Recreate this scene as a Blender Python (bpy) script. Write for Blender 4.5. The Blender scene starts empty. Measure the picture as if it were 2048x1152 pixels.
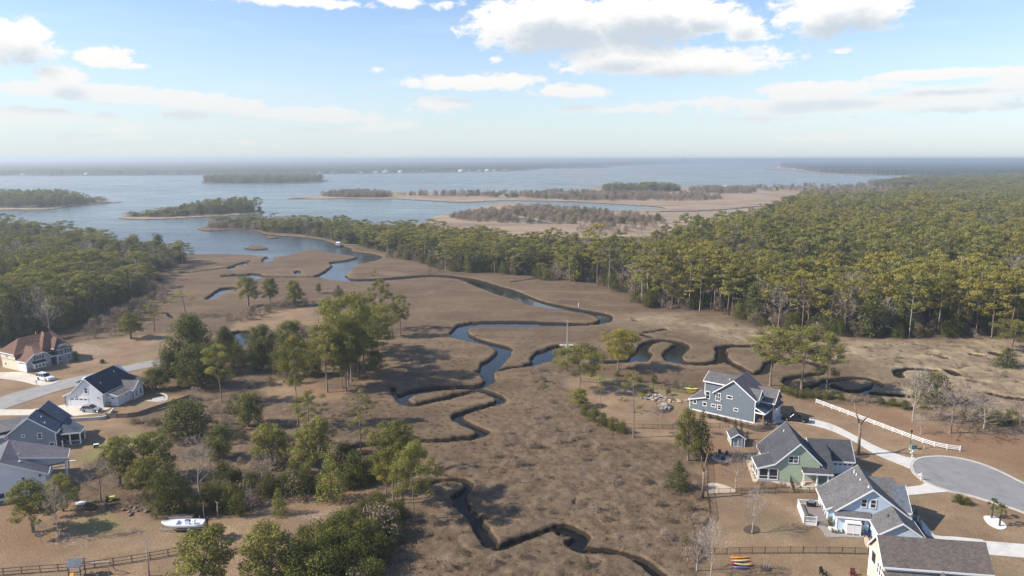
import bpy, math, random
import numpy as np
from mathutils import Vector, Matrix
R = math.radians
rng = random.Random(7)
nrs = np.random.RandomState(11)
scene = bpy.context.scene
COL = scene.collection
# ------------------------------------------------------------------ camera
FPX, CAM_H, PITCH = 1409.0, 60.0, math.atan((576 - 318) / 1409.0)
cam_d = bpy.data.cameras.new("camera")
cam = bpy.data.objects.new("camera", cam_d)
COL.objects.link(cam)
cam.location = (0, 0, CAM_H)
cam.rotation_euler = (math.pi / 2 - PITCH, 0, 0)
cam_d.sensor_width = 36.0
cam_d.lens = 36.0 * FPX / 2048.0
cam_d.clip_start = 0.5
cam_d.clip_end = 120000.0
scene.camera = cam
scene.render.resolution_x, scene.render.resolution_y = 1024, 576
# ------------------------------------------------------------------ light
SUN_AZ, SUN_EL = R(188), R(37)        # direction TO the sun, angle from +X in the ground plane
SUN_DIR = Vector((math.cos(SUN_EL) * math.cos(SUN_AZ), math.cos(SUN_EL) * math.sin(SUN_AZ), math.sin(SUN_EL)))
sun_d = bpy.data.lights.new("sun", "SUN")
sun_d.energy = 4.4
sun_d.angle = R(0.55)
sun_d.color = (1.0, 0.91, 0.78)
sun = bpy.data.objects.new("sun", sun_d)
COL.objects.link(sun)
sun.rotation_euler = SUN_DIR.to_track_quat('Z', 'Y').to_euler()
scene.view_settings.view_transform = 'Standard'
scene.view_settings.look = 'None'
scene.view_settings.exposure = 0.74
scene.view_settings.gamma = 1.0
scene.view_settings.use_curve_mapping = False
cy = scene.cycles
cy.max_bounces = 6
cy.diffuse_bounces = 3
cy.glossy_bounces = 3
cy.transmission_bounces = 3
cy.transparent_max_bounces = 8
cy.volume_bounces = 0
cy.caustics_reflective = False
cy.caustics_refractive = False
cy.use_denoising = True
cy.sample_clamp_indirect = 6.0


def W(px, py, z=0.0):
    """ground point (height z) seen at a point of the 2048 x 1152 photograph"""
    x, y = (px - 1024) / FPX, (576 - py) / FPX
    c, s = math.cos(PITCH), math.sin(PITCH)
    t = (z - CAM_H) / (-s + y * c)
    return (x * t, (c + y * s) * t)


def PX(X, Y, Z):
    c, s = math.cos(PITCH), math.sin(PITCH)
    f = Y * c - (Z - CAM_H) * s
    u = Y * s + (Z - CAM_H) * c
    return (1024 + FPX * X / f, 576 - FPX * u / f)


def height_at(bx, by, ty):
    X, Y = W(bx, by)
    lo, hi = 0.0, 60.0
    for _ in range(40):
        m = (lo + hi) / 2
        if PX(X, Y, m)[1] > ty:
            lo = m
        else:
            hi = m
    return lo


def mpp(py):
    """metres per photograph pixel, sideways, on the ground at row py"""
    X, Y = W(1024, py)
    c, s = math.cos(PITCH), math.sin(PITCH)
    return (Y * c + CAM_H * s) / FPX


# ------------------------------------------------------------------ sky with its clouds
world = bpy.data.worlds.new("World")
scene.world = world
world.use_nodes = True
wt = world.node_tree
wt.nodes.clear()


class NT:
    def __init__(s, t):
        s.t = t

    def n(s, typ, **kw):
        nd = s.t.nodes.new(typ)
        for k, v in kw.items():
            setattr(nd, k, v)
        return nd

    def set(s, sock, v):
        if isinstance(v, bpy.types.NodeSocket):
            s.t.links.new(v, sock)
        else:
            sock.default_value = v

    def m(s, op, a, b=None, c=None, clamp=False):
        nd = s.n("ShaderNodeMath", operation=op, use_clamp=clamp)
        for i, v in enumerate((a, b, c)):
            if v is not None:
                s.set(nd.inputs[i], v)
        return nd.outputs[0]

    def v(s, op, a, b=None, c=None):
        nd = s.n("ShaderNodeVectorMath", operation=op)
        for i, v in enumerate((a, b, c)):
            if v is not None:
                s.set(nd.inputs[i], v)
        return nd

    def mix(s, f, a, b):
        nd = s.n("ShaderNodeMix", data_type='RGBA')
        s.set(nd.inputs[0], f)
        s.set(nd.inputs[6], a)
        s.set(nd.inputs[7], b)
        return nd.outputs[2]

    def noise(s, vec, scale, detail=3.0, rough=0.55, dist=0.0):
        nd = s.n("ShaderNodeTexNoise")
        if vec is not None:
            s.set(nd.inputs["Vector"], vec)
        nd.inputs["Scale"].default_value = scale
        nd.inputs["Detail"].default_value = detail
        nd.inputs["Roughness"].default_value = rough
        nd.inputs["Distortion"].default_value = dist
        return nd.outputs[0]

    def rng(s, v, a, b, c=0.0, d=1.0, smooth=False):
        nd = s.n("ShaderNodeMapRange", interpolation_type='SMOOTHSTEP' if smooth else 'LINEAR')
        s.set(nd.inputs[0], v)
        for i, q in enumerate((a, b, c, d)):
            s.set(nd.inputs[i + 1], q)
        return nd.outputs[0]

    def attr(s, name):
        return s.n("ShaderNodeAttribute", attribute_name=name)


def rgba(c):
    return (c[0], c[1], c[2], 1.0)


g = NT(wt)
out = g.n("ShaderNodeOutputWorld")
bg = g.n("ShaderNodeBackground")
sky = g.n("ShaderNodeTexSky", sky_type='NISHITA')
sky.sun_disc = False
sky.sun_elevation = SUN_EL
sky.sun_rotation = math.atan2(SUN_DIR.x, SUN_DIR.y)
sky.air_density = 1.0
sky.dust_density = 0.2
sky.ozone_density = 2.0
sky.altitude = 60
geo = g.n("ShaderNodeTexCoord")
sep = g.n("ShaderNodeSeparateXYZ")
g.set(sep.inputs[0], geo.outputs["Generated"])
az = g.m('ARCTAN2', sep.outputs[0], sep.outputs[1])
el = g.m('ARCSINE', sep.outputs[2])
comb = g.n("ShaderNodeCombineXYZ")
g.set(comb.inputs[0], az)
g.set(comb.inputs[1], el)
AE = comb.outputs[0]


def azel(px, py):
    x, y = (px - 1024) / FPX, (576 - py) / FPX
    c, s = math.cos(PITCH), math.sin(PITCH)
    d = Vector((x, c + y * s, -s + y * c)).normalized()
    return math.atan2(d.x, d.y), math.asin(d.z)


# centre x, y, half width, half height in photograph pixels, weight
CLOUDS = [(1110, 48, 165, 52, 1.1), (1290, 38, 165, 48, 1.05), (1060, 72, 100, 32, 0.9), (1390, 22, 90, 24, .8),
          (1340, 124, 215, 28, .95), (1230, 104, 115, 26, .85), (1470, 132, 110, 20, .75), (1480, 40, 42, 26, .65),
          (1680, 22, 110, 42, 1.0), (1770, 8, 60, 24, .7), (1625, 40, 42, 20, .7), (1490, 72, 42, 16, .5),
          (940, 166, 150, 15, .78), (1020, 160, 80, 13, .7), (1140, 182, 90, 14, .8), (875, 210, 62, 18, .65),
          (1590, 182, 75, 17, 1.0), (1665, 176, 105, 15, .9), (1720, 208, 300, 16, .85), (1910, 188, 130, 14, .95),
          (1450, 206, 160, 11, .7), (1900, 148, 140, 9, .85), (2030, 170, 42, 22, .95), (1930, 214, 160, 10, .6),
          (1240, 218, 170, 10, .45), (1660, 272, 120, 12, .5), (1560, 236, 150, 9, .5),
          (28, 78, 66, 38, .85), (70, 102, 50, 20, .7), (215, 118, 56, 18, .7), (278, 132, 32, 9, .5), (124, 154, 38, 21, .95),
          (100, 180, 105, 13, .95), (210, 186, 95, 17, 1.0), (360, 198, 90, 17, .95), (440, 210, 110, 15, .95),
          (590, 226, 150, 13, .9), (690, 238, 100, 9, .75), (60, 232, 120, 14, .9), (160, 236, 80, 10, .7), (250, 258, 60, 10, .55),
          (380, 230, 60, 10, .5), (770, 252, 70, 10, .55), (200, 272, 110, 8, .4), (430, 284, 90, 8, .4), (700, 262, 130, 8, .4),
          (990, 118, 18, 8, .5), (1000, 272, 200, 7, .25), (760, 140, 26, 8, .4), (610, 3, 160, 10, .55), (800, 2, 50, 14, .65),
          (1140, 138, 40, 8, .5), (1680, 102, 28, 7, .4), (900, 8, 40, 12, .5)]
n1 = g.noise(g.v('MULTIPLY', AE, (17.0, 34.0, 1.0)).outputs[0], 1.0, 6.0, 0.6, 0.4)
n2 = g.noise(g.v('MULTIPLY', AE, (46.0, 80.0, 1.0)).outputs[0], 1.0, 6.0, 0.64, 0.5)
nz = g.m('ADD', g.m('MULTIPLY', g.m('SUBTRACT', n1, .5), 1.25), g.m('MULTIPLY', g.m('SUBTRACT', n2, .5), 1.25))


def cloud_body(vec):
    r = None
    for (cx, cyp, rx, ry, wgt) in CLOUDS:
        a0, e0 = azel(cx, cyp)
        sx, sy = FPX / rx, FPX / ry
        q = g.v('MULTIPLY_ADD', vec, (sx, sy, 0.0), (-a0 * sx, -e0 * sy, 0.0))
        ln = g.v('LENGTH', q.outputs[0]).outputs["Value"]
        f = g.m('MULTIPLY_ADD', ln, -wgt, 1.25 * wgt)
        r = f if r is None else g.m('MAXIMUM', r, f)
    return r


body = cloud_body(AE)
above = cloud_body(g.v('ADD', AE, (-0.006, 0.021, 0.0)).outputs[0])     # how much cloud lies above, towards the sun
dens = g.m('ADD', body, nz)
alpha = g.rng(dens, 0.10, 0.50, 0.0, 1.0, True)
# thin veil everywhere, stronger towards the horizon
veil = g.noise(g.v('MULTIPLY', AE, (5.0, 40.0, 1.0)).outputs[0], 1.0, 5.0, 0.6, 0.2)
veil_a = g.m('MULTIPLY', g.rng(veil, 0.46, 0.78, 0.0, 0.30, True), g.rng(el, 0.0, 0.16, 1.0, 0.35))
alpha2 = g.m('MAXIMUM', g.m('MULTIPLY', alpha, g.rng(el, 0.01, 0.10, 0.45, 0.97)), veil_a)
lowsky = g.m('POWER', g.rng(el, 0.0, 0.22, 1.0, 0.0), 1.5)
shade = g.m('MULTIPLY', g.rng(g.m('ADD', above, g.m('MULTIPLY', nz, 0.55)), 0.25, 1.05, 0.0, 1.0, True), g.rng(el, .03, .16, .55, 1.0))
SKY_STR = 0.112
cl_lit, cl_dark = (5.9, 5.75, 5.55), (3.35, 3.75, 4.15)
cl = g.mix(shade, g.mix(g.rng(el, .05, .17), rgba((4.85, 4.8, 4.75)), rgba(cl_lit)), rgba(cl_dark))
blue = g.mix(g.m('MULTIPLY', lowsky, 0.85), g.v('MULTIPLY', sky.outputs[0], (0.94, 0.93, 1.0)).outputs[0], rgba((3.35, 3.95, 4.35)))
g.set(bg.inputs[0], g.mix(alpha2, blue, cl))
bg.inputs[1].default_value = SKY_STR
g.set(out.inputs[0], bg.outputs[0])
world.cycles.sampling_method = 'MANUAL'
world.cycles.sample_map_resolution = 512
# ------------------------------------------------------------------ helpers
def tag(o, label=None, cat=None, group=None, kind=None):
    if label:
        o["label"] = label
    if cat:
        o["category"] = cat
    if group:
        o["group"] = group
    if kind:
        o["kind"] = kind
    return o


def empty(name, loc, rz=0.0, label=None, cat=None, group=None):
    o = bpy.data.objects.new(name, None)
    COL.objects.link(o)
    o.location = loc
    o.rotation_euler = (0, 0, rz)
    o.empty_display_size = 0.3
    return tag(o, label, cat, group)


def link(name, me, parent=None):
    o = bpy.data.objects.new(name, me)
    COL.objects.link(o)
    if parent is not None:
        o.parent = parent
    return o


def copy_tree(o, parent=None):
    c = o.copy()
    COL.objects.link(c)
    if parent is not None:
        c.parent = parent
    for ch in [k for k in o.children]:
        copy_tree(ch, c)
    return c


class MB:
    def __init__(s):
        s.v, s.f, s.mi = [], [], []
        s.cur = 0

    def add(s, vs, fs):
        b = len(s.v)
        s.v += [tuple(p) for p in vs]
        s.f += [tuple(b + i for i in f) for f in fs]
        s.mi += [s.cur] * len(fs)

    def box(s, x0, x1, y0, y1, z0, z1):
        s.add([(x0, y0, z0), (x1, y0, z0), (x1, y1, z0), (x0, y1, z0), (x0, y0, z1), (x1, y0, z1), (x1, y1, z1), (x0, y1, z1)],
              [(0, 3, 2, 1), (4, 5, 6, 7), (0, 1, 5, 4), (1, 2, 6, 5), (2, 3, 7, 6), (3, 0, 4, 7)])
        return s

    def prism(s, poly, axis, a, b):
        """poly: 2-D points; axis 'x': poly in (y,z) from x=a to b; 'y': poly in (x,z); 'z': poly in (x,y)"""
        n = len(poly)

        def P(p, t):
            return (t, p[0], p[1]) if axis == 'x' else (p[0], t, p[1]) if axis == 'y' else (p[0], p[1], t)
        s.add([P(p, a) for p in poly] + [P(p, b) for p in poly],
              [tuple(range(n)), tuple(reversed(range(n, 2 * n)))] + [(i, i + n, (i + 1) % n + n, (i + 1) % n) for i in range(n)])
        return s

    def slab(s, pts, th=0.16):
        n = len(pts)
        s.add(list(pts) + [(p[0], p[1], p[2] - th) for p in pts],
              [tuple(range(n)), tuple(reversed(range(n, 2 * n)))] + [(i, i + n, (i + 1) % n + n, (i + 1) % n) for i in range(n)])
        return s

    def beam(s, p, q, w, h):
        """box strip from p to q, w wide sideways, h high, hung below the line"""
        p, q = Vector(p), Vector(q)
        d = (q - p)
        sd = Vector((d.y, -d.x, 0))
        if sd.length < 1e-6:
            sd = Vector((1, 0, 0))
        sd = sd.normalized() * (w / 2)
        up = Vector((0, 0, h))
        s.add([p - sd - up, p + sd - up, p + sd, p - sd, q - sd - up, q + sd - up, q + sd, q - sd],
              [(0, 3, 2, 1), (4, 5, 6, 7), (0, 1, 5, 4), (1, 2, 6, 5), (2, 3, 7, 6), (3, 0, 4, 7)])
        return s

    def tube(s, pts, rad, n=6, cap=True):
        b = len(s.v)
        pts = [Vector(p) for p in pts]
        for i, p in enumerate(pts):
            d = (pts[min(i + 1, len(pts) - 1)] - pts[max(i - 1, 0)])
            d = d.normalized() if d.length > 1e-9 else Vector((0, 0, 1))
            a = d.cross(Vector((0.31, 0.87, 0.17)) if abs(d.z) > 0.8 else Vector((0, 0, 1))).normalized()
            c = d.cross(a)
            r = rad[i] if isinstance(rad, (list, tuple)) else rad
            for k in range(n):
                t = 2 * math.pi * k / n
                s.v.append(tuple(p + (a * math.cos(t) + c * math.sin(t)) * r))
        fs = []
        for i in range(len(pts) - 1):
            for k in range(n):
                fs.append((b + i * n + k, b + i * n + (k + 1) % n, b + (i + 1) * n + (k + 1) % n, b + (i + 1) * n + k))
        if cap:
            fs.append(tuple(b + k for k in reversed(range(n))))
            fs.append(tuple(b + (len(pts) - 1) * n + k for k in range(n)))
        s.f += fs
        s.mi += [s.cur] * len(fs)
        return s

    def cyl(s, x, y, z0, z1, r, n=10, r1=None):
        return s.tube([(x, y, z0), (x, y, z1)], [r, r if r1 is None else r1], n)

    def wheel(s, x, y, z, r, w, n=14):
        return s.tube([(x, y - w / 2, z), (x, y + w / 2, z)], r, n)

    def ball(s, c, r, nu=8, nv=5, jit=0.0):
        vs, fs = [], []
        for j in range(nv + 1):
            th = math.pi * j / nv
            for i in range(nu):
                ph = 2 * math.pi * i / nu
                k = 1 + rng.uniform(-jit, jit)
                vs.append((c[0] + r[0] * k * math.sin(th) * math.cos(ph), c[1] + r[1] * k * math.sin(th) * math.sin(ph), c[2] + r[2] * k * math.cos(th)))
        for j in range(nv):
            for i in range(nu):
                fs.append((j * nu + i, (j + 1) * nu + i, (j + 1) * nu + (i + 1) % nu, j * nu + (i + 1) % nu))
        s.add(vs, fs)
        return s

    def mesh(s, name, mats, smooth=False):
        me = bpy.data.meshes.new(name)
        me.from_pydata(s.v, [], s.f)
        for m in (mats if isinstance(mats, (list, tuple)) else [mats]):
            me.materials.append(m)
        if isinstance(mats, (list, tuple)):
            me.polygons.foreach_set("material_index", s.mi)
        if smooth:
            me.polygons.foreach_set("use_smooth", [True] * len(me.polygons))
        me.update()
        import bmesh
        bm = bmesh.new()
        bm.from_mesh(me)
        bmesh.ops.recalc_face_normals(bm, faces=bm.faces)
        bm.to_mesh(me)
        bm.free()
        return me

    def build(s, name, mats, parent=None, smooth=False, bevel=0.0):
        o = link(name, s.mesh(name, mats, smooth), parent)
        if bevel:
            b = o.modifiers.new("bevel", 'BEVEL')
            b.width = bevel
            b.segments = 2
            b.limit_method = 'ANGLE'
        return o


# ------------------------------------------------------------------ materials
def new_mat(name):
    m = bpy.data.materials.new(name)
    m.use_nodes = True
    t = m.node_tree
    b = t.nodes["Principled BSDF"]
    return m, NT(t), b


def mat(name, col, rough=0.7, var=0.12, scale=3.0, bump=0.0, metal=0.0, spec=0.4, coat=0.0, bscale=None):
    m, q, b = new_mat(name)
    tc = q.n("ShaderNodeTexCoord").outputs["Object"]
    n = q.noise(tc, scale, 4.0, 0.6)
    k = q.rng(n, 0.25, 0.75, 1 - var, 1 + var)
    q.set(b.inputs["Base Color"], q.v('MULTIPLY', rgba(col)[:3], q_comb(q, k)).outputs[0])
    b.inputs["Roughness"].default_value = rough
    b.inputs["Metallic"].default_value = metal
    b.inputs["Specular IOR Level"].default_value = spec
    b.inputs["Coat Weight"].default_value = coat
    if bump:
        bn = q.n("ShaderNodeBump")
        bn.inputs["Strength"].default_value = bump
        bn.inputs["Distance"].default_value = 0.05
        q.set(bn.inputs["Height"], q.noise(tc, bscale or scale * 4, 3.0))
        q.set(b.inputs["Normal"], bn.outputs[0])
    return m


def q_comb(q, k):
    c = q.n("ShaderNodeCombineXYZ")
    for i in range(3):
        q.set(c.inputs[i], k)
    return c.outputs[0]


def siding(name, col, step=0.18, shake=False):
    m, q, b = new_mat(name)
    tc = q.n("ShaderNodeTexCoord").outputs["Object"]
    sp = q.n("ShaderNodeSeparateXYZ")
    q.set(sp.inputs[0], tc)
    fr = q.m('FRACT', q.m('DIVIDE', sp.outputs[2], step))
    n = q.noise(q.v('MULTIPLY', tc, (0.6, 0.6, 3.0)).outputs[0], 1.0, 4.0)
    n2 = q.noise(tc, 0.35, 3.0)
    k = q.m('MULTIPLY', q.rng(n, .2, .8, .9, 1.1), q.rng(n2, .2, .8, .92, 1.08))
    q.set(b.inputs["Base Color"], q.v('MULTIPLY', col, q_comb(q, k)).outputs[0])
    b.inputs["Roughness"].default_value = 0.62
    bn = q.n("ShaderNodeBump")
    bn.inputs["Strength"].default_value = 0.9
    bn.inputs["Distance"].default_value = 0.03
    q.set(bn.inputs["Height"], q.m('SUBTRACT', 1.0, fr))
    q.set(b.inputs["Normal"], bn.outputs[0])
    return m


def shingle(name, col):
    m, q, b = new_mat(name)
    tc = q.n("ShaderNodeTexCoord").outputs["Object"]
    sc = q.v('MULTIPLY', tc, (3.0, 3.0, 6.0)).outputs[0]
    vo = q.n("ShaderNodeTexVoronoi")
    q.set(vo.inputs["Vector"], sc)
    vo.inputs["Scale"].default_value = 1.0
    vcol = q.n("ShaderNodeSeparateColor")
    q.set(vcol.inputs[0], vo.outputs["Color"])
    big = q.noise(tc, 0.3, 3.0)
    k = q.m('MULTIPLY', q.rng(vcol.outputs[0], 0, 1, .78, 1.22), q.rng(big, .25, .75, .88, 1.12))
    q.set(b.inputs["Base Color"], q.v('MULTIPLY', col, q_comb(q, k)).outputs[0])
    b.inputs["Roughness"].default_value = 0.85
    b.inputs["Specular IOR Level"].default_value = 0.25
    bn = q.n("ShaderNodeBump")
    bn.inputs["Strength"].default_value = 0.5
    bn.inputs["Distance"].default_value = 0.03
    q.set(bn.inputs["Height"], vcol.outputs[1])
    q.set(b.inputs["Normal"], bn.outputs[0])
    return m


def leafmat(name, c1, c2, trans=0.3, c3=None):
    """foliage: colour varies by leaf clump (attribute tint) and by tree"""
    m, q, b = new_mat(name)
    q.t.nodes.remove(b)
    a = q.attr("tint").outputs["Fac"]
    oi = q.n("ShaderNodeObjectInfo").outputs["Random"]
    f = q.m('ADD', q.m('MULTIPLY', a, 0.62), q.m('MULTIPLY', oi, 0.38))
    col = q.mix(f, rgba(c1), rgba(c2))
    d = q.n("ShaderNodeBsdfDiffuse")
    t = q.n("ShaderNodeBsdfTranslucent")
    q.set(d.inputs[0], col)
    q.set(t.inputs[0], q.v('MULTIPLY', col, (1.1, 1.15, 0.7)).outputs[0])
    mx = q.n("ShaderNodeMixShader")
    mx.inputs[0].default_value = trans
    q.set(mx.inputs[1], d.outputs[0])
    q.set(mx.inputs[2], t.outputs[0])
    q.set(q.t.nodes["Material Output"].inputs[0], mx.outputs[0])
    return m


def glassmat(name, col=(0.015, 0.02, 0.028), rough=0.06):
    m, q, b = new_mat(name)
    b.inputs["Base Color"].default_value = rgba(col)
    b.inputs["Roughness"].default_value = rough
    b.inputs["Specular IOR Level"].default_value = 0.8
    return m


M = {}
M['white'] = mat('white_trim_paint', (0.78, 0.78, 0.78), 0.45, 0.04, 2.0)
M['white_siding'] = siding('white_lap_siding', (0.72, 0.73, 0.74))
M['white_board'] = mat('white_board_and_batten', (0.70, 0.71, 0.73), 0.55, 0.05, 1.0)
M['blue_siding'] = siding('slate_blue_siding', (0.135, 0.165, 0.200))
M['steel_siding'] = siding('grey_blue_siding', (0.18, 0.235, 0.29))
M['green_siding'] = siding('sage_green_siding', (0.33, 0.40, 0.29))
M['sky_siding'] = siding('pale_blue_siding', (0.45, 0.56, 0.665))
M['cream_siding'] = siding('cream_siding', (0.66, 0.60, 0.47))
M['tan_siding'] = siding('tan_siding', (0.62, 0.52, 0.40))
M['gray_siding'] = siding('light_grey_siding', (0.36, 0.37, 0.40))
M['brick'] = mat('brick_red', (0.17, 0.10, 0.085), 0.85, 0.3, 9.0, 0.4)
M['stone'] = mat('grey_stone', (0.30, 0.27, 0.24), 0.85, 0.35, 3.0, 0.6)
M['roof_char'] = shingle('charcoal_shingle', (0.068, 0.070, 0.079))
M['roof_grey'] = shingle('grey_shingle', (0.125, 0.122, 0.125))
M['roof_navy'] = shingle('dark_navy_shingle', (0.028, 0.042, 0.068))
M['roof_slate'] = shingle('slate_shingle', (0.125, 0.145, 0.17))
M['roof_brown'] = shingle('brown_shingle', (0.155, 0.085, 0.06))
M['roof_taupe'] = shingle('taupe_shingle', (0.125, 0.105, 0.095))
M['roof_plum'] = shingle('plum_grey_shingle', (0.14, 0.13, 0.145))
M['roof_mid'] = shingle('mid_grey_shingle', (0.115, 0.110, 0.114))
M['roof_teal'] = shingle('teal_grey_shingle', (0.05, 0.075, 0.10))
M['glass'] = glassmat('window_glass')
M['screen'] = glassmat('dark_screen', (0.02, 0.02, 0.022), 0.5)
M['door_white'] = mat('white_panel_door', (0.74, 0.76, 0.80), 0.5, 0.04, 2.0)
M['black'] = mat('black_metal', (0.012, 0.011, 0.011), 0.5, 0.1)
M['bronze'] = mat('dark_bronze_metal', (0.05, 0.038, 0.030), 0.5, 0.1)
M['wood'] = mat('weathered_wood', (0.20, 0.155, 0.115), 0.85, 0.3, 4.0, 0.3)
M['wood_grey'] = mat('grey_dock_wood', (0.42, 0.40, 0.37), 0.85, 0.2, 4.0, 0.3)
M['wood_red'] = mat('stained_timber', (0.28, 0.12, 0.05), 0.7, 0.2, 4.0)
M['wood_dark'] = mat('dark_timber', (0.19, 0.145, 0.112), 0.85, 0.3, 4.0, 0.3)
M['concrete'] = mat('pale_concrete', (0.56, 0.54, 0.50), 0.85, 0.10, 0.8, 0.2)
M['concrete_warm'] = mat('warm_concrete', (0.60, 0.54, 0.44), 0.85, 0.10, 0.8, 0.2)
M['kerb'] = mat('kerb_concrete', (0.46, 0.43, 0.39), 0.85, 0.12, 1.5, 0.2)
M['asphalt'] = mat('worn_grey_asphalt', (0.235, 0.23, 0.228), 0.9, 0.14, 0.35, 0.3, bscale=20)
M['asphalt_pale'] = mat('pale_old_asphalt', (0.29, 0.28, 0.27), 0.9, 0.14, 0.35, 0.3, bscale=20)
M['gravel_white'] = mat('white_gravel', (0.68, 0.68, 0.66), 0.95, 0.2, 6.0, 0.8)
M['gravel_tan'] = mat('tan_gravel', (0.52, 0.42, 0.32), 0.95, 0.25, 6.0, 0.8)
M['mulch'] = mat('dark_bark_mulch', (0.085, 0.058, 0.045), 0.95, 0.3, 6.0, 0.8)
M['block'] = mat('pale_block_wall', (0.50, 0.49, 0.47), 0.85, 0.18, 2.0, 0.3)
M['paver'] = mat('grey_paver', (0.30, 0.28, 0.26), 0.85, 0.12, 2.0, 0.3)
M['deckboard'] = mat('grey_brown_deck_boards', (0.22, 0.19, 0.17), 0.8, 0.15, 2.0, 0.2)
M['rubber'] = mat('tyre_rubber', (0.014, 0.014, 0.015), 0.8, 0.1)
M['rim'] = mat('alloy_rim', (0.45, 0.46, 0.47), 0.35, 0.05, metal=0.8)
M['bark'] = mat('grey_brown_pine_bark', (0.22, 0.165, 0.13), 0.9, 0.35, 2.0, 0.6)
M['bark_pale'] = mat('pale_grey_bark', (0.37, 0.33, 0.29), 0.9, 0.25, 2.0, 0.5)
M['bark_dark'] = mat('dark_bark', (0.10, 0.078, 0.062), 0.9, 0.3, 2.0, 0.5)
M['twig'] = leafmat('bare_twigs', (0.19, 0.145, 0.125), (0.36, 0.30, 0.275), 0.1)
M['twig_pale'] = leafmat('pale_bare_twigs', (0.30, 0.25, 0.22), (0.50, 0.44, 0.40), 0.1)
M['pine'] = leafmat('pine_needles', (0.090, 0.094, 0.030), (0.345, 0.318, 0.095), 0.3)
M['pine_yel'] = leafmat('yellow_green_pine_needles', (0.15, 0.138, 0.034), (0.40, 0.335, 0.085), 0.3)
M['oak'] = leafmat('evergreen_oak_leaves', (0.056, 0.068, 0.026), (0.235, 0.23, 0.075), 0.25)
M['oak_olive'] = leafmat('olive_oak_leaves', (0.09, 0.088, 0.045), (0.25, 0.22, 0.11), 0.25)
M['cedar'] = leafmat('cedar_scales', (0.024, 0.036, 0.011), (0.105, 0.12, 0.028), 0.15)
M['young'] = leafmat('young_pine_needles', (0.10, 0.115, 0.030), (0.34, 0.33, 0.085), 0.28)
M['myrtle'] = leafmat('wax_myrtle_leaves', (0.038, 0.047, 0.016), (0.20, 0.195, 0.055), 0.25)
M['brush'] = leafmat('brown_brush', (0.125, 0.092, 0.066), (0.28, 0.215, 0.155), 0.2)
M['brush_olive'] = leafmat('olive_brush', (0.095, 0.082, 0.045), (0.22, 0.185, 0.105), 0.2)
M['palm'] = leafmat('palm_fronds', (0.045, 0.065, 0.022), (0.14, 0.155, 0.055), 0.2)
M['reed'] = leafmat('dry_marsh_grass', (0.140, 0.100, 0.066), (0.235, 0.168, 0.110), 0.3)
M['brush_pale'] = leafmat('pale_brush', (0.22, 0.165, 0.130), (0.40, 0.315, 0.245), 0.2)


def weather(m, joints=0.0, cracks=0.0, stain=(0.6, 0.6, 0.6)):
    """saw-cut joints, cracks and drifting stains on paving"""
    q = NT(m.node_tree)
    b = m.node_tree.nodes["Principled BSDF"]
    src = b.inputs["Base Color"].links[0].from_socket
    tc = q.n("ShaderNodeTexCoord").outputs["Object"]
    f = q.m('MULTIPLY', q.rng(q.noise(tc, 0.16, 5.0, .65, 1.0), .5, .68), .45)
    if cracks:
        vo = q.n("ShaderNodeTexVoronoi", feature='DISTANCE_TO_EDGE')
        q.set(vo.inputs["Vector"], q.v('ADD', q.v('MULTIPLY', tc, (cracks, cracks, cracks)).outputs[0], q_comb(q, q.noise(tc, .6, 3.0))).outputs[0])
        f = q.m('MAXIMUM', f, q.rng(vo.outputs["Distance"], 0.0, .012, .75, 0.0))
    if joints:
        sp = q.n("ShaderNodeSeparateXYZ")
        q.set(sp.inputs[0], tc)
        u = q.m('MULTIPLY_ADD', sp.outputs[0], .83, q.m('MULTIPLY', sp.outputs[1], .55))
        w = q.m('MULTIPLY_ADD', sp.outputs[1], .83, q.m('MULTIPLY', sp.outputs[0], -.55))
        for c in (u, w):
            fr = q.m('ABSOLUTE', q.m('SUBTRACT', q.m('FRACT', q.m('DIVIDE', c, joints)), .5))
            f = q.m('MAXIMUM', f, q.rng(fr, .485, .497, 0.0, .6))
    q.set(b.inputs["Base Color"], q.mix(f, src, q.v('MULTIPLY', src, stain).outputs[0]))


for k_, j_, c_ in (('concrete', 3.2, .0), ('concrete_warm', 3.2, .0), ('asphalt', 0, .16), ('asphalt_pale', 0, .13), ('kerb', 2.0, 0), ('paver', 1.2, 0)):
    weather(M[k_], j_, c_)
for k_ in ('white_board', 'roof_grey', 'roof_char', 'roof_taupe', 'roof_navy', 'roof_slate', 'roof_brown', 'roof_mid'):
    weather(M[k_], 0, 0, (.80, .80, .80))
# ------------------------------------------------------------------ terrain
def hash2(ix, iy, seed):
    h = (ix.astype(np.int64) * 374761393 + iy.astype(np.int64) * 668265263 + seed * 1442695041) & 0x7fffffff
    h = ((h ^ (h >> 13)) * 1274126177) & 0x7fffffff
    return ((h ^ (h >> 16)) & 0xffff) / 65535.0


def vnoise(x, y, seed=0):
    ix, iy = np.floor(x), np.floor(y)
    fx, fy = x - ix, y - iy
    fx, fy = fx * fx * (3 - 2 * fx), fy * fy * (3 - 2 * fy)
    a, b = hash2(ix, iy, seed), hash2(ix + 1, iy, seed)
    c, d = hash2(ix, iy + 1, seed), hash2(ix + 1, iy + 1, seed)
    return (a * (1 - fx) + b * fx) * (1 - fy) + (c * (1 - fx) + d * fx) * fy


def fbm(x, y, wl, octv=3, seed=0):
    r, a, t = 0, 1.0, 0
    for o in range(octv):
        r = r + a * vnoise(x / wl * 2 ** o, y / wl * 2 ** o, seed + o)
        t += a
        a *= 0.55
    return r / t


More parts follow.
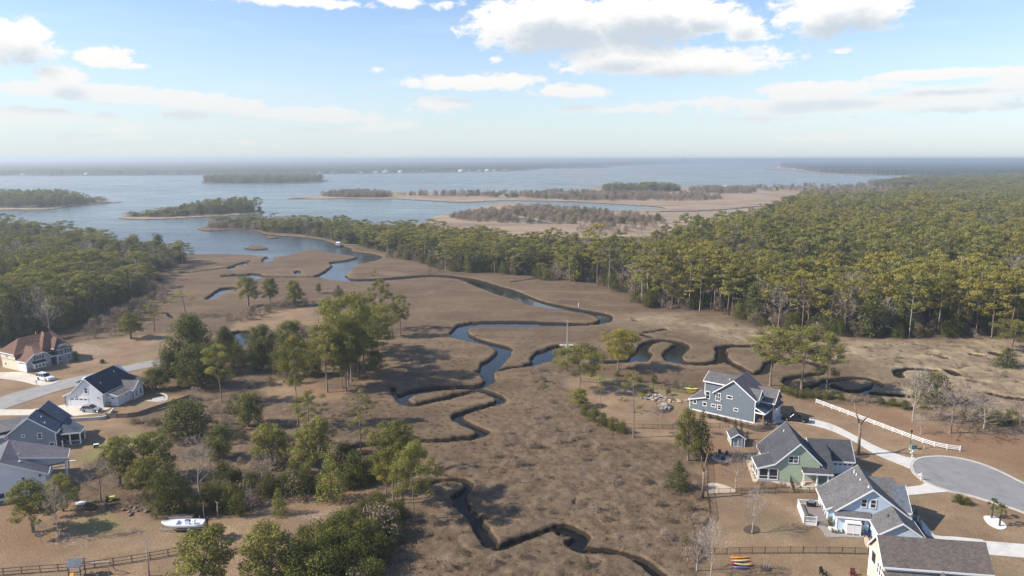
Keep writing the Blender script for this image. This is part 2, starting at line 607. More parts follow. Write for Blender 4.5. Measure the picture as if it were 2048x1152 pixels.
def catmull(pts, closed, sub=5):
    P = [np.array(p, float) for p in pts]
    n = len(P)
    o = []
    for i in range(n if closed else n - 1):
        p0 = P[(i - 1) % n] if closed or i > 0 else P[0]
        p1, p2 = P[i], P[(i + 1) % n]
        p3 = P[(i + 2) % n] if closed or i + 2 < n else P[-1]
        for k in range(sub):
            t = k / sub
            o.append(0.5 * (2 * p1 + (p2 - p0) * t + (2 * p0 - 5 * p1 + 4 * p2 - p3) * t * t + (3 * p1 - p0 - 3 * p2 + p3) * t ** 3))
    if not closed:
        o.append(P[-1])
    return np.array(o)


def Wn(pts):
    return np.array([W(p[0], p[1]) for p in pts])


def smooth_world(px, closed=True, sub=5):
    return Wn(catmull(px, closed, sub))


def seg_dist(X, Y, poly, closed):
    d = np.full(X.shape, 1e9)
    n = len(poly)
    for i in range(n if closed else n - 1):
        a, b = poly[i], poly[(i + 1) % n]
        ab = b - a
        L = ab @ ab
        t = np.clip(((X - a[0]) * ab[0] + (Y - a[1]) * ab[1]) / max(L, 1e-9), 0, 1)
        d = np.minimum(d, np.hypot(X - a[0] - t * ab[0], Y - a[1] - t * ab[1]))
    return d


def inside(X, Y, poly):
    r = np.zeros(X.shape, bool)
    n = len(poly)
    for i in range(n):
        x1, y1 = poly[i]
        x2, y2 = poly[(i + 1) % n]
        if y1 == y2:
            continue
        c = ((y1 > Y) != (y2 > Y)) & (X < (x2 - x1) * (Y - y1) / (y2 - y1) + x1)
        r ^= c
    return r


def sdf_poly(X, Y, poly, margin):
    """negative inside; only worked out near the polygon"""
    d = np.full(X.shape, margin * 1.0)
    lo, hi = poly.min(0) - margin, poly.max(0) + margin
    k = np.nonzero((X > lo[0]) & (X < hi[0]) & (Y > lo[1]) & (Y < hi[1]))[0]
    if len(k):
        x, y = X[k], Y[k]
        dd = seg_dist(x, y, poly, True)
        d[k] = np.minimum(margin, np.where(inside(x, y, poly), -dd, dd))
    return d


def sdf_line(X, Y, line, width, margin):
    """width: one half width or one per point (interpolated by nearest vertex)"""
    d = np.full(X.shape, margin * 1.0)
    lo, hi = line.min(0) - margin - 6, line.max(0) + margin + 6
    k = np.nonzero((X > lo[0]) & (X < hi[0]) & (Y > lo[1]) & (Y < hi[1]))[0]
    if len(k):
        d[k] = np.minimum(margin, seg_dist(X[k], Y[k], line, False) - width)
    return d


# ---- water outlines, traced on the photograph and laid on the ground
BAY = [(-420, 352), (0, 352), (200, 351), (400, 350), (600, 349), (760, 347), (900, 345), (1040, 342), (1090, 337.5), (1200, 336),
       (1240, 332), (1330, 328.5), (1420, 326), (1540, 325.5), (1550, 334), (1530, 338), (1600, 343), (1640, 348), (1720, 350.5), (1790, 352.5),
       (1745, 365), (1700, 371), (1580, 373), (1450, 375), (1350, 373), (1200, 375), (1130, 382), (1060, 385), (900, 385), (800, 384), (740, 382.5),
       (690, 384), (650, 388), (620, 392), (575, 397), (650, 397), (720, 397), (800, 398), (880, 402), (930, 405), (990, 401), (1120, 402),
       (1180, 405), (1290, 411), (1330, 416), (1250, 420), (1180, 421), (1130, 420), (1060, 408), (1020, 405), (980, 409), (930, 421),
       (870, 432), (850, 446), (760, 448), (680, 446), (600, 441), (545, 437), (520, 436), (470, 440), (425, 449), (396, 456), (420, 461),
       (470, 458), (510, 461), (540, 469), (600, 473), (650, 480), (676, 489), (700, 495), (708, 502), (740, 506), (764, 512), (758, 518),
       (737, 524), (712, 530), (700, 540), (691, 550), (690, 556), (650, 553), (627, 552), (640, 547), (654, 539), (664, 530), (660, 524),
       (690, 520), (714, 514), (700, 510), (675, 507), (650, 502), (625, 498), (600, 502), (585, 508), (545, 513), (490, 509), (440, 507.5),
       (375, 507), (330, 504), (260, 492), (150, 480), (0, 466), (-200, 455), (-420, 450)]
ISLANDS = [[(-420, 421), (0, 419), (60, 419), (110, 417), (150, 411), (200, 407), (245, 404), (215, 402), (120, 400), (-420, 396)],
           [(237, 435), (275, 438), (330, 437), (390, 434), (430, 431.5), (480, 429), (520, 427), (528, 422), (500, 418), (440, 416), (340, 423), (270, 428)],
           [(405, 366), (450, 368), (560, 367.5), (640, 364), (654, 360), (600, 357), (430, 358)],
           [(490, 494), (505, 497), (535, 496), (520, 490), (500, 490)],
           [(530, 474), (545, 476), (556, 474), (545, 472)]]
CREEK_POLY = [[(691, 550), (707, 557), (762, 555.5), (832, 550.5), (875, 549), (924, 553), (960, 559), (987, 567), (1010, 574), (1034, 581),
               (1086, 601), (1136, 612), (1186, 621), (1219, 628), (1227, 636), (1209, 646), (1149, 651), (1080, 653), (1024, 653), (985, 652), (952, 653),
               (936, 659), (944, 670), (974, 681), (1012, 690), (1024, 697), (1022, 709), (1010, 723), (996, 738), (987, 748), (991, 758), (977, 771),
               (949, 777), (900, 779), (862, 783), (828, 789), (815, 798), (807, 808), (795, 801), (786, 791), (787, 786), (800, 785), (824, 777), (862, 771),
               (910, 769), (949, 768), (969, 761), (965, 752), (957, 741), (962, 726), (978, 716), (989, 708), (992, 699), (974, 690), (937, 681), (904, 674),
               (900, 664), (909, 655), (912, 650), (925, 646), (960, 641.5), (1024, 640), (1100, 643), (1170, 645.5), (1190, 643), (1198, 638), (1184, 630),
               (1136, 621), (1074, 613), (1024, 597), (985, 585), (950, 571), (917, 558), (862, 553.5), (800, 559), (737, 563), (687, 562), (645, 556), (640, 550), (665, 548)]]
# centre lines with half width in metres
CREEK_LINE = [([(803, 800), (825, 808), (850, 804), (890, 795), (947, 781), (975, 783), (1000, 794), (1000, 802), (975, 810), (940, 820), (916, 829), (916, 836), (932, 846),
                (955, 856), (968, 863), (950, 872), (900, 878), (850, 880), (800, 880), (760, 884), (720, 889), (696, 898), (712, 903), (745, 903), (775, 901)], 1.35),
              ([(835, 974), (855, 965), (882, 959), (915, 958), (936, 965), (934, 976), (916, 989), (916, 1000), (930, 1014), (945, 1032), (960, 1052), (974, 1075), (988, 1092),
                (1010, 1088), (1040, 1076), (1074, 1064), (1105, 1054), (1128, 1050), (1155, 1060), (1166, 1072), (1150, 1084), (1160, 1094), (1190, 1098), (1225, 1100), (1258, 1108),
                (1285, 1121), (1305, 1136), (1322, 1150), (1340, 1166), (1360, 1200)], 0.95),
              ([(916, 992), (922, 1006), (940, 1025), (957, 1046), (972, 1072), (984, 1088)], 1.3),
              ([(1130, 1062), (1158, 1066), (1162, 1076), (1150, 1084)], 1.5),
              ([(1110, 1052), (1128, 1036), (1142, 1018), (1149, 1003), (1153, 992), (1160, 985), (1180, 981)], -0.08),
              ([(960, 741), (1000, 738), (1024, 734), (1055, 730)], 1.2),
              ([(1058, 729), (1075, 723), (1086, 712), (1096, 701), (1112, 693), (1130, 690), (1152, 694), (1172, 704), (1186, 716), (1200, 722), (1230, 722), (1258, 720), (1278, 713),
                (1284, 703), (1288, 692), (1301, 684), (1324, 680), (1350, 683), (1369, 690), (1366, 698), (1350, 705), (1342, 712), (1354, 721), (1386, 726), (1424, 725), (1442, 718),
                (1444, 706), (1441, 696), (1461, 690.5), (1499, 691), (1520, 692), (1550, 694)], 1.7),
              ([(1284, 706), (1279, 716)], 3.2), ([(1360, 694), (1345, 709), (1348, 718)], 3.0), ([(1094, 704), (1082, 718)], 3.4),
              ([(1443, 706), (1452, 719), (1470, 729), (1485, 738), (1508, 746), (1528, 741), (1537, 729), (1548, 721), (1573, 718), (1605, 722), (1631, 727), (1645, 736), (1635, 745),
                (1610, 750), (1586, 753), (1575, 760), (1582, 769), (1600, 775), (1622, 775), (1640, 768), (1656, 761), (1686, 756), (1715, 755), (1738, 758), (1757, 766),
                (1740, 775), (1706, 781), (1680, 776), (1660, 768)], 1.45),
              ([(1720, 780), (1745, 785), (1790, 789), (1850, 794)], 1.5),
              ([(1800, 752), (1795, 742), (1816, 736), (1845, 738), (1873, 740)], 1.2),
              ([(1901, 741), (1912, 748)], 1.6), ([(1984, 787), (2010, 793), (2048, 798)], 1.4), ([(1945, 708), (1965, 711)], 1.0), ([(1986, 705), (1996, 708)], 1.6), ([(1876, 711), (1890, 714)], 1.0),
              ([(1290, 664), (1310, 661), (1330, 658)], 1.0), ([(1287, 669), (1300, 673)], 1.2),
              ([(1024, 563), (1060, 558), (1100, 552)], 0.9),
              ([(300, 546), (370, 545), (430, 538), (462, 533), (480, 527), (500, 522)], 1.2), ([(512, 553), (560, 553), (600, 553), (632, 553)], 1.6),
              ([(470, 548), (500, 551), (512, 553)], 1.4), ([(418, 597), (430, 588), (442, 580), (470, 576)], 1.6),
              ([(455, 551), (475, 550), (500, 549)], 3.4), ([(540, 514), (537, 518), (534, 522)], 3.2),
              ([(784, 773), (789, 786)], 0.6)]
POOLS = [[(455, 534), (468, 531), (470, 535), (458, 537)], [(484, 524), (495, 523), (496, 528), (486, 528)], [(478, 553), (500, 546), (524, 548), (520, 554), (495, 556)],
         [(428, 588), (438, 577), (470, 573), (472, 579), (446, 582), (440, 590)], [(334, 628), (340, 627), (346, 634), (343, 637)],
         [(464, 664), (500, 660), (500, 682), (486, 690), (466, 684)], [(590, 542), (600, 541), (602, 545), (592, 546)],
         [(1024, 433), (1045, 436), (1100, 443), (1096, 446), (1040, 441)], [(1330, 420), (1420, 418.5), (1520, 412), (1520, 413.5), (1420, 420.5), (1330, 422)]]
POOLS = [[(x, y + (1.8 if y > sum(t[1] for t in p) / len(p) and y < 600 else 0)) for (x, y) in p] for p in POOLS]

# ---- what covers the ground
LAWN = [[(1124, 762), (1150, 752), (1185, 752), (1240, 762), (1300, 768), (1390, 786), (1480, 782), (1560, 792), (1640, 806), (1720, 812), (1800, 822), (1900, 850), (2000, 866), (2400, 880),
         (2800, 1300), (1410, 1300), (1395, 1150), (1412, 1060), (1420, 1010), (1412, 960), (1398, 945), (1392, 905), (1290, 875), (1240, 850), (1195, 838), (1170, 815), (1150, 790)],
        [(-400, 700), (60, 700), (120, 690), (200, 678), (262, 672), (340, 668), (350, 700), (330, 740), (330, 790), (400, 792), (265, 836), (300, 870), (320, 890), (240, 900), (160, 930), (130, 960), (-400, 980)],
        [(462, 655), (480, 640), (500, 626), (560, 618), (640, 614), (662, 640), (620, 652), (560, 656), (480, 668)],
        [(-400, 1000), (100, 1000), (180, 1010), (300, 1030), (420, 1035), (500, 1020), (600, 1000), (720, 974), (745, 980), (700, 1010), (660, 1050), (600, 1090), (560, 1120), (540, 1300), (-500, 1300)],
        [(520, 770), (600, 760), (690, 790), (650, 800), (560, 800)]]
GREEN = [[(1160, 745), (1200, 742), (1225, 748), (1260, 760), (1330, 772), (1400, 785), (1380, 790), (1300, 777), (1240, 767), (1190, 759)],
         [(180, 890), (300, 866), (330, 880), (250, 905), (170, 930)], [(150, 1040), (220, 1035), (230, 1055), (160, 1060)]]
STRAW = [[(1560, 800), (1700, 806), (1800, 826), (1900, 856), (2100, 880), (2100, 960), (1960, 920), (1860, 880), (1740, 836), (1640, 812)],
         [(0, 1020), (70, 1010), (120, 1060), (60, 1110), (0, 1090)], [(300, 850), (340, 862), (420, 880), (380, 930), (320, 900)], [(180, 980), (260, 970), (290, 1000), (230, 1040), (170, 1020)],
         [(600, 750), (680, 750), (700, 790), (640, 790)], [(640, 990), (740, 975), (700, 1000), (650, 1010)], [(1420, 860), (1500, 880), (1500, 960), (1420, 960)], [(300, 745), (420, 740), (460, 790), (330, 790)]]
SAND = [[(110, 1080), (135, 1064), (150, 1068), (160, 1085), (130, 1090)], [(605, 1034), (650, 1024), (640, 1040), (615, 1042)], [(140, 690), (190, 690), (230, 700), (180, 712)], [(1120, 762), (1130, 766), (1150, 764), (1140, 770)]]
SCRUB = [[(1040, 800), (1070, 730), (1110, 740), (1130, 770), (1160, 830), (1250, 880), (1380, 920), (1400, 1000), (1400, 1220), (900, 1220), (800, 1160), (850, 1060), (870, 990), (880, 945), (950, 935), (1000, 880)],
         [(420, 790), (560, 800), (700, 800), (690, 900), (560, 990), (480, 1000), (420, 960), (300, 860), (270, 840)],
         [(1240, 640), (1500, 650), (1700, 676), (2400, 690), (2400, 900), (1900, 850), (1700, 800), (1760, 740), (1560, 690), (1400, 660)]]
TAN = [[(640, 378), (1060, 378), (1200, 360), (1800, 355), (1800, 400), (1560, 410), (1450, 440), (1300, 475), (860, 470), (840, 428), (900, 412), (620, 400)], [(-420, 425), (-420, 412), (260, 400), (240, 408), (120, 421)],
       [(235, 433), (240, 439), (400, 437), (530, 428), (520, 424), (300, 434)], [(1500, 320), (1560, 350), (1800, 356), (1800, 330)]]
WOODS_R = [(1100, 560), (1180, 566), (1250, 592), (1280, 612), (1330, 620), (1440, 624), (1480, 646), (1560, 661), (1620, 666), (1700, 673), (1800, 679), (1900, 673), (1990, 675), (2100, 682), (2400, 700), (3000, 640),
           (3000, 372), (2400, 358), (2048, 358), (1900, 381), (1800, 396), (1700, 413), (1600, 428), (1510, 464), (1450, 484), (1400, 502), (1330, 516), (1250, 528), (1170, 534)]
PENINSULA = [(425, 452), (480, 448), (540, 450), (650, 459), (760, 468), (850, 477), (930, 488), (1000, 496), (1100, 505), (1180, 512), (1270, 515), (1200, 535), (1110, 562),
             (1050, 552), (1000, 547), (940, 546), (880, 540), (860, 535), (830, 522), (780, 517), (770, 505), (730, 497), (690, 486), (650, 477), (600, 469), (540, 465), (500, 458)]
WOODS_L = [(-500, 730), (0, 688), (60, 672), (110, 662), (170, 646), (230, 612), (285, 588), (300, 562), (320, 545), (365, 530), (360, 521), (300, 512), (230, 506), (130, 494), (0, 470), (-500, 452)]

# adaptive grid: fine where the ground is near the viewpoint's side of the marsh
rows = np.concatenate([[321.0, 322.2, 323.4, 324.6, 326, 327.5, 329], np.arange(330.5, 345, 1.0), np.arange(345, 380, 0.8), np.arange(380, 640, 1.0), np.arange(640, 1236, 1.9),
                       [1250, 1300, 1400, 1600, 2000, 2900]])
cols = np.concatenate([[-3000, -2000, -1300, -900, -640], np.arange(-480, 2560, 3.0), [2680, 2900, 3300, 4000, 5000]])
PXg, PYg = np.meshgrid(cols, rows)
xs, ys = (PXg - 1024) / FPX, (576 - PYg) / FPX
_c, _s = math.cos(PITCH), math.sin(PITCH)
_t = -CAM_H / (-_s + ys * _c)
GX, GY = (xs * _t).ravel(), ((_c + ys * _s) * _t).ravel()
N = len(GX)
dist = np.hypot(GX, GY)


def water_sdf(X, Y, wob=True):
    d = np.full(X.shape, 40.0)
    bay = sdf_poly(X, Y, Wn(catmull(BAY, True, 3)), 40.0)
    for isl in ISLANDS:
        bay = np.maximum(bay, -sdf_poly(X, Y, Wn(catmull(isl, True, 4)), 40.0))
    d = np.minimum(d, bay)
    for p in CREEK_POLY:
        d = np.minimum(d, sdf_poly(X, Y, Wn(catmull(p, True, 4)), 12.0))
    for p in POOLS:
        d = np.minimum(d, sdf_poly(X, Y, Wn(catmull(p, True, 4)), 12.0))
    for p, w in CREEK_LINE:
        d = np.minimum(d, sdf_line(X, Y, Wn(catmull(p, False, 4)), w, 12.0))
    if wob:
        d = d + (fbm(X, Y, 3.0, 2, 5) - 0.5) * 0.9 + (fbm(X, Y, 0.9, 1, 6) - 0.5) * 0.35
    return d


def cover(polys, soft, wob=2.0, wl=4.0, seed=20):
    d = np.full(N, 60.0)
    for p in polys:
        d = np.minimum(d, sdf_poly(GX, GY, Wn(catmull(p, True, 3)), 60.0))
    d = d + (fbm(GX, GY, wl, 3, seed) - 0.5) * 2 * wob
    return np.clip(0.5 - d / (2 * soft), 0, 1)


dW = water_sdf(GX, GY)
mLawn = cover(LAWN, 1.2, 2.0, 5.0)
mGreen = cover(GREEN, 2.5, 2.0, 5.0, 30)
mStraw = cover(STRAW, 4.0, 3.5, 6.0, 40)
mSand = cover(SAND, 1.2, 2.2, 2.5, 50)
mScrub = cover(SCRUB, 5.0, 4.0, 9.0, 60)
mTan = cover(TAN, 8.0, 6.0, 20.0, 70)
mWood = cover([WOODS_R, WOODS_L, PENINSULA], 3.0, 3.0, 8.0, 80)
mPale = cover([[(1230, 640), (1330, 628), (1500, 652), (1700, 678), (2400, 692), (2400, 880), (1950, 842), (1700, 796), (1780, 745), (1560, 700), (1400, 664)]], 8.0, 7.0, 12.0, 90)
land = np.clip((dW + 0.1) / 0.9, 0, 1)
mars = land * (1 - mLawn) * (1 - mWood)
far = np.clip(1 - dist / 900.0, 0, 1)
Z = -1.9 + 1.9 * np.clip((dW + 0.85) / 1.1, 0, 1) ** 0.8
Z += np.clip(-dW, 0, 8) * -0.10
tuft = (fbm(GX, GY, 1.1, 2, 3) - 0.5) * 0.34 + (fbm(GX, GY, 7.0, 2, 8) - 0.5) * 0.30
Z += mars * np.clip(dW / 1.5, 0.15, 1) * tuft * far * 0.8
bush = np.clip(fbm(GX, GY, 3.2, 3, 13) - 0.44, 0, 1) * 3.6 + np.clip(fbm(GX, GY, 1.3, 2, 17) - 0.5, 0, 1) * 1.4
Z += mars * mScrub * np.clip((dW - 0.4) / 2.0, 0, 1) * bush * 0.2
Z += mLawn * land * ((fbm(GX, GY, 12.0, 2, 23) - 0.5) * 0.05 - 0.03)
gm = bpy.data.meshes.new("ground")
nr, nc = len(rows), len(cols)
idx = np.arange(N).reshape(nr, nc)
q4 = np.stack([idx[:-1, :-1], idx[1:, :-1], idx[1:, 1:], idx[:-1, 1:]], -1).reshape(-1, 4)
gm.vertices.add(N)
gm.vertices.foreach_set("co", np.stack([GX, GY, Z], 1).astype(np.float32).ravel())
gm.loops.add(q4.size)
gm.loops.foreach_set("vertex_index", q4.ravel().astype(np.int32))
gm.polygons.add(len(q4))
gm.polygons.foreach_set("loop_start", np.arange(0, q4.size, 4, dtype=np.int32))
gm.polygons.foreach_set("loop_total", np.full(len(q4), 4, dtype=np.int32))
gm.polygons.foreach_set("use_smooth", np.ones(len(q4), dtype=bool))
gm.update(calc_edges=True)


def vcol(me, name, a, b, c):
    at = me.attributes.new(name, 'FLOAT_COLOR', 'POINT')
    at.data.foreach_set("color", np.stack([a, b, c, np.ones_like(a)], 1).astype(np.float32).ravel())


vcol(gm, "cover_a", mLawn, mGreen, mStraw)
vcol(gm, "cover_b", mScrub, mSand, mTan)
edge = np.clip(1 - np.abs(dW - 1.6) / 1.8, 0, 1) * (dist < 700)
vcol(gm, "cover_c", mWood, edge, mPale)

m, q, b = new_mat("marsh_and_lawn")
pos = q.n("ShaderNodeNewGeometry").outputs["Position"]
ca = q.n("ShaderNodeSeparateColor")
q.set(ca.inputs[0], q.attr("cover_a").outputs["Color"])
cb = q.n("ShaderNodeSeparateColor")
q.set(cb.inputs[0], q.attr("cover_b").outputs["Color"])
cc = q.n("ShaderNodeSeparateColor")
q.set(cc.inputs[0], q.attr("cover_c").outputs["Color"])
n_big = q.noise(pos, 0.045, 4.0, 0.6, 0.6)
n_mid = q.noise(pos, 0.35, 4.0, 0.62)
n_fine = q.noise(pos, 2.4, 4.0, 0.7)
n_grain = q.noise(pos, 7.0, 2.0, 0.7)
marsh = q.mix(q.rng(n_big, .35, .65), rgba((0.116, 0.080, 0.051)), rgba((0.166, 0.116, 0.074)))
marsh = q.mix(q.m('MULTIPLY', q.rng(n_mid, .48, .72), .55), marsh, rgba((0.222, 0.162, 0.100)))
marsh = q.mix(q.m('MULTIPLY', cc.outputs[1], 0.55), marsh, rgba((0.175, 0.130, 0.074)))
band = q.noise(q.v('MULTIPLY', pos, (0.020, 0.085, 0.0)).outputs[0], 1.0, 5.0, .62, 1.1)
marsh = q.mix(q.m('MULTIPLY', q.rng(band, .50, .66), .55), marsh, rgba((0.098, 0.068, 0.046)))
marsh = q.mix(q.m('MULTIPLY', q.rng(band, .46, .34), .45), marsh, rgba((0.255, 0.185, 0.112)))
tanm = q.mix(q.rng(q.noise(q.v('MULTIPLY', pos, (0.012, 0.03, 1)).outputs[0], 1.0, 5.0, .65), .35, .65), rgba((0.215, 0.155, 0.108)), rgba((0.385, 0.295, 0.205)))
marsh = q.mix(cb.outputs[2], marsh, tanm)
pale = q.mix(q.rng(q.noise(pos, 0.16, 5.0, .65, .8), .36, .64), rgba((0.180, 0.135, 0.088)), rgba((0.39, 0.305, 0.195)))
marsh = q.mix(q.m('MULTIPLY', cc.outputs[2], .85), marsh, pale)
scr = q.mix(q.rng(n_mid, .35, .65), rgba((0.098, 0.069, 0.046)), rgba((0.205, 0.147, 0.096)))
scr = q.mix(q.m('MULTIPLY', q.rng(n_big, .5, .7), .5), scr, rgba((0.150, 0.112, 0.078)))
marsh = q.mix(q.m('MULTIPLY', q.m('MULTIPLY', cb.outputs[0], 0.8), q.m('SUBTRACT', 1.0, cc.outputs[2])), marsh, scr)
lawn = q.mix(q.rng(q.noise(pos, 0.12, 4.0, .65), .35, .68), rgba((0.215, 0.142, 0.085)), rgba((0.335, 0.232, 0.145)))
lawn = q.mix(q.m('MULTIPLY', q.rng(q.noise(pos, 0.028, 5.0, .65, 1.2), .46, .62), .45), lawn, rgba((0.165, 0.122, 0.082)))
lawn = q.mix(q.m('MULTIPLY', q.rng(n_mid, .52, .75), .5), lawn, rgba((0.185, 0.138, 0.080)))
lawn = q.mix(q.m('MULTIPLY', q.rng(q.noise(pos, 0.075, 5.0, .7, .6), .52, .66), .55), lawn, rgba((0.205, 0.172, 0.098)))
lawn = q.mix(q.m('MULTIPLY', q.rng(q.noise(pos, 0.22, 5.0, .7), .58, .72), .4), lawn, rgba((0.40, 0.315, 0.225)))
lawn = q.mix(q.m('MULTIPLY', ca.outputs[2], .75), lawn, q.mix(n_mid, rgba((0.185, 0.105, 0.060)), rgba((0.27, 0.165, 0.098))))
lawn = q.mix(q.m('MULTIPLY', ca.outputs[1], q.rng(n_mid, .3, .6, .55, .95)), lawn, rgba((0.205, 0.205, 0.080)))
base = q.mix(ca.outputs[0], marsh, lawn)
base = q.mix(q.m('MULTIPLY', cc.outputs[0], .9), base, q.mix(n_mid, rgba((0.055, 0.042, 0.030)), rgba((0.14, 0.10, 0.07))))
base = q.mix(q.m('MULTIPLY', cb.outputs[1], q.rng(n_fine, .48, .66)), base, rgba((0.46, 0.41, 0.35)))
gr = q.m('MULTIPLY', q.rng(n_fine, .2, .8, .76, 1.24), q.rng(n_grain, .2, .8, .85, 1.15))
base = q.v('MULTIPLY', base, q_comb(q, gr)).outputs[0]
spz = q.n("ShaderNodeSeparateXYZ")
q.set(spz.inputs[0], pos)
mud = q.rng(q.m('ADD', spz.outputs[2], q.m('MULTIPLY', q.m('SUBTRACT', n_fine, .5), .5)), -0.48, -0.12, 1.0, 0.0, True)
base = q.mix(mud, base, rgba((0.032, 0.024, 0.019)))
q.set(b.inputs["Base Color"], base)
b.inputs["Roughness"].default_value = 0.95
b.inputs["Specular IOR Level"].default_value = 0.12
bn = q.n("ShaderNodeBump")
bn.inputs["Strength"].default_value = 0.85
bn.inputs["Distance"].default_value = 0.22
q.set(bn.inputs["Height"], q.m('ADD', n_fine, q.m('MULTIPLY', n_grain, .4)))
q.set(b.inputs["Normal"], bn.outputs[0])
gm.materials.append(m)
ground = tag(link("ground", gm), "brown dormant salt marsh and tan winter lawns", None, None, "structure")

# ---- water
m, q, b = new_mat("estuary_water")
pos = q.n("ShaderNodeNewGeometry").outputs["Position"]
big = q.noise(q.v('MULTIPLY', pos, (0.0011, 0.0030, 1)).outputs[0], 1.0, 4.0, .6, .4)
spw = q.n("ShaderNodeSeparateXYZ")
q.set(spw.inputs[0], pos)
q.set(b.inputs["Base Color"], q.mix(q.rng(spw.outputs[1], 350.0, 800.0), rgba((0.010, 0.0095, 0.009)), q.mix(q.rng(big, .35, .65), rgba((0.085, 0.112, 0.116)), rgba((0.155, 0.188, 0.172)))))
b.inputs["Roughness"].default_value = 0.10
b.inputs["IOR"].default_value = 1.33
w1 = q.noise(q.v('MULTIPLY', pos, (0.18, 0.42, 1)).outputs[0], 1.0, 4.0, .65)
w2 = q.noise(q.v('MULTIPLY', pos, (0.012, 0.035, 1)).outputs[0], 1.0, 4.0, .6)
# wind only ruffles the open bay: the creeks between the banks lie calm
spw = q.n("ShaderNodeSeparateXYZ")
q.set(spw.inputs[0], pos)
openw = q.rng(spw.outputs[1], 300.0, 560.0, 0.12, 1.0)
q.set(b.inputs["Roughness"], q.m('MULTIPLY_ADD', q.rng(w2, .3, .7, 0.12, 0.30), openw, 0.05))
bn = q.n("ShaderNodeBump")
q.set(b.inputs["Specular IOR Level"], q.rng(spw.outputs[1], 130.0, 250.0, 0.16, 0.5))  # sky reflection dimmed towards the viewpoint so the near creeks look dark
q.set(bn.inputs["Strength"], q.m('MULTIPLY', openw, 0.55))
bn.inputs["Distance"].default_value = 0.35
q.set(bn.inputs["Height"], w1)
q.set(b.inputs["Normal"], bn.outputs[0])
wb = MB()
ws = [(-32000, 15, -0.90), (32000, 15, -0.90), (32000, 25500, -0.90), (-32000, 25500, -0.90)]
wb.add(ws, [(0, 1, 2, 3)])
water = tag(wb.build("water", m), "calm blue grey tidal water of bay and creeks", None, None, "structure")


# ---- roads, drives, kerbs: closed sheets that stand a little above the ground
def sheet(name, px, material, z=0.05, sub=4, closed_smooth=True, depth=0.35):
    p = catmull(px, True, sub) if closed_smooth else np.array(px, float)
    P = [W(a[0], a[1]) for a in p]
    mb_ = MB()
    n = len(P)
    mb_.prism(P, 'z', z - depth, z)
    o = mb_.build(name, material)
    return o


def ribbon(name, px, w, z, material, closed=False, depth=0.35, sub=5):
    P = Wn(catmull(px, closed, sub))
    L, Rr = [], []
    n = len(P)
    for i in range(n):
        a, c_ = P[max(i - 1, 0)], P[min(i + 1, n - 1)]
        if closed:
            a, c_ = P[(i - 1) % n], P[(i + 1) % n]
        t = (c_ - a) / max(np.linalg.norm(c_ - a), 1e-6)
        nn = np.array([-t[1], t[0]]) * w / 2
        L.append(P[i] + nn)
        Rr.append(P[i] - nn)
    mb_ = MB()
    for i in range(n - (0 if closed else 1)):
        j = (i + 1) % n
        mb_.slab([(L[i][0], L[i][1], z), (Rr[i][0], Rr[i][1], z), (Rr[j][0], Rr[j][1], z), (L[j][0], L[j][1], z)], depth)
    return mb_.build(name, material)


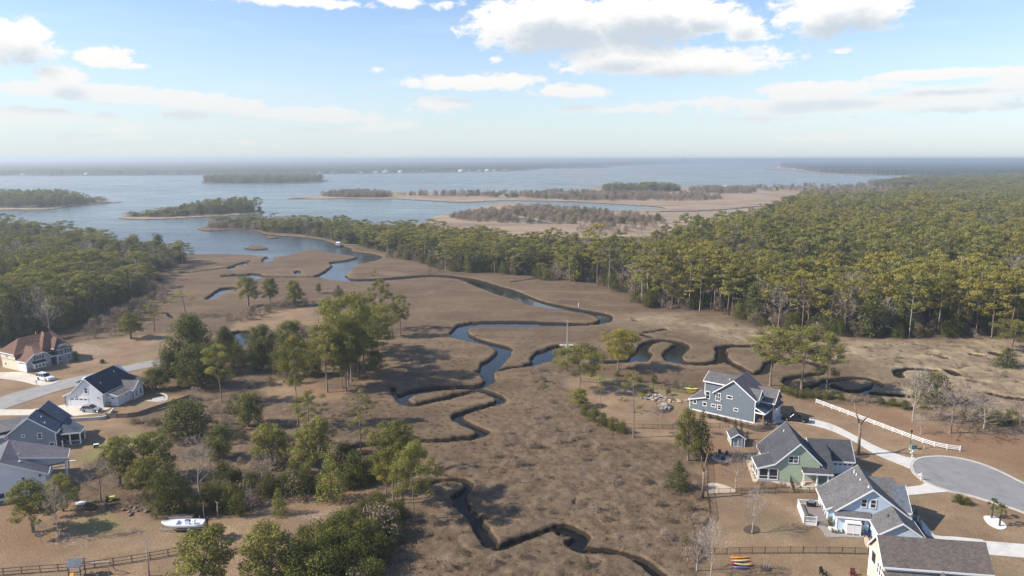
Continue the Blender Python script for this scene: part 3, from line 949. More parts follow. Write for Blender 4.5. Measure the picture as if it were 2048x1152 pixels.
BULB = [(1824, 927), (1836, 917.5), (1855, 914), (1885, 913), (1920, 917), (1960, 927), (2000, 943), (2048, 967), (2140, 1010), (2300, 1090), (2200, 1120), (2100, 1060), (2048, 1026),
        (1972, 1001), (1930, 989), (1890, 981), (1858, 968), (1832, 950), (1824, 938)]
for nm, o in (("cul_de_sac", sheet("cul_de_sac", BULB, M['asphalt'], 0.03)),
              ("kerb", ribbon("kerb", BULB, 0.6, 0.10, M['kerb'], True)),
              ("road", sheet("road", [(-300, 870), (-100, 838), (0, 795), (60, 777), (120, 761), (180, 748), (250, 732), (320, 718), (380, 706), (390, 712), (320, 730), (250, 745), (190, 762), (150, 773), (100, 787), (60, 801), (0, 822), (-100, 866), (-300, 900)], M['asphalt_pale'], 0.04)),
              ("driveway", sheet("driveway", [(1548, 846), (1556, 829), (1585, 830), (1610, 836), (1660, 847), (1712, 872), (1762, 897), (1812, 914), (1832, 917), (1822, 936), (1806, 931), (1750, 908), (1700, 878), (1650, 857), (1600, 846), (1572, 843)], M['concrete'], 0.05, 3)),
              ("driveway", sheet("driveway", [(1806, 975), (1841, 971), (1853, 964), (1870, 972), (1906, 983), (1868, 986), (1816, 991), (1800, 992)], M['concrete'], 0.05, 1, False)),
              ("driveway", sheet("driveway", [(1900, 1076), (1968, 1082), (2100, 1093), (2400, 1120), (2400, 1146), (2100, 1120), (1976, 1109), (1900, 1104)], M['concrete'], 0.05, 1, False)),
              ("path", ribbon("path", [(1828, 1030), (1845, 1050), (1862, 1070), (1885, 1076), (1910, 1077), (1968, 1083)], 1.1, 0.045, M['concrete'])),
              ("driveway", sheet("driveway", [(-60, 748), (0, 745), (37, 744), (60, 748), (90, 755), (120, 761), (85, 772), (50, 764), (0, 757), (-60, 757)], M['concrete_warm'], 0.05, 2)),
              ("driveway", sheet("driveway", [(-60, 822), (0, 819), (62, 819), (135, 809), (205, 814), (222, 816), (196, 827), (152, 832), (130, 830), (0, 831), (-60, 832)], M['concrete_warm'], 0.052, 1, False)),
              ("patio", sheet("patio", [(1640, 1048), (1655, 1056), (1668, 1066), (1700, 1068), (1728, 1070), (1726, 1076), (1690, 1074), (1654, 1074), (1646, 1062), (1634, 1050)], M['paver'], 0.06, 2)),
              ("sand_bed", sheet("sand_bed", [(1655, 1056), (1668, 1065), (1700, 1067), (1704, 1058), (1660, 1048)], M['gravel_white'], 0.075, 1, False)),
              ("sand_bed", sheet("sand_bed", [(1967, 1034), (1975, 1032), (1990, 1034), (2000, 1040), (2012, 1050), (2012, 1057), (2002, 1059), (1988, 1055), (1974, 1046)], M['gravel_white'], 0.07)),
              ("sand_bed", sheet("sand_bed", [(1494, 912), (1502, 908), (1507, 920), (1513, 940), (1517, 961), (1506, 963), (1500, 945), (1494, 928)], M['gravel_tan'], 0.06, 2)),
              ("sand_bed", sheet("sand_bed", [(1416, 967), (1440, 968), (1468, 978), (1470, 985), (1440, 986), (1416, 987)], M['gravel_tan'], 0.06, 2)),
              ("flower_bed", sheet("flower_bed", [(1540, 962), (1560, 963), (1610, 970), (1650, 973), (1650, 978), (1600, 979), (1575, 972)], M['gravel_tan'], 0.06, 2)),
              ("flower_bed", sheet("flower_bed", [(1728, 1071), (1736, 1075), (1742, 1096), (1740, 1100), (1730, 1088)], M['gravel_tan'], 0.06, 2)),
              ("mulch_bed", sheet("mulch_bed", [(1420, 828), (1470, 842), (1510, 852), (1548, 848), (1546, 858), (1520, 864), (1490, 856), (1440, 842), (1416, 833)], M['mulch'], 0.05)),
              ("mulch_bed", sheet("mulch_bed", [(1700, 906), (1722, 903), (1738, 908), (1734, 915), (1712, 917), (1700, 913)], M['mulch'], 0.05)),
              ("mulch_bed", sheet("mulch_bed", [(1488, 1056), (1504, 1050), (1518, 1056), (1518, 1064), (1504, 1068), (1490, 1064)], M['mulch'], 0.05)),
              ("mulch_bed", sheet("mulch_bed", [(1316, 816), (1330, 812), (1342, 818), (1340, 824), (1325, 827), (1316, 823)], M['mulch'], 0.05)),
              ("patio", ribbon("patio", [(295, 801), (318, 803), (331, 801), (333, 793), (326, 788), (312, 787)], 0.7, 0.06, M['kerb'])),
              ("patio", sheet("patio", [(308, 795), (326, 793), (329, 800), (314, 802), (304, 801)], M['kerb'], 0.05, 2))):
    tag(o, None, None, None, "structure")
# ------------------------------------------------------------------ houses
class House:
    """local frame: x along the side that faces the viewer, y away from it, z up; every part is a child of the house"""

    def __init__(s, name, loc, deg, label, wallmat, roofmat, trim='white'):
        s.root = empty(name, (loc[0], loc[1], 0), R(deg), label, 'house')
        s.wall, s.roof, s.trim = MB(), MB(), MB()
        s.wm, s.rm, s.tm = wallmat, roofmat, trim
        s.extra = {}
        s.single = []

    def prism(s, poly, axis, a, b, key=None):
        (s.wall if key is None else s.ex(key)).prism(poly, axis, a, b)

    def ex(s, key):
        if key[0] in ('corner_boards', 'downpipe', 'porch_post', 'pergola_rafters', 'porch_beam', 'front_wall'):
            mb_ = MB()                      # each of these is a piece of its own
            s.single.append((key, mb_))
            return mb_
        return s.extra.setdefault(key, MB())

    def plane(s, pts, th=0.17, fascia=(), key=None):
        (s.roof if key is None else s.ex(key)).slab(pts, th)
        for (i, j) in fascia:
            p, q_ = Vector(pts[i]), Vector(pts[j])
            o = Vector((0, 0, 0))
            c = sum((Vector(k) for k in pts), Vector()) / len(pts)
            mid = (p + q_) / 2
            o = (mid - c)
            o.z = 0
            e = (q_ - p)
            e.z = 0
            if e.length > 1e-6:
                e.normalize()
                o = o - e * o.dot(e)
            if o.length > 1e-6:
                o = o.normalized() * 0.05
            s.trim.beam(p + o - Vector((0, 0, .02)), q_ + o - Vector((0, 0, .02)), 0.09, 0.27)

    def gable(s, x0, x1, y0, y1, ze, zr, ridge='y', pos=None, ov=0.3, z0=-0.3, ze2=None, fascia=True):
        """box with a two-sided roof; ridge along local x or y at pos; ze / ze2 the two eave heights"""
        ze2 = ze if ze2 is None else ze2
        if ridge == 'y':
            pos = (x0 + x1) / 2 if pos is None else pos
            s.wall.prism([(x0, z0), (x1, z0), (x1, ze2), (pos, zr), (x0, ze)], 'y', y0, y1)
            k1, k2 = (zr - ze) / (pos - x0), (zr - ze2) / (x1 - pos)
            A = [(pos, y0 - ov, zr + .17), (pos, y1 + ov, zr + .17), (x0 - ov, y1 + ov, ze - ov * k1 + .17), (x0 - ov, y0 - ov, ze - ov * k1 + .17)]
            B = [(pos, y0 - ov, zr + .17), (pos, y1 + ov, zr + .17), (x1 + ov, y1 + ov, ze2 - ov * k2 + .17), (x1 + ov, y0 - ov, ze2 - ov * k2 + .17)]
        else:
            pos = (y0 + y1) / 2 if pos is None else pos
            s.wall.prism([(y0, z0), (y1, z0), (y1, ze2), (pos, zr), (y0, ze)], 'x', x0, x1)
            k1, k2 = (zr - ze) / (pos - y0), (zr - ze2) / (y1 - pos)
            A = [(x0 - ov, pos, zr + .17), (x1 + ov, pos, zr + .17), (x1 + ov, y0 - ov, ze - ov * k1 + .17), (x0 - ov, y0 - ov, ze - ov * k1 + .17)]
            B = [(x0 - ov, pos, zr + .17), (x1 + ov, pos, zr + .17), (x1 + ov, y1 + ov, ze2 - ov * k2 + .17), (x0 - ov, y1 + ov, ze2 - ov * k2 + .17)]
        f = ((2, 3), (0, 3), (1, 2)) if fascia else ()
        s.plane(A, fascia=f)
        s.plane(B, fascia=f)

    def _fr(s, face, at):
        """maps (along, up, out) on a wall face to local space. face 'f' front (-y), 'l' left (-x), 'r' right (+x), 'b' back"""
        if face == 'f':
            return lambda a, z, o: (a, at - o, z)
        if face == 'b':
            return lambda a, z, o: (a, at + o, z)
        if face == 'l':
            return lambda a, z, o: (at - o, a, z)
        return lambda a, z, o: (at + o, a, z)

    def _bx(s, mb_, fr, a0, a1, z0, z1, o0, o1):
        p, q_ = fr(a0, z0, o0), fr(a1, z1, o1)
        mb_.box(min(p[0], q_[0]), max(p[0], q_[0]), min(p[1], q_[1]), max(p[1], q_[1]), min(p[2], q_[2]), max(p[2], q_[2]))

    def window(s, face, at, a, z, w=0.9, h=1.4, panes=1, sash=True, fw=0.12, glass='glass', frame='white', shutter=None):
        fr = s._fr(face, at)
        f, gl = MB(), MB()
        s._bx(f, fr, a - w / 2 - fw, a + w / 2 + fw, z + h / 2, z + h / 2 + fw * 1.2, -.02, .07)
        s._bx(f, fr, a - w / 2 - fw, a + w / 2 + fw, z - h / 2 - fw * 1.2, z - h / 2, -.02, .09)
        for k in range(panes + 1):
            c = a - w / 2 + w * k / panes
            e = fw if k in (0, panes) else fw * .8
            c0 = c - fw if k == 0 else (c if k == panes else c - e / 2)
            s._bx(f, fr, c0, c0 + e, z - h / 2, z + h / 2, -.02, .068)
        if sash:
            s._bx(f, fr, a - w / 2, a + w / 2, z - .035, z + .035, -.02, .05)
        s._bx(gl, fr, a - w / 2, a + w / 2, z - h / 2, z + h / 2, -.02, .02)
        o = f.build("window", M[frame], s.root)
        gl.build("pane", M[glass], o)
        if shutter:
            for sg in (-1, 1):
                sm = MB()
                c = a + sg * (w / 2 + fw + .2)
                s._bx(sm, fr, c - .19, c + .19, z - h / 2, z + h / 2, 0.001, .06)
                sm.build("shutter", M[shutter], o)

    def garage_door(s, face, at, a, w=4.8, h=2.15, lights=4, z0=0.02):
        fr = s._fr(face, at)
        t, d, gl = MB(), MB(), MB()
        s._bx(t, fr, a - w / 2 - .15, a - w / 2, z0, z0 + h + .18, -.02, .06)
        s._bx(t, fr, a + w / 2, a + w / 2 + .15, z0, z0 + h + .18, -.02, .06)
        s._bx(t, fr, a - w / 2, a + w / 2, z0 + h, z0 + h + .18, -.02, .062)
        for k in range(4):
            s._bx(d, fr, a - w / 2, a + w / 2, z0 + h * k / 4, z0 + h * (k + 1) / 4 - .03, -.02, .03)
        o = d.build("garage_door", M['door_white'], s.root)
        t.build("door_frame", M['white'], o)
        if lights:
            for k in range(lights):
                c = a - w / 2 + w * (k + .5) / lights
                s._bx(gl, fr, c - w / lights * .36, c + w / lights * .36, z0 + h * .81, z0 + h * .94, .0, .045)
            gl.build("door_lights", M['glass'], o)

    def door(s, face, at, a, w=0.95, h=2.1, z0=0.3, col='door_white'):
        fr = s._fr(face, at)
        d, k = MB(), MB()
        s._bx(d, fr, a - w / 2, a + w / 2, z0, z0 + h, -.02, .05)
        o = d.build("door", M[col], s.root)
        s._bx(k, fr, a + w * .36, a + w * .42, z0 + h * .45, z0 + h * .5, .05, .1)
        k.build("handle", M['bronze'], o)

    def post(s, x, y, z0, z1, w=0.24, m_='white'):
        mb_ = MB().box(x - w / 2, x + w / 2, y - w / 2, y + w / 2, z0, z1)
        mb_.box(x - w * .7, x + w * .7, y - w * .7, y + w * .7, z0, z0 + .16)
        mb_.box(x - w * .68, x + w * .68, y - w * .68, y + w * .68, z1 - .14, z1 - .002)
        return mb_.build("post", M[m_], s.root)

    def vent(s, x, y, z, h=0.5, r=0.07, m_='white'):
        MB().cyl(x, y, z - .3, z + h, r, 8).cyl(x, y, z - .05, z + .05, r * 2.2, 8).build("roof_vent", M[m_], s.root)

    def done(s):
        s.wall.build("wall", M[s.wm], s.root)
        s.roof.build("roof", M[s.rm], s.root)
        if s.trim.v:
            s.trim.build("roof_trim", M[s.tm], s.root)
        for (nm, mt), mb_ in list(s.extra.items()) + s.single:
            mb_.build({'corner_boards': 'corner_board', 'pergola_rafters': 'rafter'}.get(nm, nm), M[mt], s.root)
        return s.root


# ---- slate blue two-storey house (right, on the marsh edge)
h = House("blue_house", (43.3, 163.8), -37.5, "slate blue two storey gabled house on the marsh edge with a black pickup parked outside", 'blue_siding', 'roof_mid')
h.wall.prism([(5.0, -.3), (15.8, -.3), (15.8, 5.6), (10.6, 9.25), (5.3, 5.2), (5.0, 5.2)], 'y', 0, 8.2)
h.plane([(10.6, -.35, 9.45), (10.6, 8.5, 9.45), (5.7, 8.5, 5.55), (5.7, -.35, 5.55)], fascia=((0, 3), (2, 3)))
h.plane([(10.6, -.35, 9.45), (10.6, 8.5, 9.45), (16.15, 8.5, 5.5), (16.15, -.35, 5.5)], fascia=((0, 3), (1, 2), (2, 3)))
h.wall.prism([(0, -.3), (5.0, -.3), (5.0, 4.2), (3.95, 3.8), (0, 2.6)], 'y', 0.004, 8.0)
h.plane([(-.3, -.3, 2.68), (4.2, -.3, 4.05), (4.2, 8.3, 4.05), (-.3, 8.3, 2.68)], fascia=((0, 1), (0, 3), (2, 3)))
h.wall.prism([(1.35, 3.5), (7.6, 3.5), (7.6, 7.55), (4.4, 9.0), (1.35, 7.55)], 'x', 3.1, 10.0)
h.plane([(2.8, .9, 7.6), (9.2, .9, 7.6), (10.8, 4.4, 9.22), (2.8, 4.4, 9.22)], fascia=((0, 1), (0, 3)))
h.plane([(2.8, 8.0, 7.6), (9.2, 8.0, 7.6), (10.8, 4.4, 9.22), (2.8, 4.4, 9.22)], fascia=((0, 3),))
h.plane([(4.0, .2, 4.3), (6.0, .2, 5.5), (6.0, 1.5, 5.62), (4.0, 1.5, 4.4)])
# garage wing with a brick gable facing right
h.ex(('brick_gable', 'brick')).prism([(4.2, -.3), (9.5, -.3), (9.5, 4.5), (6.7, 6.9), (4.2, 4.5)], 'x', 17.9, 18.7)
h.wall.prism([(4.2, -.3), (9.5, -.3), (9.5, 4.5), (6.7, 6.9), (4.2, 4.5)], 'x', 12.0, 17.9)
h.plane([(13.0, 6.7, 7.05), (19.0, 6.7, 7.05), (19.0, 3.9, 4.35), (13.0, 3.9, 4.35)], fascia=((1, 2), (2, 3)))
h.plane([(13.0, 6.7, 7.05), (19.0, 6.7, 7.05), (19.0, 9.8, 4.35), (13.0, 9.8, 4.35)], fascia=((1, 2), (2, 3)))
h.plane([(18.7, 4.0, 3.5), (18.7, 9.7, 3.5), (19.35, 9.7, 3.15), (19.35, 4.0, 3.15)], fascia=((2, 3),))
# dormer over the porch side
h.wall.prism([(1.0, 4.0), (4.4, 4.0), (4.4, 5.6), (2.7, 7.3), (1.0, 5.6)], 'x', 12.5, 15.95)
h.plane([(12.2, 2.7, 7.48), (16.3, 2.7, 7.48), (16.3, .7, 5.5), (12.2, .7, 5.5)], fascia=((1, 2), (2, 3)))
h.plane([(12.2, 2.7, 7.48), (16.3, 2.7, 7.48), (16.3, 4.7, 5.5), (12.2, 4.7, 5.5)], fascia=((1, 2),))
# corner porch
h.plane([(15.82, -.3, 4.1), (15.82, 4.2, 4.1), (18.3, 4.2, 3.0), (18.3, -.3, 3.0)], fascia=((0, 3), (2, 3)), key=('porch_roof', 'roof_teal'))
h.ex(('porch_floor', 'paver')).box(15.8, 18.1, -.2, 4.2, -.3, .25)
h.ex(('porch_beam', 'white')).box(15.8, 18.1, -.15, .1, 2.55, 2.85)
MB().box(17.35, 18.05, -.2, .5, .25, 1.25).build("pillar_base", M['stone'], h.root)
MB().box(17.55, 17.85, 0.0, .3, 1.25, 2.86).build("post", M['wood_red'], h.root)
for a, z, w, hh, ps in ((1.3, 2.15, .7, .75, 1), (3.8, 2.1, .75, .75, 1), (6.0, 2.2, 1.0, .45, 1), (7.45, 2.05, .75, 1.0, 1), (11.4, 2.35, .85, .5, 1), (7.0, 4.55, .95, 1.75, 2), (9.75, 5.05, 1.15, .55, 1), (4.45, 4.5, .9, 1.6, 1)):
    h.window('f', 0 if a != 4.45 else 0.0, a, z, w, hh, ps, hh > .9, .13, 'glass')
h.window('r', 15.95, 3.4, 5.2, .7, 1.1)
h.window('r', 15.95, 2.0, 5.2, .7, 1.1)
h.garage_door('r', 18.7, 7.0, 4.4, 2.3, 0)
h.door('r', 15.8, 2.2, 1.0, 2.1, .25, 'wood_dark')
for zz, xx in ((6.0, 12.3), (4.1, 7.9)):
    MB().cyl(xx, -.06, zz, zz + .18, .09, 8).build("wall_lamp", M['white'], h.root)
h.ex(('foundation', 'white_board')).box(-.06, 15.86, -.07, -.005, -.3, .28)
h.ex(('corner_boards', 'white')).box(-.05, .14, -.05, .1, .28, 2.6)
h.ex(('corner_boards', 'white')).box(15.68, 15.86, -.05, .1, .28, 5.5)
h.ex(('corner_boards', 'white')).box(3.04, 3.2, 1.3, 1.5, 4.0, 7.5)
h.ex(('corner_boards', 'white')).box(18.6, 18.78, 4.1, 4.28, -.3, 4.3)
h.vent(8.6, 2.6, 8.4)
h.done()

# ---- sage green house
h = House("green_house", (46.6, 124.9), -8, "sage green gabled house with charcoal roof and screened porch beside the garden shed", 'green_siding', 'roof_char')
h.wall.prism([(0, -.3), (11, -.3), (11, 4.0), (7.2, 7.7), (2.9, 3.5), (0, 2.55)], 'y', 0, 4.8)
h.wall.prism([(2.1, -.3), (11, -.3), (11, 4.0), (7.2, 7.7), (2.1, 2.75)], 'y', 4.8, 10.8)
h.plane([(7.2, -.3, 7.95), (7.2, 4.9, 7.95), (2.9, 4.9, 3.72), (2.9, -.3, 3.72)], fascia=((0, 3),))
h.plane([(2.9, -.3, 3.72), (2.9, 4.9, 3.72), (-.3, 4.9, 2.68), (-.3, -.3, 2.68)], fascia=((0, 3), (2, 3), (1, 2)))
h.plane([(7.2, 4.9, 7.95), (7.2, 11.2, 7.95), (1.75, 11.2, 2.6), (1.75, 4.9, 2.6)], fascia=((1, 2), (2, 3)))
h.plane([(7.2, -.3, 7.95), (7.2, 11.2, 7.95), (11.3, 11.2, 3.95), (11.3, -.3, 3.95)], fascia=((0, 3), (1, 2)))
h.wall.prism([(1.0, -.3), (6.2, -.3), (6.2, 4.3), (4.2, 4.5), (1.0, 3.3)], 'x', 8.3, 13.6)
h.plane([(7.75, -1.45, 2.72), (13.1, -1.45, 2.72), (13.95, 4.2, 4.8), (7.75, 4.2, 4.8)], fascia=((0, 1),))
h.plane([(7.75, 4.2, 4.8), (13.95, 4.2, 4.8), (13.95, 8.0, 5.05), (7.75, 8.0, 5.05)], .1)
h.gable(11.0, 18.6, 5.3, 12.0, 2.75, 5.5, 'x', 8.6, .3)
h.ex(('porch_floor', 'concrete')).box(7.8, 13.0, -1.2, 1.0, -.3, .25)
h.ex(('porch_beam', 'white')).box(7.8, 13.0, -1.28, -1.05, 2.4, 2.62)
h.ex(('porch_beam', 'white')).box(7.8, 8.0, -1.2, 0, 2.4, 2.62)
for x in (7.95, 10.3, 12.25, 12.95):
    h.post(x, -1.17, .25, 2.4)
h.window('f', 0, 6.2, 4.62, 1.6, 1.25, 2)
h.window('f', 0, 1.0, 1.5, 1.45, 2.0, 1, False, .14, 'screen')
h.window('f', 0, 2.75, 1.5, 1.45, 2.0, 1, False, .14, 'screen')
for a in (1.1, 2.7, 4.0):
    h.window('l', 0, a, 1.5, 1.15, 2.0, 1, False, .12, 'screen')
h.ex(('screen_rail', 'white')).box(.25, 3.5, -.06, .02, 1.02, 1.1)
h.ex(('foundation', 'gray_siding')).box(-.05, 8.0, -.06, -.004, -.3, .22)
h.garage_door('f', 5.3, 16.3, 4.4, 2.2, 5)
h.ex(('corner_boards', 'white')).box(-.05, .12, -.05, .1, .22, 2.55)
h.door('f', 1.0, 10.8, 1.0, 2.05, .25, 'glass')
MB().box(8.3, 10.1, -.9, -.2, .25, .62).box(8.3, 10.1, -.35, -.2, .62, 1.0).build("porch_sofa", M['gravel_tan'], h.root)
h.vent(6.2, 8.3, 6.95, .3)
h.done()

# ---- pale blue house with deck
h = House("pale_blue_house", (53.3, 106.9), -12, "pale blue gabled house with grey roof and white railed deck beside the turning circle", 'sky_siding', 'roof_grey')
h.wall.prism([(0, -.3), (4.9, -.3), (4.9, 2.55), (0, 2.55)], 'y', 0.0, 1.0)
h.wall.prism([(0, -.3), (11, -.3), (11, 2.9), (5.2, 7.2), (0, 3.1)], 'y', 0.8, 9.6)
h.plane([(5.2, .45, 7.42), (5.2, 10.0, 7.42), (-.35, 10.0, 3.04), (-.35, .45, 3.04)], fascia=((0, 3), (1, 2)))
h.plane([(5.2, .45, 7.42), (5.2, 10.0, 7.42), (11.3, 10.0, 2.95), (11.3, .45, 2.95)], fascia=((0, 3), (2, 3)))
h.plane([(-.35, -.35, 2.6), (5.2, -.35, 2.6), (5.2, .82, 3.2), (-.35, .82, 3.2)], fascia=((0, 1),))
h.plane([(-.35, 10.0, 3.04), (-.35, .45, 3.04), (-.36, -.35, 2.62), (-.36, -.3, 2.62)], .12)
# lower bay behind the deck, with its own shallow roof
h.wall.prism([(-.9, -.3), (0, -.3), (0, 2.9), (-.9, 2.45)], 'y', 2.2, 9.6)
h.plane([(-1.3, 2.0, 2.5), (-1.3, 9.9, 2.5), (1.2, 9.9, 3.75), (.9, 2.0, 3.72)], .12, fascia=((0, 1), (0, 3)))
# wings to the right
h.wall.prism([(3.2, -.3), (9.6, -.3), (9.6, 4.5), (7.2, 6.4), (3.2, 3.6)], 'x', 7.0, 10.0)
h.plane([(5.6, 7.2, 6.72), (10.3, 7.2, 6.72), (10.3, 2.6, 3.55), (8.0, 1.6, 3.2 + 1.95), (5.6, 6.9, 6.6)], fascia=())
h.plane([(5.6, 7.2, 6.72), (10.3, 7.2, 6.72), (10.3, 10.0, 4.3), (5.6, 10.0, 4.3)])
h.wall.prism([(2.4, -.3), (9.0, -.3), (9.0, 3.5), (6.2, 5.9), (2.4, 3.2)], 'x', 10.0, 11.4)
h.plane([(9.6, 6.2, 6.12), (11.75, 6.2, 6.12), (11.75, 1.9, 3.2), (9.6, 1.9, 3.2)], fascia=((1, 2), (2, 3)), key=('dark_roof', 'roof_slate'))
h.plane([(9.6, 6.2, 6.12), (11.75, 6.2, 6.12), (11.75, 9.3, 3.5), (9.6, 9.3, 3.5)], fascia=((1, 2),), key=('dark_roof', 'roof_slate'))
# front garage wing
h.gable(5.2, 11.4, -4.6, 0.9, 2.5, 4.55, 'y', 8.3, .3)
# windows, outdoor shower cabin, deck
h.window('f', 0.8, 4.1, 4.75, .72, 1.3)
h.window('f', 0.8, 5.5, 4.75, .72, 1.3)
h.window('f', 0, 4.0, 1.7, .5, .75)
h.window('f', 0, 3.35, 1.8, .3, .45)
for a in (3.2, 4.5, 5.8, 7.1):
    h.window('l', -.9, a, 1.35, .85, 1.9, 1, True, .1)
MB().box(1.25, 1.4, -1.35, 0.0, 0, 2.0).box(3.3, 3.45, -1.35, 0.0, 0, 2.0).box(1.4, 2.3, -1.35, -1.28, .25, 1.75).box(2.4, 3.3, -1.35, -1.28, .25, 1.75).box(1.2, 3.5, -1.45, .0, 2.0, 2.08).box(1.4, 3.3, -1.35, -1.28, 1.9, 2.0).box(2.3, 2.4, -1.37, -1.26, .0, 2.0).build("shower_cabin", M['white'], h.root)
h.ex(('corner_boards', 'white')).box(-.05, .14, -.05, .1, -.3, 2.5)
h.ex(('corner_boards', 'white')).box(-.95, -.8, 2.15, 2.3, -.3, 2.4)
h.ex(('corner_boards', 'white')).box(5.15, 5.3, -4.66, -4.5, -.3, 2.4)
h.ex(('deck_floor', 'deckboard')).box(-4.7, -.92, .8, 6.8, -.2, .55)
for (a0, b0, a1, b1) in ((-4.8, 6.8, -4.8, .7), (-4.8, .7, -2.9, .7), (-4.8, 6.8, -3.1, 6.8), (-2.5, 6.9, -1.0, 6.9)):
    rl = MB()
    L = math.hypot(a1 - a0, b1 - b0)
    k = max(2, int(L / .16))
    rl.beam((a0, b0, 1.5), (a1, b1, 1.5), .12, .09)
    rl.beam((a0, b0, .78), (a1, b1, .78), .1, .08)
    for i in range(k + 1):
        t = i / k
        x, y = a0 + (a1 - a0) * t, b0 + (b1 - b0) * t
        w = .07 if i in (0, k) else .022
        rl.box(x - w, x + w, y - w, y + w, -.1 if w > .05 else .72, 1.6 if w > .05 else 1.45)
    rl.box(min(a0, a1) - .03, max(a0, a1) + .03, min(b0, b1) - .03, max(b0, b1) + .03, -.2, .5)
    rl.build("deck_railing", M['white'], h.root)
for x, y, z, hh in ((4.2, 8.1, 6.8, .5), (4.3, 7.0, 6.8, .35), (4.4, 4.9, 6.9, .3), (4.8, 1.6, 7.2, .3)):
    h.vent(x, y, z, hh)
h.vent(7.1, -1.6, 3.8, .55, .09, 'black')
h.done()

# ---- cream house with the long taupe roof (cut by the right lower corner)
h = House("cream_house", (52.2, 93.8), -8, "cream two storey house with a long taupe shingle roof in the lower right corner", 'tan_siding', 'roof_taupe')
h.wall.prism([(-5.0, -.3), (.3, -.3), (.3, 4.9), (-2.3, 7.6), (-5.0, 4.9)], 'x', 0, 13.5)
h.plane([(-.35, -2.3, 7.82), (13.85, -2.3, 7.82), (13.85, -5.35, 4.75), (-.35, -5.35, 4.75)], fascia=((2, 3), (0, 3)))
h.plane([(-.35, -2.3, 7.82), (13.85, -2.3, 7.82), (13.85, .65, 4.75), (-.35, .65, 4.75)], fascia=((0, 3), (1, 2)))
h.ex(('front_wall', 'gray_siding')).box(.05, 13.45, -5.06, -5.003, -.3, 4.85)
h.window('l', 0, -1.2, 3.7, 1.5, 1.7, 1, False, .16, 'screen')
for a in (-3.0, -3.75, -4.5):
    h.window('l', 0, a, 3.2, .5, 1.5)
h.ex(('corner_boards', 'white')).box(-.06, .1, -5.08, -4.9, -.3, 4.8)
h.ex(('porch_post', 'white')).box(-.12, .1, .1, .36, -.3, 4.6)
h.ex(('porch_post', 'white')).box(-.1, .02, -2.2, -2.05, -.3, 2.6)
h.ex(('porch_post', 'white')).box(-.1, .02, -2.0, .1, 2.45, 2.65)
h.wall.prism([(.5, -.3), (13, -.3), (13, 2.7), (.5, 2.7)], 'y', -9.5, -5.1)
h.plane([(-.3, -9.9, 2.6), (13.4, -9.9, 2.6), (13.4, -5.1, 4.0), (-.3, -5.1, 4.0)], fascia=((0, 3), (0, 1)))
h.plane([(4.6, -9.0, 3.0), (7.3, -5.12, 4.66), (7.3, -9.8, 4.66)], fascia=())
h.plane([(10.2, -9.0, 3.0), (7.3, -5.12, 4.66), (7.3, -9.8, 4.66)], fascia=())
h.done()

# ---- white house with navy roof
h = House("white_house", (-110.0, 165.9), -6, "white boarded house with dark navy roof and a silver car before its garage", 'white_board', 'roof_navy')
h.wall.prism([(0, -.3), (10.0, -.3), (10.0, 3.6), (5.6, 7.2), (1.7, 3.5), (0, 2.75)], 'y', 0, 12.5)
h.plane([(5.6, -.3, 7.4), (5.6, 10.8, 7.4), (10.3, 12.8, 3.55), (10.3, -.3, 3.55)], fascia=((0, 3), (2, 3)))
h.plane([(5.6, -.3, 7.4), (5.6, 10.8, 7.4), (1.7, 12.8, 3.7), (1.7, -.3, 3.7)], fascia=((0, 3),))
h.plane([(1.7, -.3, 3.7), (1.7, 12.8, 3.7), (-.5, 12.8, 2.75), (-.5, -.3, 2.75)], fascia=((0, 3), (2, 3)))
h.plane([(5.6, 10.8, 7.4), (10.3, 12.8, 3.55), (13.6, 13.6, 2.8), (10, 15.0, 2.8), (1.7, 14.8, 3.2)])
h.wall.prism([(1.2, -.3), (6.2, -.3), (6.2, 2.65), (1.2, 2.65)], 'x', 9.9, 12.8)
h.plane([(9.0, 1.0, 3.72), (13.1, 1.0, 2.72), (13.1, 6.3, 2.72), (9.0, 6.3, 3.72)], fascia=((0, 1), (1, 2)), key=('wing_roof', 'roof_mid'))
h.wall.prism([(6.1, -.3), (10.2, -.3), (10.2, 2.7), (8.15, 4.3), (6.1, 2.7)], 'x', 9.9, 13.6)
h.plane([(7.2, 8.15, 4.5), (13.9, 8.15, 4.5), (13.9, 5.8, 2.66), (9.0, 5.8, 2.66)], fascia=((1, 2), (2, 3)), key=('wing_roof', 'roof_mid'))
h.plane([(7.2, 8.15, 4.5), (13.9, 8.15, 4.5), (13.9, 10.5, 2.66), (9.0, 10.5, 2.66)], fascia=((1, 2),), key=('wing_roof', 'roof_mid'))
h.plane([(8.5, 10.2, 4.0), (13.4, 10.3, 2.78), (13.4, 13.6, 2.78), (8.5, 13.8, 4.2)], key=('wing_roof', 'roof_mid'))
h.ex(('porch_pillar', 'brick')).box(12.6, 13.1, 12.9, 13.4, -.3, 2.75)
h.ex(('back_wall', 'brick')).box(9.9, 12.2, 10.25, 13.2, -.3, 2.7)
h.window('f', 0, 5.6, 4.15, .75, 1.25)
h.garage_door('f', 0, 3.5, 4.7, 2.1, 4)
h.window('f', 1.2, 11.6, 2.0, .8, .3, 1, False, .07)
h.window('r', 13.6, 7.2, 1.35, .6, 1.3)
h.window('r', 13.6, 9.1, 1.35, .6, 1.3)
h.window('r', 12.8, 4.6, 1.9, .45, .6)
h.door('r', 12.8, 5.4, .9, 2.0, .05)
for x in (2.95, 8.6):
    MB().box(x - .08, x + .08, -.14, .0, 2.35, 2.6).build("wall_lamp", M['black'], h.root)
h.ex(('downpipe', 'bronze')).box(-.1, 0, -.14, -.04, -.1, 2.6)
h.ex(('downpipe', 'bronze')).box(9.94, 10.02, -.14, -.05, -.1, 3.5)
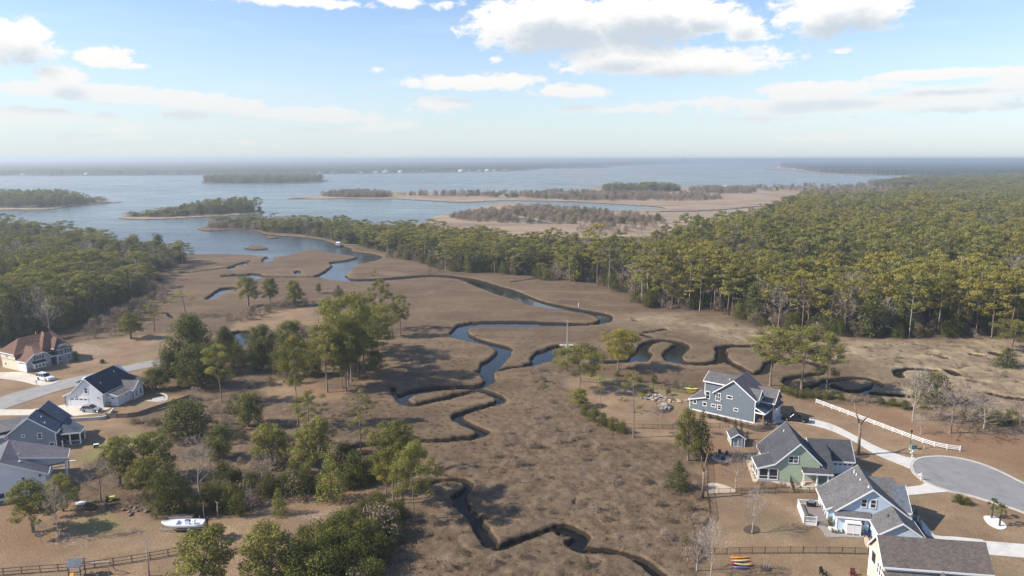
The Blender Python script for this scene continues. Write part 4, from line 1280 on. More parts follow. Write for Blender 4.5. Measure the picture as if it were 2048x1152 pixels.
h.ex(('downpipe', 'bronze')).box(13.55, 13.65, 5.98, 6.08, -.1, 2.6)
# two shed dormers on the far slope
h.wall.prism([(2.6, 3.4), (5.0, 3.4), (5.0, 6.0), (2.6, 5.2)], 'x', 1.6, 4.6)
h.plane([(1.3, 2.3, 5.45), (1.3, 5.3, 5.45), (5.0, 5.3, 6.7), (5.0, 2.3, 6.7)], fascia=((0, 1),))
for x, y, z in ((8.0, 2.2, 5.4), (6.9, 8.9, 6.3)):
    h.vent(x, y, z, .3)
h.done()

# ---- grey-blue house
h = House("grey_blue_house", (-96.0, 140.2), 16, "grey blue gabled house with slate roof and back porch near the left edge", 'steel_siding', 'roof_slate')
h.wall.prism([(-12.0, -.3), (0, -.3), (0, 3.6), (-4.6, 7.1), (-9.2, 3.55), (-12.0, 3.2)], 'y', 0, 4.6)
h.wall.prism([(-8.6, -.3), (0, -.3), (0, 3.6), (-4.3, 7.1), (-8.6, 3.55)], 'y', 4.6, 9.6)
h.plane([(-4.6, -.3, 7.3), (-4.6, 5.2, 7.3), (.35, 5.2, 3.55), (.35, -.3, 3.55)], fascia=((0, 3), (2, 3)))
h.plane([(-4.6, -.3, 7.3), (-4.6, 5.2, 7.3), (-9.3, 5.2, 3.6), (-9.3, -.3, 3.6)], fascia=((0, 3),))
h.plane([(-3.85, 4.6, 7.6), (-3.85, 9.9, 7.6), (.37, 9.9, 3.56), (.37, 4.6, 3.56)], fascia=((2, 3), (1, 2)))
h.plane([(-3.85, 4.6, 7.6), (-3.85, 9.9, 7.6), (-8.9, 9.9, 3.4), (-8.9, 4.6, 3.4)])
h.plane([(-9.2, -.3, 3.72), (-9.2, 1.0, 3.75), (-14.5, 1.0, 3.4), (-14.5, -.3, 3.4)], fascia=((0, 3),))
h.plane([(-7.5, .9, 4.7), (-7.5, 9.8, 4.6), (-14.5, 8.0, 4.4), (-14.5, .9, 3.4)], key=('wing_roof', 'roof_mid'))
h.wall.prism([(-14.2, -.3), (-8.2, -.3), (-8.2, 3.2), (-14.2, 3.2)], 'y', .8, 8.0)
h.plane([(.02, 3.2, 4.0), (.02, 8.2, 4.0), (2.7, 5.2, 3.35), (4.6, 3.4, 2.95), (4.6, .3, 2.95), (.9, .3, 2.95)], fascia=((3, 4), (4, 5)), key=('porch_roof', 'roof_teal'))
h.plane([(.02, -.1, 2.0), (.02, 1.2, 2.2), (1.5, 1.2, 1.75), (1.5, -.1, 1.6)], key=('porch_roof', 'roof_teal'))
h.ex(('porch_floor', 'deckboard')).box(.05, 4.4, .5, 4.4, -.2, .35)
for x, y in ((2.4, .6), (4.3, .6), (4.4, 3.3)):
    h.post(x, y, .35, 2.82, .22)
h.ex(('porch_beam', 'white')).box(1.0, 4.5, .45, .65, 2.62, 2.84)
h.ex(('porch_rail', 'white')).box(1.6, 4.3, .52, .58, 1.0, 1.08)
h.ex(('porch_screen', 'screen')).box(.05, 4.2, 3.6, 3.66, .35, 2.8)
h.post(1.1, -.05, -.2, 1.6, .2)
for a, z, w, hh in ((-9.05, 3.3, .38, .38), (-5.9, 3.35, .42, .42), (-2.9, 3.05, .62, 1.1), (-.85, 1.0, .75, .6)):
    h.window('f', 0, a, z, w, hh, 1, hh > .9, .11)
h.window('r', 0, 2.2, 2.9, .35, .7)
h.window('r', 0, 3.2, 2.9, .35, .7)
h.ex(('corner_boards', 'white')).box(-.12, .06, -.06, .1, -.3, 3.4)
h.vent(-2.0, .9, 5.5, .25)
h.vent(-3.1, 2.6, 6.3, .3)
h.done()

# ---- white house with grey roof, lower left
h = House("white_house", (-85.0, 120.0), 28, "white sided house with plum grey roof half hidden behind trees at the left edge", 'white_siding', 'roof_plum')
h.wall.prism([(-13.0, -.3), (0, -.3), (0, 3.85), (-6.4, 7.1), (-13.0, 3.85)], 'y', 0, 11.2)
h.plane([(-6.4, -.25, 7.3), (-6.4, 11.5, 7.3), (-4.0, 11.5, 5.98), (-4.0, 3.6, 5.98), (.55, 3.6, 3.72), (.55, -.25, 3.72)], fascia=((0, 5), (4, 5)))
h.plane([(-6.4, -.25, 7.3), (-6.4, 11.5, 7.3), (-13.4, 11.5, 3.8), (-13.4, -.25, 3.8)], fascia=((0, 3),))
h.plane([(-4.2, 3.7, 6.2), (-6.4, 11.5, 7.28), (3.3, 9.6, 4.35), (3.3, 4.6, 4.35)], fascia=((2, 3), (0, 3)))
h.wall.prism([(-4.0, 3.0), (-4.0, 6.0), (2.9, 4.2), (2.9, 3.6)], 'y', 4.9, 5.1)
h.ex(('porch_post', 'white')).box(2.7, 3.0, 4.9, 5.2, -.3, 4.0)
h.ex(('porch_post', 'white')).box(2.75, 3.0, 8.9, 9.15, -.3, 4.0)
h.ex(('porch_beam', 'white')).box(.0, 3.0, 4.95, 5.12, 2.5, 2.7)
h.ex(('pergola_rafters', 'wood_grey')).box(.1, 2.8, 5.7, 5.9, 3.05, 3.2)
for k in range(4):
    h.ex(('pergola_rafters', 'wood_grey')).box(.1, 2.9, 5.5 + k * .85, 5.68 + k * .85, 2.9 + .0 * k, 3.05)
h.ex(('porch_floor', 'deckboard')).box(.02, 3.0, 4.0, 9.0, -.3, .3)
h.ex(('corner_boards', 'white')).box(-.12, .05, -.05, .1, -.3, 3.7)
for a, z, w, hh in ((-3.3, 3.5, .42, .42), (-.75, 3.55, .42, .42), (-6.7, .95, .7, .9), (-5.75, .95, .7, .9)):
    h.window('f', 0, a, z, w, hh, 1, False, .07)
h.vent(-4.3, 5.2, 6.2, .25, .1)
h.vent(-3.8, 2.2, 6.0, .25, .1)
h.done()

# ---- brown roofed house, far left
h = House("brown_roofed_house", (-138.2, 193.2), -27, "cream and grey house with steep brown roofs behind the white sport utility car", 'cream_siding', 'roof_brown')
h.wall.prism([(.2, -.3), (7.0, -.3), (7.0, 3.1), (.2, 3.1)], 'x', -12.6, -.5)
h.wall.prism([(-12.6, 3.0), (-5.4, 3.0), (-5.4, 4.9), (-12.6, 4.9)], 'y', 0.0, 7.0)
h.wall.prism([(6.9, -.3), (14.6, -.3), (14.6, 4.2), (6.9, 4.2)], 'x', -14.0, -4.0)
h.ex(('front_gable', 'gray_siding')).prism([(.3, 1.2), (7.1, 1.2), (7.1, 3.0), (5.2, 4.75), (2.6, 4.75), (.3, 3.1)], 'x', -.62, -.45)
h.ex(('stone_base', 'stone')).prism([(.28, -.3), (7.12, -.3), (7.12, 1.25), (.28, 1.25)], 'x', -.6, -.38)
# roofs
h.plane([(-10.4, 4.2, 8.1), (-5.0, -.3, 4.75), (-13.0, -.3, 4.85)], fascia=((1, 2),))
h.plane([(-10.4, 4.2, 8.1), (-10.6, 14.0, 8.1), (-3.6, 14.8, 4.5), (-3.6, 6.0, 4.4), (-4.4, -.2, 3.2), (-5.0, -.3, 4.75)])
h.plane([(-10.4, 4.2, 8.1), (-10.6, 14.0, 8.1), (-16.5, 14.8, 4.5), (-13.2, -.3, 4.8)])
h.plane([(-9.5, 4.3, 6.2), (-4.3, 4.3, 6.2), (-.1, 2.4, 4.95), (-.1, .0, 3.05), (-4.6, -.3, 3.15)], fascia=((2, 3), (3, 4)))
h.plane([(-9.5, 4.3, 6.2), (-4.3, 4.3, 6.2), (-.1, 5.4, 4.95), (-.1, 7.5, 2.95), (-7.5, 7.5, 2.95)], fascia=((2, 3),))
h.plane([(-4.3, 4.3, 6.2), (-.1, 2.4, 4.95), (-.1, 5.4, 4.95)], fascia=((1, 2),))
h.plane([(-11.0, 11.2, 8.6), (-8.0, 10.2, 8.6), (-3.2, 6.4, 4.55), (-5.6, 6.4, 4.8)], fascia=((2, 3),))
h.plane([(-8.0, 10.2, 8.6), (-3.2, 6.4, 4.55), (-3.4, 12.5, 4.55), (-8.0, 11.5, 8.6)])
h.plane([(-9.0, 12.6, 7.6), (-4.0, 11.4, 7.2), (-2.2, 9.3, 4.6), (-3.3, 9.0, 4.6), (-8.5, 9.8, 6.0)], fascia=((2, 3),))
h.plane([(-4.0, 11.4, 7.2), (-2.2, 9.3, 4.6), (-2.0, 15.0, 4.3), (-9.0, 15.0, 4.5), (-9.0, 12.6, 7.6)])
h.ex(('front_wall', 'gray_siding')).prism([(9.9, -.3), (14.7, -.3), (14.7, 4.2), (9.9, 4.2)], 'x', -3.99, -2.5)
h.ex(('front_wall', 'gray_siding')).prism([(7.0, .0), (9.9, .0), (9.9, 4.2), (7.0, 4.2)], 'x', -3.99, -3.9)
h.plane([(-3.9, 7.0, 3.5), (-3.9, 9.9, 3.5), (-1.6, 9.9, 2.7), (-1.6, 7.0, 2.7)], fascia=((2, 3),), key=('porch_roof', 'roof_navy'))
h.post(-1.7, 9.6, -.1, 2.55, .26)
h.post(-1.7, 7.6, -.1, 2.55, .26)
h.ex(('porch_wall', 'screen')).box(-3.88, -3.8, 7.1, 9.8, 0, 2.6)
h.plane([(-.45, 1.6, 2.75), (-.45, 5.3, 2.75), (.75, 5.3, 2.2), (.75, 1.6, 2.2)], fascia=((2, 3), (0, 3)), key=('bay_roof', 'roof_navy'))
h.ex(('bay', 'white')).box(-.4, .35, 1.9, 5.0, .7, 2.35)
for a in (2.5, 3.45, 4.4):
    h.window('r', .35, a, 1.5, .6, 1.15, 1, True, .1)
h.window('r', -.45, 3.8, 3.6, 1.5, 1.0, 2, True, .1, shutter='black')
for a in (10.8, 13.4):
    h.window('r', -2.5, a, 3.1, .75, 1.2, 1, True, .1, shutter='black')
    h.window('r', -2.5, a, 1.2, .9, 1.3, 2, True, .1)
h.window('r', -3.9, 8.4, 3.9, 1.1, .5, 2, False, .1)
h.ex(('belt_trim', 'white')).box(-2.52, -2.42, 9.9, 14.7, 2.1, 2.28)
h.ex(('corner_boards', 'white')).box(-2.6, -2.4, 14.5, 14.75, -.2, 4.3)
h.ex(('corner_boards', 'white')).box(-.65, -.36, .12, .34, -.2, 3.0)
ar = MB()
ar.tube([(-2.5, 12.2 + 1.6 * math.cos(t), 4.3 + 1.0 * math.sin(t)) for t in [math.pi * k / 10 for k in range(11)]], .13, 6)
ar.build("arched_trim", M['white'], h.root)
h.ex(('arched_gable', 'gray_siding')).prism([(12.2 + 1.5 * math.cos(math.pi * k / 10), 4.2 + 1.0 * math.sin(math.pi * k / 10)) for k in range(11)], 'x', -4.0, -2.55)
h.garage_door('f', .2, -2.6, 3.6, 2.2, 0)
h.window('f', 0.0, -9.4, 4.0, .9, .9, 2, True, .06)
h.window('f', 0.2, -10.8, 1.3, .6, .6, 1, False, .06)
h.vent(-11.0, 9.5, 8.3, .5)
h.done()

# ---- garden shed
sx, sy = W(1462, 893)
h = House("garden_shed", (sx, sy), -6, "small green and blue garden shed with double doors behind the green house", 'green_siding', 'roof_char')
h.wall.prism([(0, -.1), (2.75, -.1), (2.75, 2.0), (1.4, 2.85), (0, 2.0)], 'y', 0.06, 3.6)
h.ex(('front_wall', 'blue_siding')).prism([(0, -.1), (2.75, -.1), (2.75, 2.0), (1.4, 2.85), (0, 2.0)], 'y', 0.0, .058)
h.plane([(1.4, -.2, 3.0), (1.4, 3.8, 3.0), (-.25, 3.8, 1.98), (-.25, -.2, 1.98)], .1, ((0, 3), (2, 3)))
h.plane([(1.4, -.2, 3.0), (1.4, 3.8, 3.0), (3.0, 3.8, 1.98), (3.0, -.2, 1.98)], .1, ((0, 3),))
for a in (.95, 1.85):
    dm = MB()
    dm.box(a - .42, a + .42, -.05, -.003, .05, 1.8)
    d_ = dm.build("door", M['steel_siding'], h.root)
    MB().box(a - .45, a - .36, -.08, -.003, .03, 1.85).box(a + .36, a + .44, -.08, -.003, .03, 1.85).box(a - .36, a + .36, -.08, -.003, 1.76, 1.85).box(a - .36, a + .36, -.08, -.003, .03, .12).build("door_trim", M['white'], d_)
h.ex(('corner_boards', 'white')).box(-.05, .08, -.05, .05, -.1, 2.0)
h.ex(('corner_boards', 'white')).box(2.66, 2.8, -.05, .05, -.1, 2.0)
h.ex(('corner_boards', 'white')).box(-.05, .06, 3.5, 3.65, -.1, 2.0)
h.window('l', 0, 1.0, 1.6, .6, .3, 1, False, .06)
r_ = h.done()
r_["category"] = "shed"
# ------------------------------------------------------------------ trees
def leaf_mesh(name, C, Nn, S, tint, mats, asp=0.7, up=0.45):
    """one small bent leaf clump (two triangles) per row of C; Nn facing, S size"""
    n = len(C)
    Nn = Nn / np.maximum(np.linalg.norm(Nn, axis=1, keepdims=True), 1e-6)
    r = nrs.normal(size=(n, 3))
    T = np.cross(Nn, r)
    T /= np.maximum(np.linalg.norm(T, axis=1, keepdims=True), 1e-6)
    B = np.cross(Nn, T)
    S = S[:, None]
    a = C - T * S * .5
    c = C + T * S * .5
    b_ = C + B * S * asp * .5 + Nn * S * .16
    d = C - B * S * asp * .5 - Nn * S * .10
    V = np.stack([a, d, c, b_], 1).reshape(-1, 3)
    me = bpy.data.meshes.new(name)
    me.vertices.add(4 * n)
    me.vertices.foreach_set("co", V.astype(np.float32).ravel())
    me.loops.add(4 * n)
    me.loops.foreach_set("vertex_index", np.arange(4 * n, dtype=np.int32))
    me.polygons.add(n)
    me.polygons.foreach_set("loop_start", np.arange(0, 4 * n, 4, dtype=np.int32))
    me.polygons.foreach_set("loop_total", np.full(n, 4, dtype=np.int32))
    me.update(calc_edges=True)
    at = me.attributes.new("tint", 'FLOAT', 'POINT')
    at.data.foreach_set("value", np.repeat(tint, 4).astype(np.float32))
    me.materials.append(mats)
    return me


def pads(centres, radii, per, flat, size, tint_base, shell=0.75):
    """leaf clumps scattered through ellipsoidal pads"""
    C, Nn, S, T = [], [], [], []
    for (c, r, tb) in zip(centres, radii, tint_base):
        k = max(6, int(per * r * r))
        d = nrs.normal(size=(k, 3))
        d /= np.linalg.norm(d, axis=1, keepdims=True)
        rad = nrs.uniform(0, 1, (k, 1)) ** (1 / 2.2)
        rad = shell * np.maximum(rad, nrs.uniform(0.3, 1, (k, 1))) + (1 - shell) * rad
        lump = 1 + 0.22 * np.sin(d[:, :1] * 5 + c[0]) * np.cos(d[:, 1:2] * 6 + c[1])
        p = d * rad * lump * np.array([r, r, r * flat])
        C.append(np.array(c) + p)
        Nn.append(d * np.array([1, 1, 1.2]) + np.array([0, 0, .55]) + nrs.normal(size=(k, 3)) * .40)
        S.append(size * nrs.uniform(.6, 1.35, k))
        T.append(np.clip(tb + nrs.normal(size=k) * .16 + d[:, 2] * .06, 0, 1))
    return np.concatenate(C), np.concatenate(Nn), np.concatenate(S), np.concatenate(T)


def pine_proto(seed, H=20.0, cw=8.0, bare=0.5, limbs=16, per=26, size=.62, flat=.5, lean=.4, dens=1.0, leaf='pine', bark='bark', rpad=1.25, tubes=5, thick=1.0):
    """tall pine: straight tapered trunk, bare below, open irregular pads above"""
    r_ = random.Random(seed)
    nrs.seed(seed)
    tr = MB()
    lx, ly = r_.uniform(-lean, lean), r_.uniform(-lean, lean)
    axis = lambda t: Vector((lx * t * t * 1.5 + .12 * math.sin(5 * t + seed), ly * t * t * 1.5 + .12 * math.cos(4 * t + seed), H * t))
    R0 = (0.0105 * H + .05) * thick
    ts = [0, .04, .2, .4, .6, .8, .97]
    tr.tube([axis(t) for t in ts], [R0 * 1.5, R0, R0 * .86, R0 * .72, R0 * .5, R0 * .28, R0 * .08], max(tubes, 5), cap=False)
    cen, rad, tint = [], [], []
    for i in range(limbs):
        f = (i + r_.uniform(-.3, .3)) / limbs
        f = min(max(f, 0), 1)
        t = bare + (0.97 - bare) * f
        prof = (0.45 + .75 * math.sin(math.pi * min(1, .18 + .82 * f)) ** .8) * (1 if f < .75 else 1 - (f - .75) * 1.7)
        L = cw / 2 * prof * r_.uniform(.55, 1.15)
        if f < .2 and r_.random() < .4:
            L *= .6
        ph = i * 2.399 + r_.uniform(-.6, .6)
        b0 = axis(t)
        rise = L * r_.uniform(.05, .45)
        tip = b0 + Vector((math.cos(ph) * L, math.sin(ph) * L, rise))
        mid = b0.lerp(tip, .5) + Vector((0, 0, -.08 * L))
        tr.tube([b0, mid, tip], [R0 * .26, R0 * .17, R0 * .05], max(3, tubes - 2), cap=False)
        tb = r_.uniform(.25, .75)
        rp = rpad * r_.uniform(.7, 1.15) * (0.75 + .25 * min(1, L / (cw * .35)))
        cen.append(tip)
        rad.append(rp)
        tint.append(tb)
        if L > cw * .22 and r_.random() < .8 * dens:
            q_ = b0.lerp(tip, r_.uniform(.45, .7)) + Vector((r_.uniform(-.8, .8), r_.uniform(-.8, .8), r_.uniform(.1, .6)))
            cen.append(q_)
            rad.append(rp * r_.uniform(.6, .9))
            tint.append(min(1, max(0, tb + r_.uniform(-.12, .12))))
    top = axis(.97)
    cen.append(top)
    rad.append(rpad * .95)
    tint.append(.65)
    C, Nn, S, T = pads(cen, rad, per, flat, size, tint)
    return {'trunk': tr.mesh("trunk", M[bark], True), 'crown': leaf_mesh("crown", C, Nn, S, T, M[leaf]), 'H': H, 'cw': cw}


def round_proto(seed, H=9.0, cw=9.0, base=.12, n=34, per=30, size=.5, leaf='oak', bark='bark_dark', flat=.8, rp=1.35, top=1.0, stems=1, open_=.0):
    """broad evergreen: short trunk, forking limbs, lumpy crown with gaps"""
    r_ = random.Random(seed)
    nrs.seed(seed)
    tr = MB()
    cen, rad, tint = [], [], []
    R0 = 0.02 * H + .07
    fork = H * (base + .12)
    for s_ in range(stems):
        a0 = s_ * 2.4
        off = Vector((math.cos(a0), math.sin(a0), 0)) * (0.25 * (stems > 1))
        tr.tube([off, off * 1.5 + Vector((.1, .05, fork * .6)), off * 2 + Vector((.15, -.1, fork))], [R0 * 1.4, R0, R0 * .8], 6, cap=False)
    for i in range(n):
        u = r_.uniform(0, 1)
        ph = i * 2.399 + r_.uniform(-.5, .5)
        zf = base + (1 - base) * (.12 + .88 * ((i + .5) / n))
        zz = (zf - base) / (1 - base)
        prof = math.sqrt(max(0.02, 1 - abs(zz * 1.12 - .38) ** 2.1 / .62)) * top
        L = max(.1, cw / 2 - rp * .6) * prof * (u ** .45) * r_.uniform(.72, 1.22)
        c = Vector((math.cos(ph) * L, math.sin(ph) * L, H * zf - rp * .35))
        cen.append(c)
        rad.append(rp * r_.uniform(.65, 1.2))
        tint.append(r_.uniform(.2, .8))
        if i % 3 == 0:
            st = Vector((.15, -.1, fork))
            md = st.lerp(c, .55) + Vector((0, 0, -.1 * L))
            tr.tube([st, md, c], [R0 * .5, R0 * .3, R0 * .08], 4, cap=False)
    C, Nn, S, T = pads(cen, rad, per, flat, size, tint, .85)
    return {'trunk': tr.mesh("trunk", M[bark], True), 'crown': leaf_mesh("crown", C, Nn, S, T, M[leaf]), 'H': H, 'cw': cw}


def cone_proto(seed, H=6.0, cw=3.6, per=30, size=.34, leaf='cedar', n=40, pw=.8):
    r_ = random.Random(seed)
    nrs.seed(seed)
    tr = MB().tube([(0, 0, 0), (0.03, 0, H * .5), (0, .04, H * .95)], [.02 * H, .013 * H, .003 * H], 6, cap=False)
    cen, rad, tint = [], [], []
    for i in range(n):
        f = (i + .5) / n
        L = cw / 2 * (1 - f) ** pw * r_.uniform(.45, .95)
        ph = i * 2.399
        c = Vector((math.cos(ph) * L, math.sin(ph) * L, H * (.07 + .9 * f)))
        cen.append(c)
        rad.append(cw * .2 * (.45 + .75 * (1 - f)) * r_.uniform(.8, 1.2))
        tint.append(r_.uniform(.2, .8))
    C, Nn, S, T = pads(cen, rad, per, 1.15, size, tint, .9)
    return {'trunk': tr.mesh("trunk", M['bark_dark'], True), 'crown': leaf_mesh("crown", C, Nn, S, T, M[leaf]), 'H': H, 'cw': cw}


def bare_proto(seed, H=10.0, cw=8.0, levels=4, bark='bark_pale', twig='twig', fork=.25, spread=.75, twigs=5, nmain=5):
    """leafless tree: forked trunk and limbs, a haze of fine twigs"""
    r_ = random.Random(seed)
    nrs.seed(seed)
    tr = MB()
    tips = []
    R0 = .0105 * H + .03

    def grow(p, d, L, r, lv):
        q_ = p + d * L * .5 + Vector((r_.uniform(-.07, .07), r_.uniform(-.07, .07), .02)) * L
        e = p + d * L + Vector((r_.uniform(-.1, .1), r_.uniform(-.1, .1), .10)) * L
        tr.tube([p, q_, e], [r, r * .75, r * .5], 5 if lv > 2 else 3, cap=False)
        tips.append((q_, (e - p).normalized(), L * (1 if lv <= 1 else .55)))
        if lv <= 1:
            tips.append((e, (e - p).normalized(), L))
            return
        k = r_.choice((2, 3))
        for i in range(k):
            ph = 2 * math.pi * (i + r_.uniform(-.25, .25)) / k
            sp = spread * r_.uniform(.5, 1.1)
            a = d.cross(Vector((.3, .5, .81))).normalized()
            b_ = d.cross(a)
            nd = (d + (a * math.cos(ph) + b_ * math.sin(ph)) * sp + Vector((0, 0, .18))).normalized()
            grow(q_.lerp(e, r_.uniform(.3, 1)), nd, L * r_.uniform(.6, .85), r * .52, lv - 1)
    # a leader that carries limbs from low down to the top, so the crown is a tall oval
    pts = [Vector((0, 0, 0))]
    for k in range(1, 7):
        pts.append(Vector((r_.uniform(-.035, .035) * H * k / 6, r_.uniform(-.035, .035) * H * k / 6, H * .80 * k / 6)))
    tr.tube(pts, [R0 * 1.35, R0, R0 * .85, R0 * .68, R0 * .5, R0 * .33, R0 * .16], 6, cap=False)
    nl = nmain * 3
    for i in range(nl):
        f = fork + (.96 - fork) * (i + r_.uniform(0, .8)) / nl
        kx = min(5, int(f * 6))
        p = pts[kx].lerp(pts[kx + 1], f * 6 - kx)
        ph = i * 2.399 + r_.uniform(-.5, .5)
        upw = .45 + .9 * f + r_.uniform(-.2, .25)
        d = Vector((math.cos(ph), math.sin(ph), upw)).normalized()
        L = H * .21 * (1 - .55 * abs(f - .42) / .58) * r_.uniform(.7, 1.25) * (spread / .7) ** .5
        grow(p, d, L, R0 * .36 * (1.15 - .6 * f), levels - 2)
    # fine twigs as thin blades
    C, D, S = [], [], []
    for (p, d, L) in tips:
        for _ in range(twigs):
            dd = (d + Vector((r_.gauss(0, .55), r_.gauss(0, .55), r_.gauss(.1, .5)))).normalized()
            ln = L * r_.uniform(.5, 1.1)
            C.append((p, dd, ln))
    vs, fs = [], []
    for (p, dd, ln) in C:
        sd = dd.cross(Vector((r_.uniform(-1, 1), r_.uniform(-1, 1), r_.uniform(-1, 1))))
        sd = sd.normalized() * .026 * (H / 10) ** .5
        b_ = len(vs)
        e = p + dd * ln
        m_ = p + dd * ln * .55 + Vector((r_.uniform(-.08, .08), r_.uniform(-.08, .08), 0)) * ln
        vs += [p - sd, p + sd, m_ + sd * .7, m_ - sd * .7, e]
        fs += [(b_, b_ + 1, b_ + 2, b_ + 3), (b_ + 3, b_ + 2, b_ + 4)]
        for s2 in (-1, 1):
            d2 = (dd + Vector((r_.gauss(0, .6), r_.gauss(0, .6), r_.gauss(.15, .4)))).normalized()
            b_ = len(vs)
            vs += [m_ - sd * .6, m_ + sd * .6, m_ + d2 * ln * .6]
            fs += [(b_, b_ + 1, b_ + 2)]
    me = bpy.data.meshes.new("twigs")
    me.from_pydata([tuple(v) for v in vs], [], fs)
    at = me.attributes.new("tint", 'FLOAT', 'POINT')
    at.data.foreach_set("value", nrs.uniform(0, 1, len(vs)).astype(np.float32))
    me.materials.append(M[twig])
    # actual extent for scaling
    zz = max(v[2] for v in vs)
    xx = np.percentile([math.hypot(v[0], v[1]) for v in vs], 96) * 2
    return {'trunk': tr.mesh("trunk", M[bark], True), 'crown': me, 'H': zz, 'cw': xx}


def snag_proto(seed, H=12.0, limbs=8, bark='bark_pale', fork=False):
    r_ = random.Random(seed)
    tr = MB()
    R0 = .009 * H + .05
    if fork:
        R0 *= 1.35
        tr.tube([(0, 0, 0), (.05, 0, H * .35), (.1, .05, H * .62)], [R0 * 1.3, R0, R0 * .9], 7)
        for s_ in (-1, 1):
            tr.tube([(.1, .05, H * .58), (s_ * .09 * H, .1, H * .8), (s_ * .13 * H, 0, H * r_.uniform(.92, 1.0))], [R0 * .7, R0 * .5, R0 * .25], 5)
    else:
        tr.tube([(0, 0, 0), (.08, 0, H * .5), (.0, .1, H)], [R0 * 1.2, R0 * .8, R0 * .2], 6)
    br = MB()
    for i in range(limbs):
        t = r_.uniform(.4, .97)
        ph = r_.uniform(0, 6.28)
        L = H * r_.uniform(.03, .11)
        p = Vector((.06, .05, H * t * (1 if not fork else .7)))
        e = p + Vector((math.cos(ph) * L, math.sin(ph) * L, L * r_.uniform(-.1, .7)))
        br.tube([p, p.lerp(e, .5) + Vector((0, 0, -.05)), e], [.035, .025, .01], 4)
    me = br.mesh("limbs", M[bark], True)
    return {'trunk': tr.mesh("trunk", M[bark], True), 'crown': me, 'H': H, 'cw': H * .27, 'names': ('trunk', 'limbs')}


def palm_proto(seed, H=3.6):
    r_ = random.Random(seed)
    nrs.seed(seed)
    tr = MB().tube([(0, 0, 0), (.04, 0, H * .4), (0, .03, H * .72)], [.22, .17, .2], 8)
    vs, fs = [], []
    c0 = Vector((0, .03, H * .74))
    for i in range(26):
        ph = i * 2.399
        el_ = r_.uniform(-.7, 1.2)
        L = r_.uniform(1.0, 1.5)
        d = Vector((math.cos(ph) * math.cos(el_), math.sin(ph) * math.cos(el_), math.sin(el_)))
        h_ = c0 + d * L * .55
        for k in range(9):      # fan of blades
            a = (k - 4) * .26
            sd = d.cross(Vector((0, 0, 1))).normalized()
            up = sd.cross(d)
            dd = (d * math.cos(a) + sd * math.sin(a) + Vector((0, 0, -.25))).normalized()
            e = h_ + dd * L * .55 * (1 - abs(k - 4) * .06)
            w = up.cross(dd).normalized() * .045
            b_ = len(vs)
            vs += [h_ - w * .5, h_ + w * .5, h_.lerp(e, .6) + w, e + Vector((0, 0, -.06)), h_.lerp(e, .6) - w]
            fs += [(b_, b_ + 1, b_ + 2, b_ + 3, b_ + 4)]
        b_ = len(vs)
        s_ = d.cross(Vector((0, 0, 1))).normalized() * .02
        vs += [c0 - s_, c0 + s_, h_ + s_, h_ - s_]
        fs += [(b_, b_ + 1, b_ + 2, b_ + 3)]
    me = bpy.data.meshes.new("fronds")
    me.from_pydata([tuple(v) for v in vs], [], fs)
    at = me.attributes.new("tint", 'FLOAT', 'POINT')
    at.data.foreach_set("value", nrs.uniform(0, 1, len(vs)).astype(np.float32))
    me.materials.append(M['palm'])
    return {'trunk': tr.mesh("trunk", M['bark_dark'], True), 'crown': me, 'H': H * 1.05, 'cw': 3.0, 'names': ('trunk', 'fronds')}


PR = {}
PR['pine'] = [pine_proto(31 + i, 20, 8.0 + (i % 3), [.36, .44, .30, .46, .38][i], 29, 105, .31, .62, .5, 1.0, 'pine', 'bark', 1.65) for i in range(5)]
PR['sparse'] = [pine_proto(51 + i, 18, 6.0, .42, 15, 95, .26, .45, .5, .6, 'pine_yel' if i == 0 else 'pine', 'bark', 1.0) for i in range(3)]
PR['ypine'] = [pine_proto(61 + i, 16, 7.5, .28, 30, 110, .30, .68, .4, 1.0, 'pine_yel', 'bark', 1.7) for i in range(2)]
PR['umbrella'] = [pine_proto(71 + i, 14, 11.0, .36, 28, 105, .30, .58, 1.0, 1.0, 'pine', 'bark', 1.95) for i in range(2)]
PR['round'] = [round_proto(81 + i, 9, 9.5, [.10, .18, .08][i], 52, 105, .29, rp=1.45) for i in range(3)]
PR['rpine'] = [round_proto(91 + i, 10, 8.0, [.22, .16, .26][i], 50, 125, .28, 'pine', 'bark', .60, 1.15, 1.08) for i in range(3)]
PR['olive'] = [round_proto(96 + i, 8, 8.5, .08, 44, 90, .28, 'oak_olive', 'bark', .85, 1.35) for i in range(2)]
PR['cedar'] = [cone_proto(101 + i, 6, 4.2 - i * .5, 120, .2) for i in range(2)]
PR['young'] = [cone_proto(111 + i, 8, 4.8, 90, .25, 'young', 36, .62) for i in range(2)]
PR['bare'] = [bare_proto(121 + i, 10, 8, 5, ['bark_pale', 'bark', 'bark_pale'][i], ['twig', 'twig', 'twig_pale'][i], [.2, .14, .26][i], [.7, .9, .6][i], 3) for i in range(3)]
PR['myrtle'] = [round_proto(131 + i, 5, 5.5, .03, 30, 130, .21, 'myrtle', 'bark_dark', .95, 1.05, 1.05, 2) for i in range(3)]
PR['brush'] = [round_proto(141 + i, 2.6, 3.6, .02, 18, 150, .17, ['brush', 'brush_olive', 'brush_pale'][i], 'bark', .75, .66, 1.05, 2) for i in range(3)]
PR['snag'] = [snag_proto(151, 16, 30), snag_proto(152, 12, 6, 'bark', True), snag_proto(153, 9, 8)]
PR['palm'] = [palm_proto(161), palm_proto(162)]
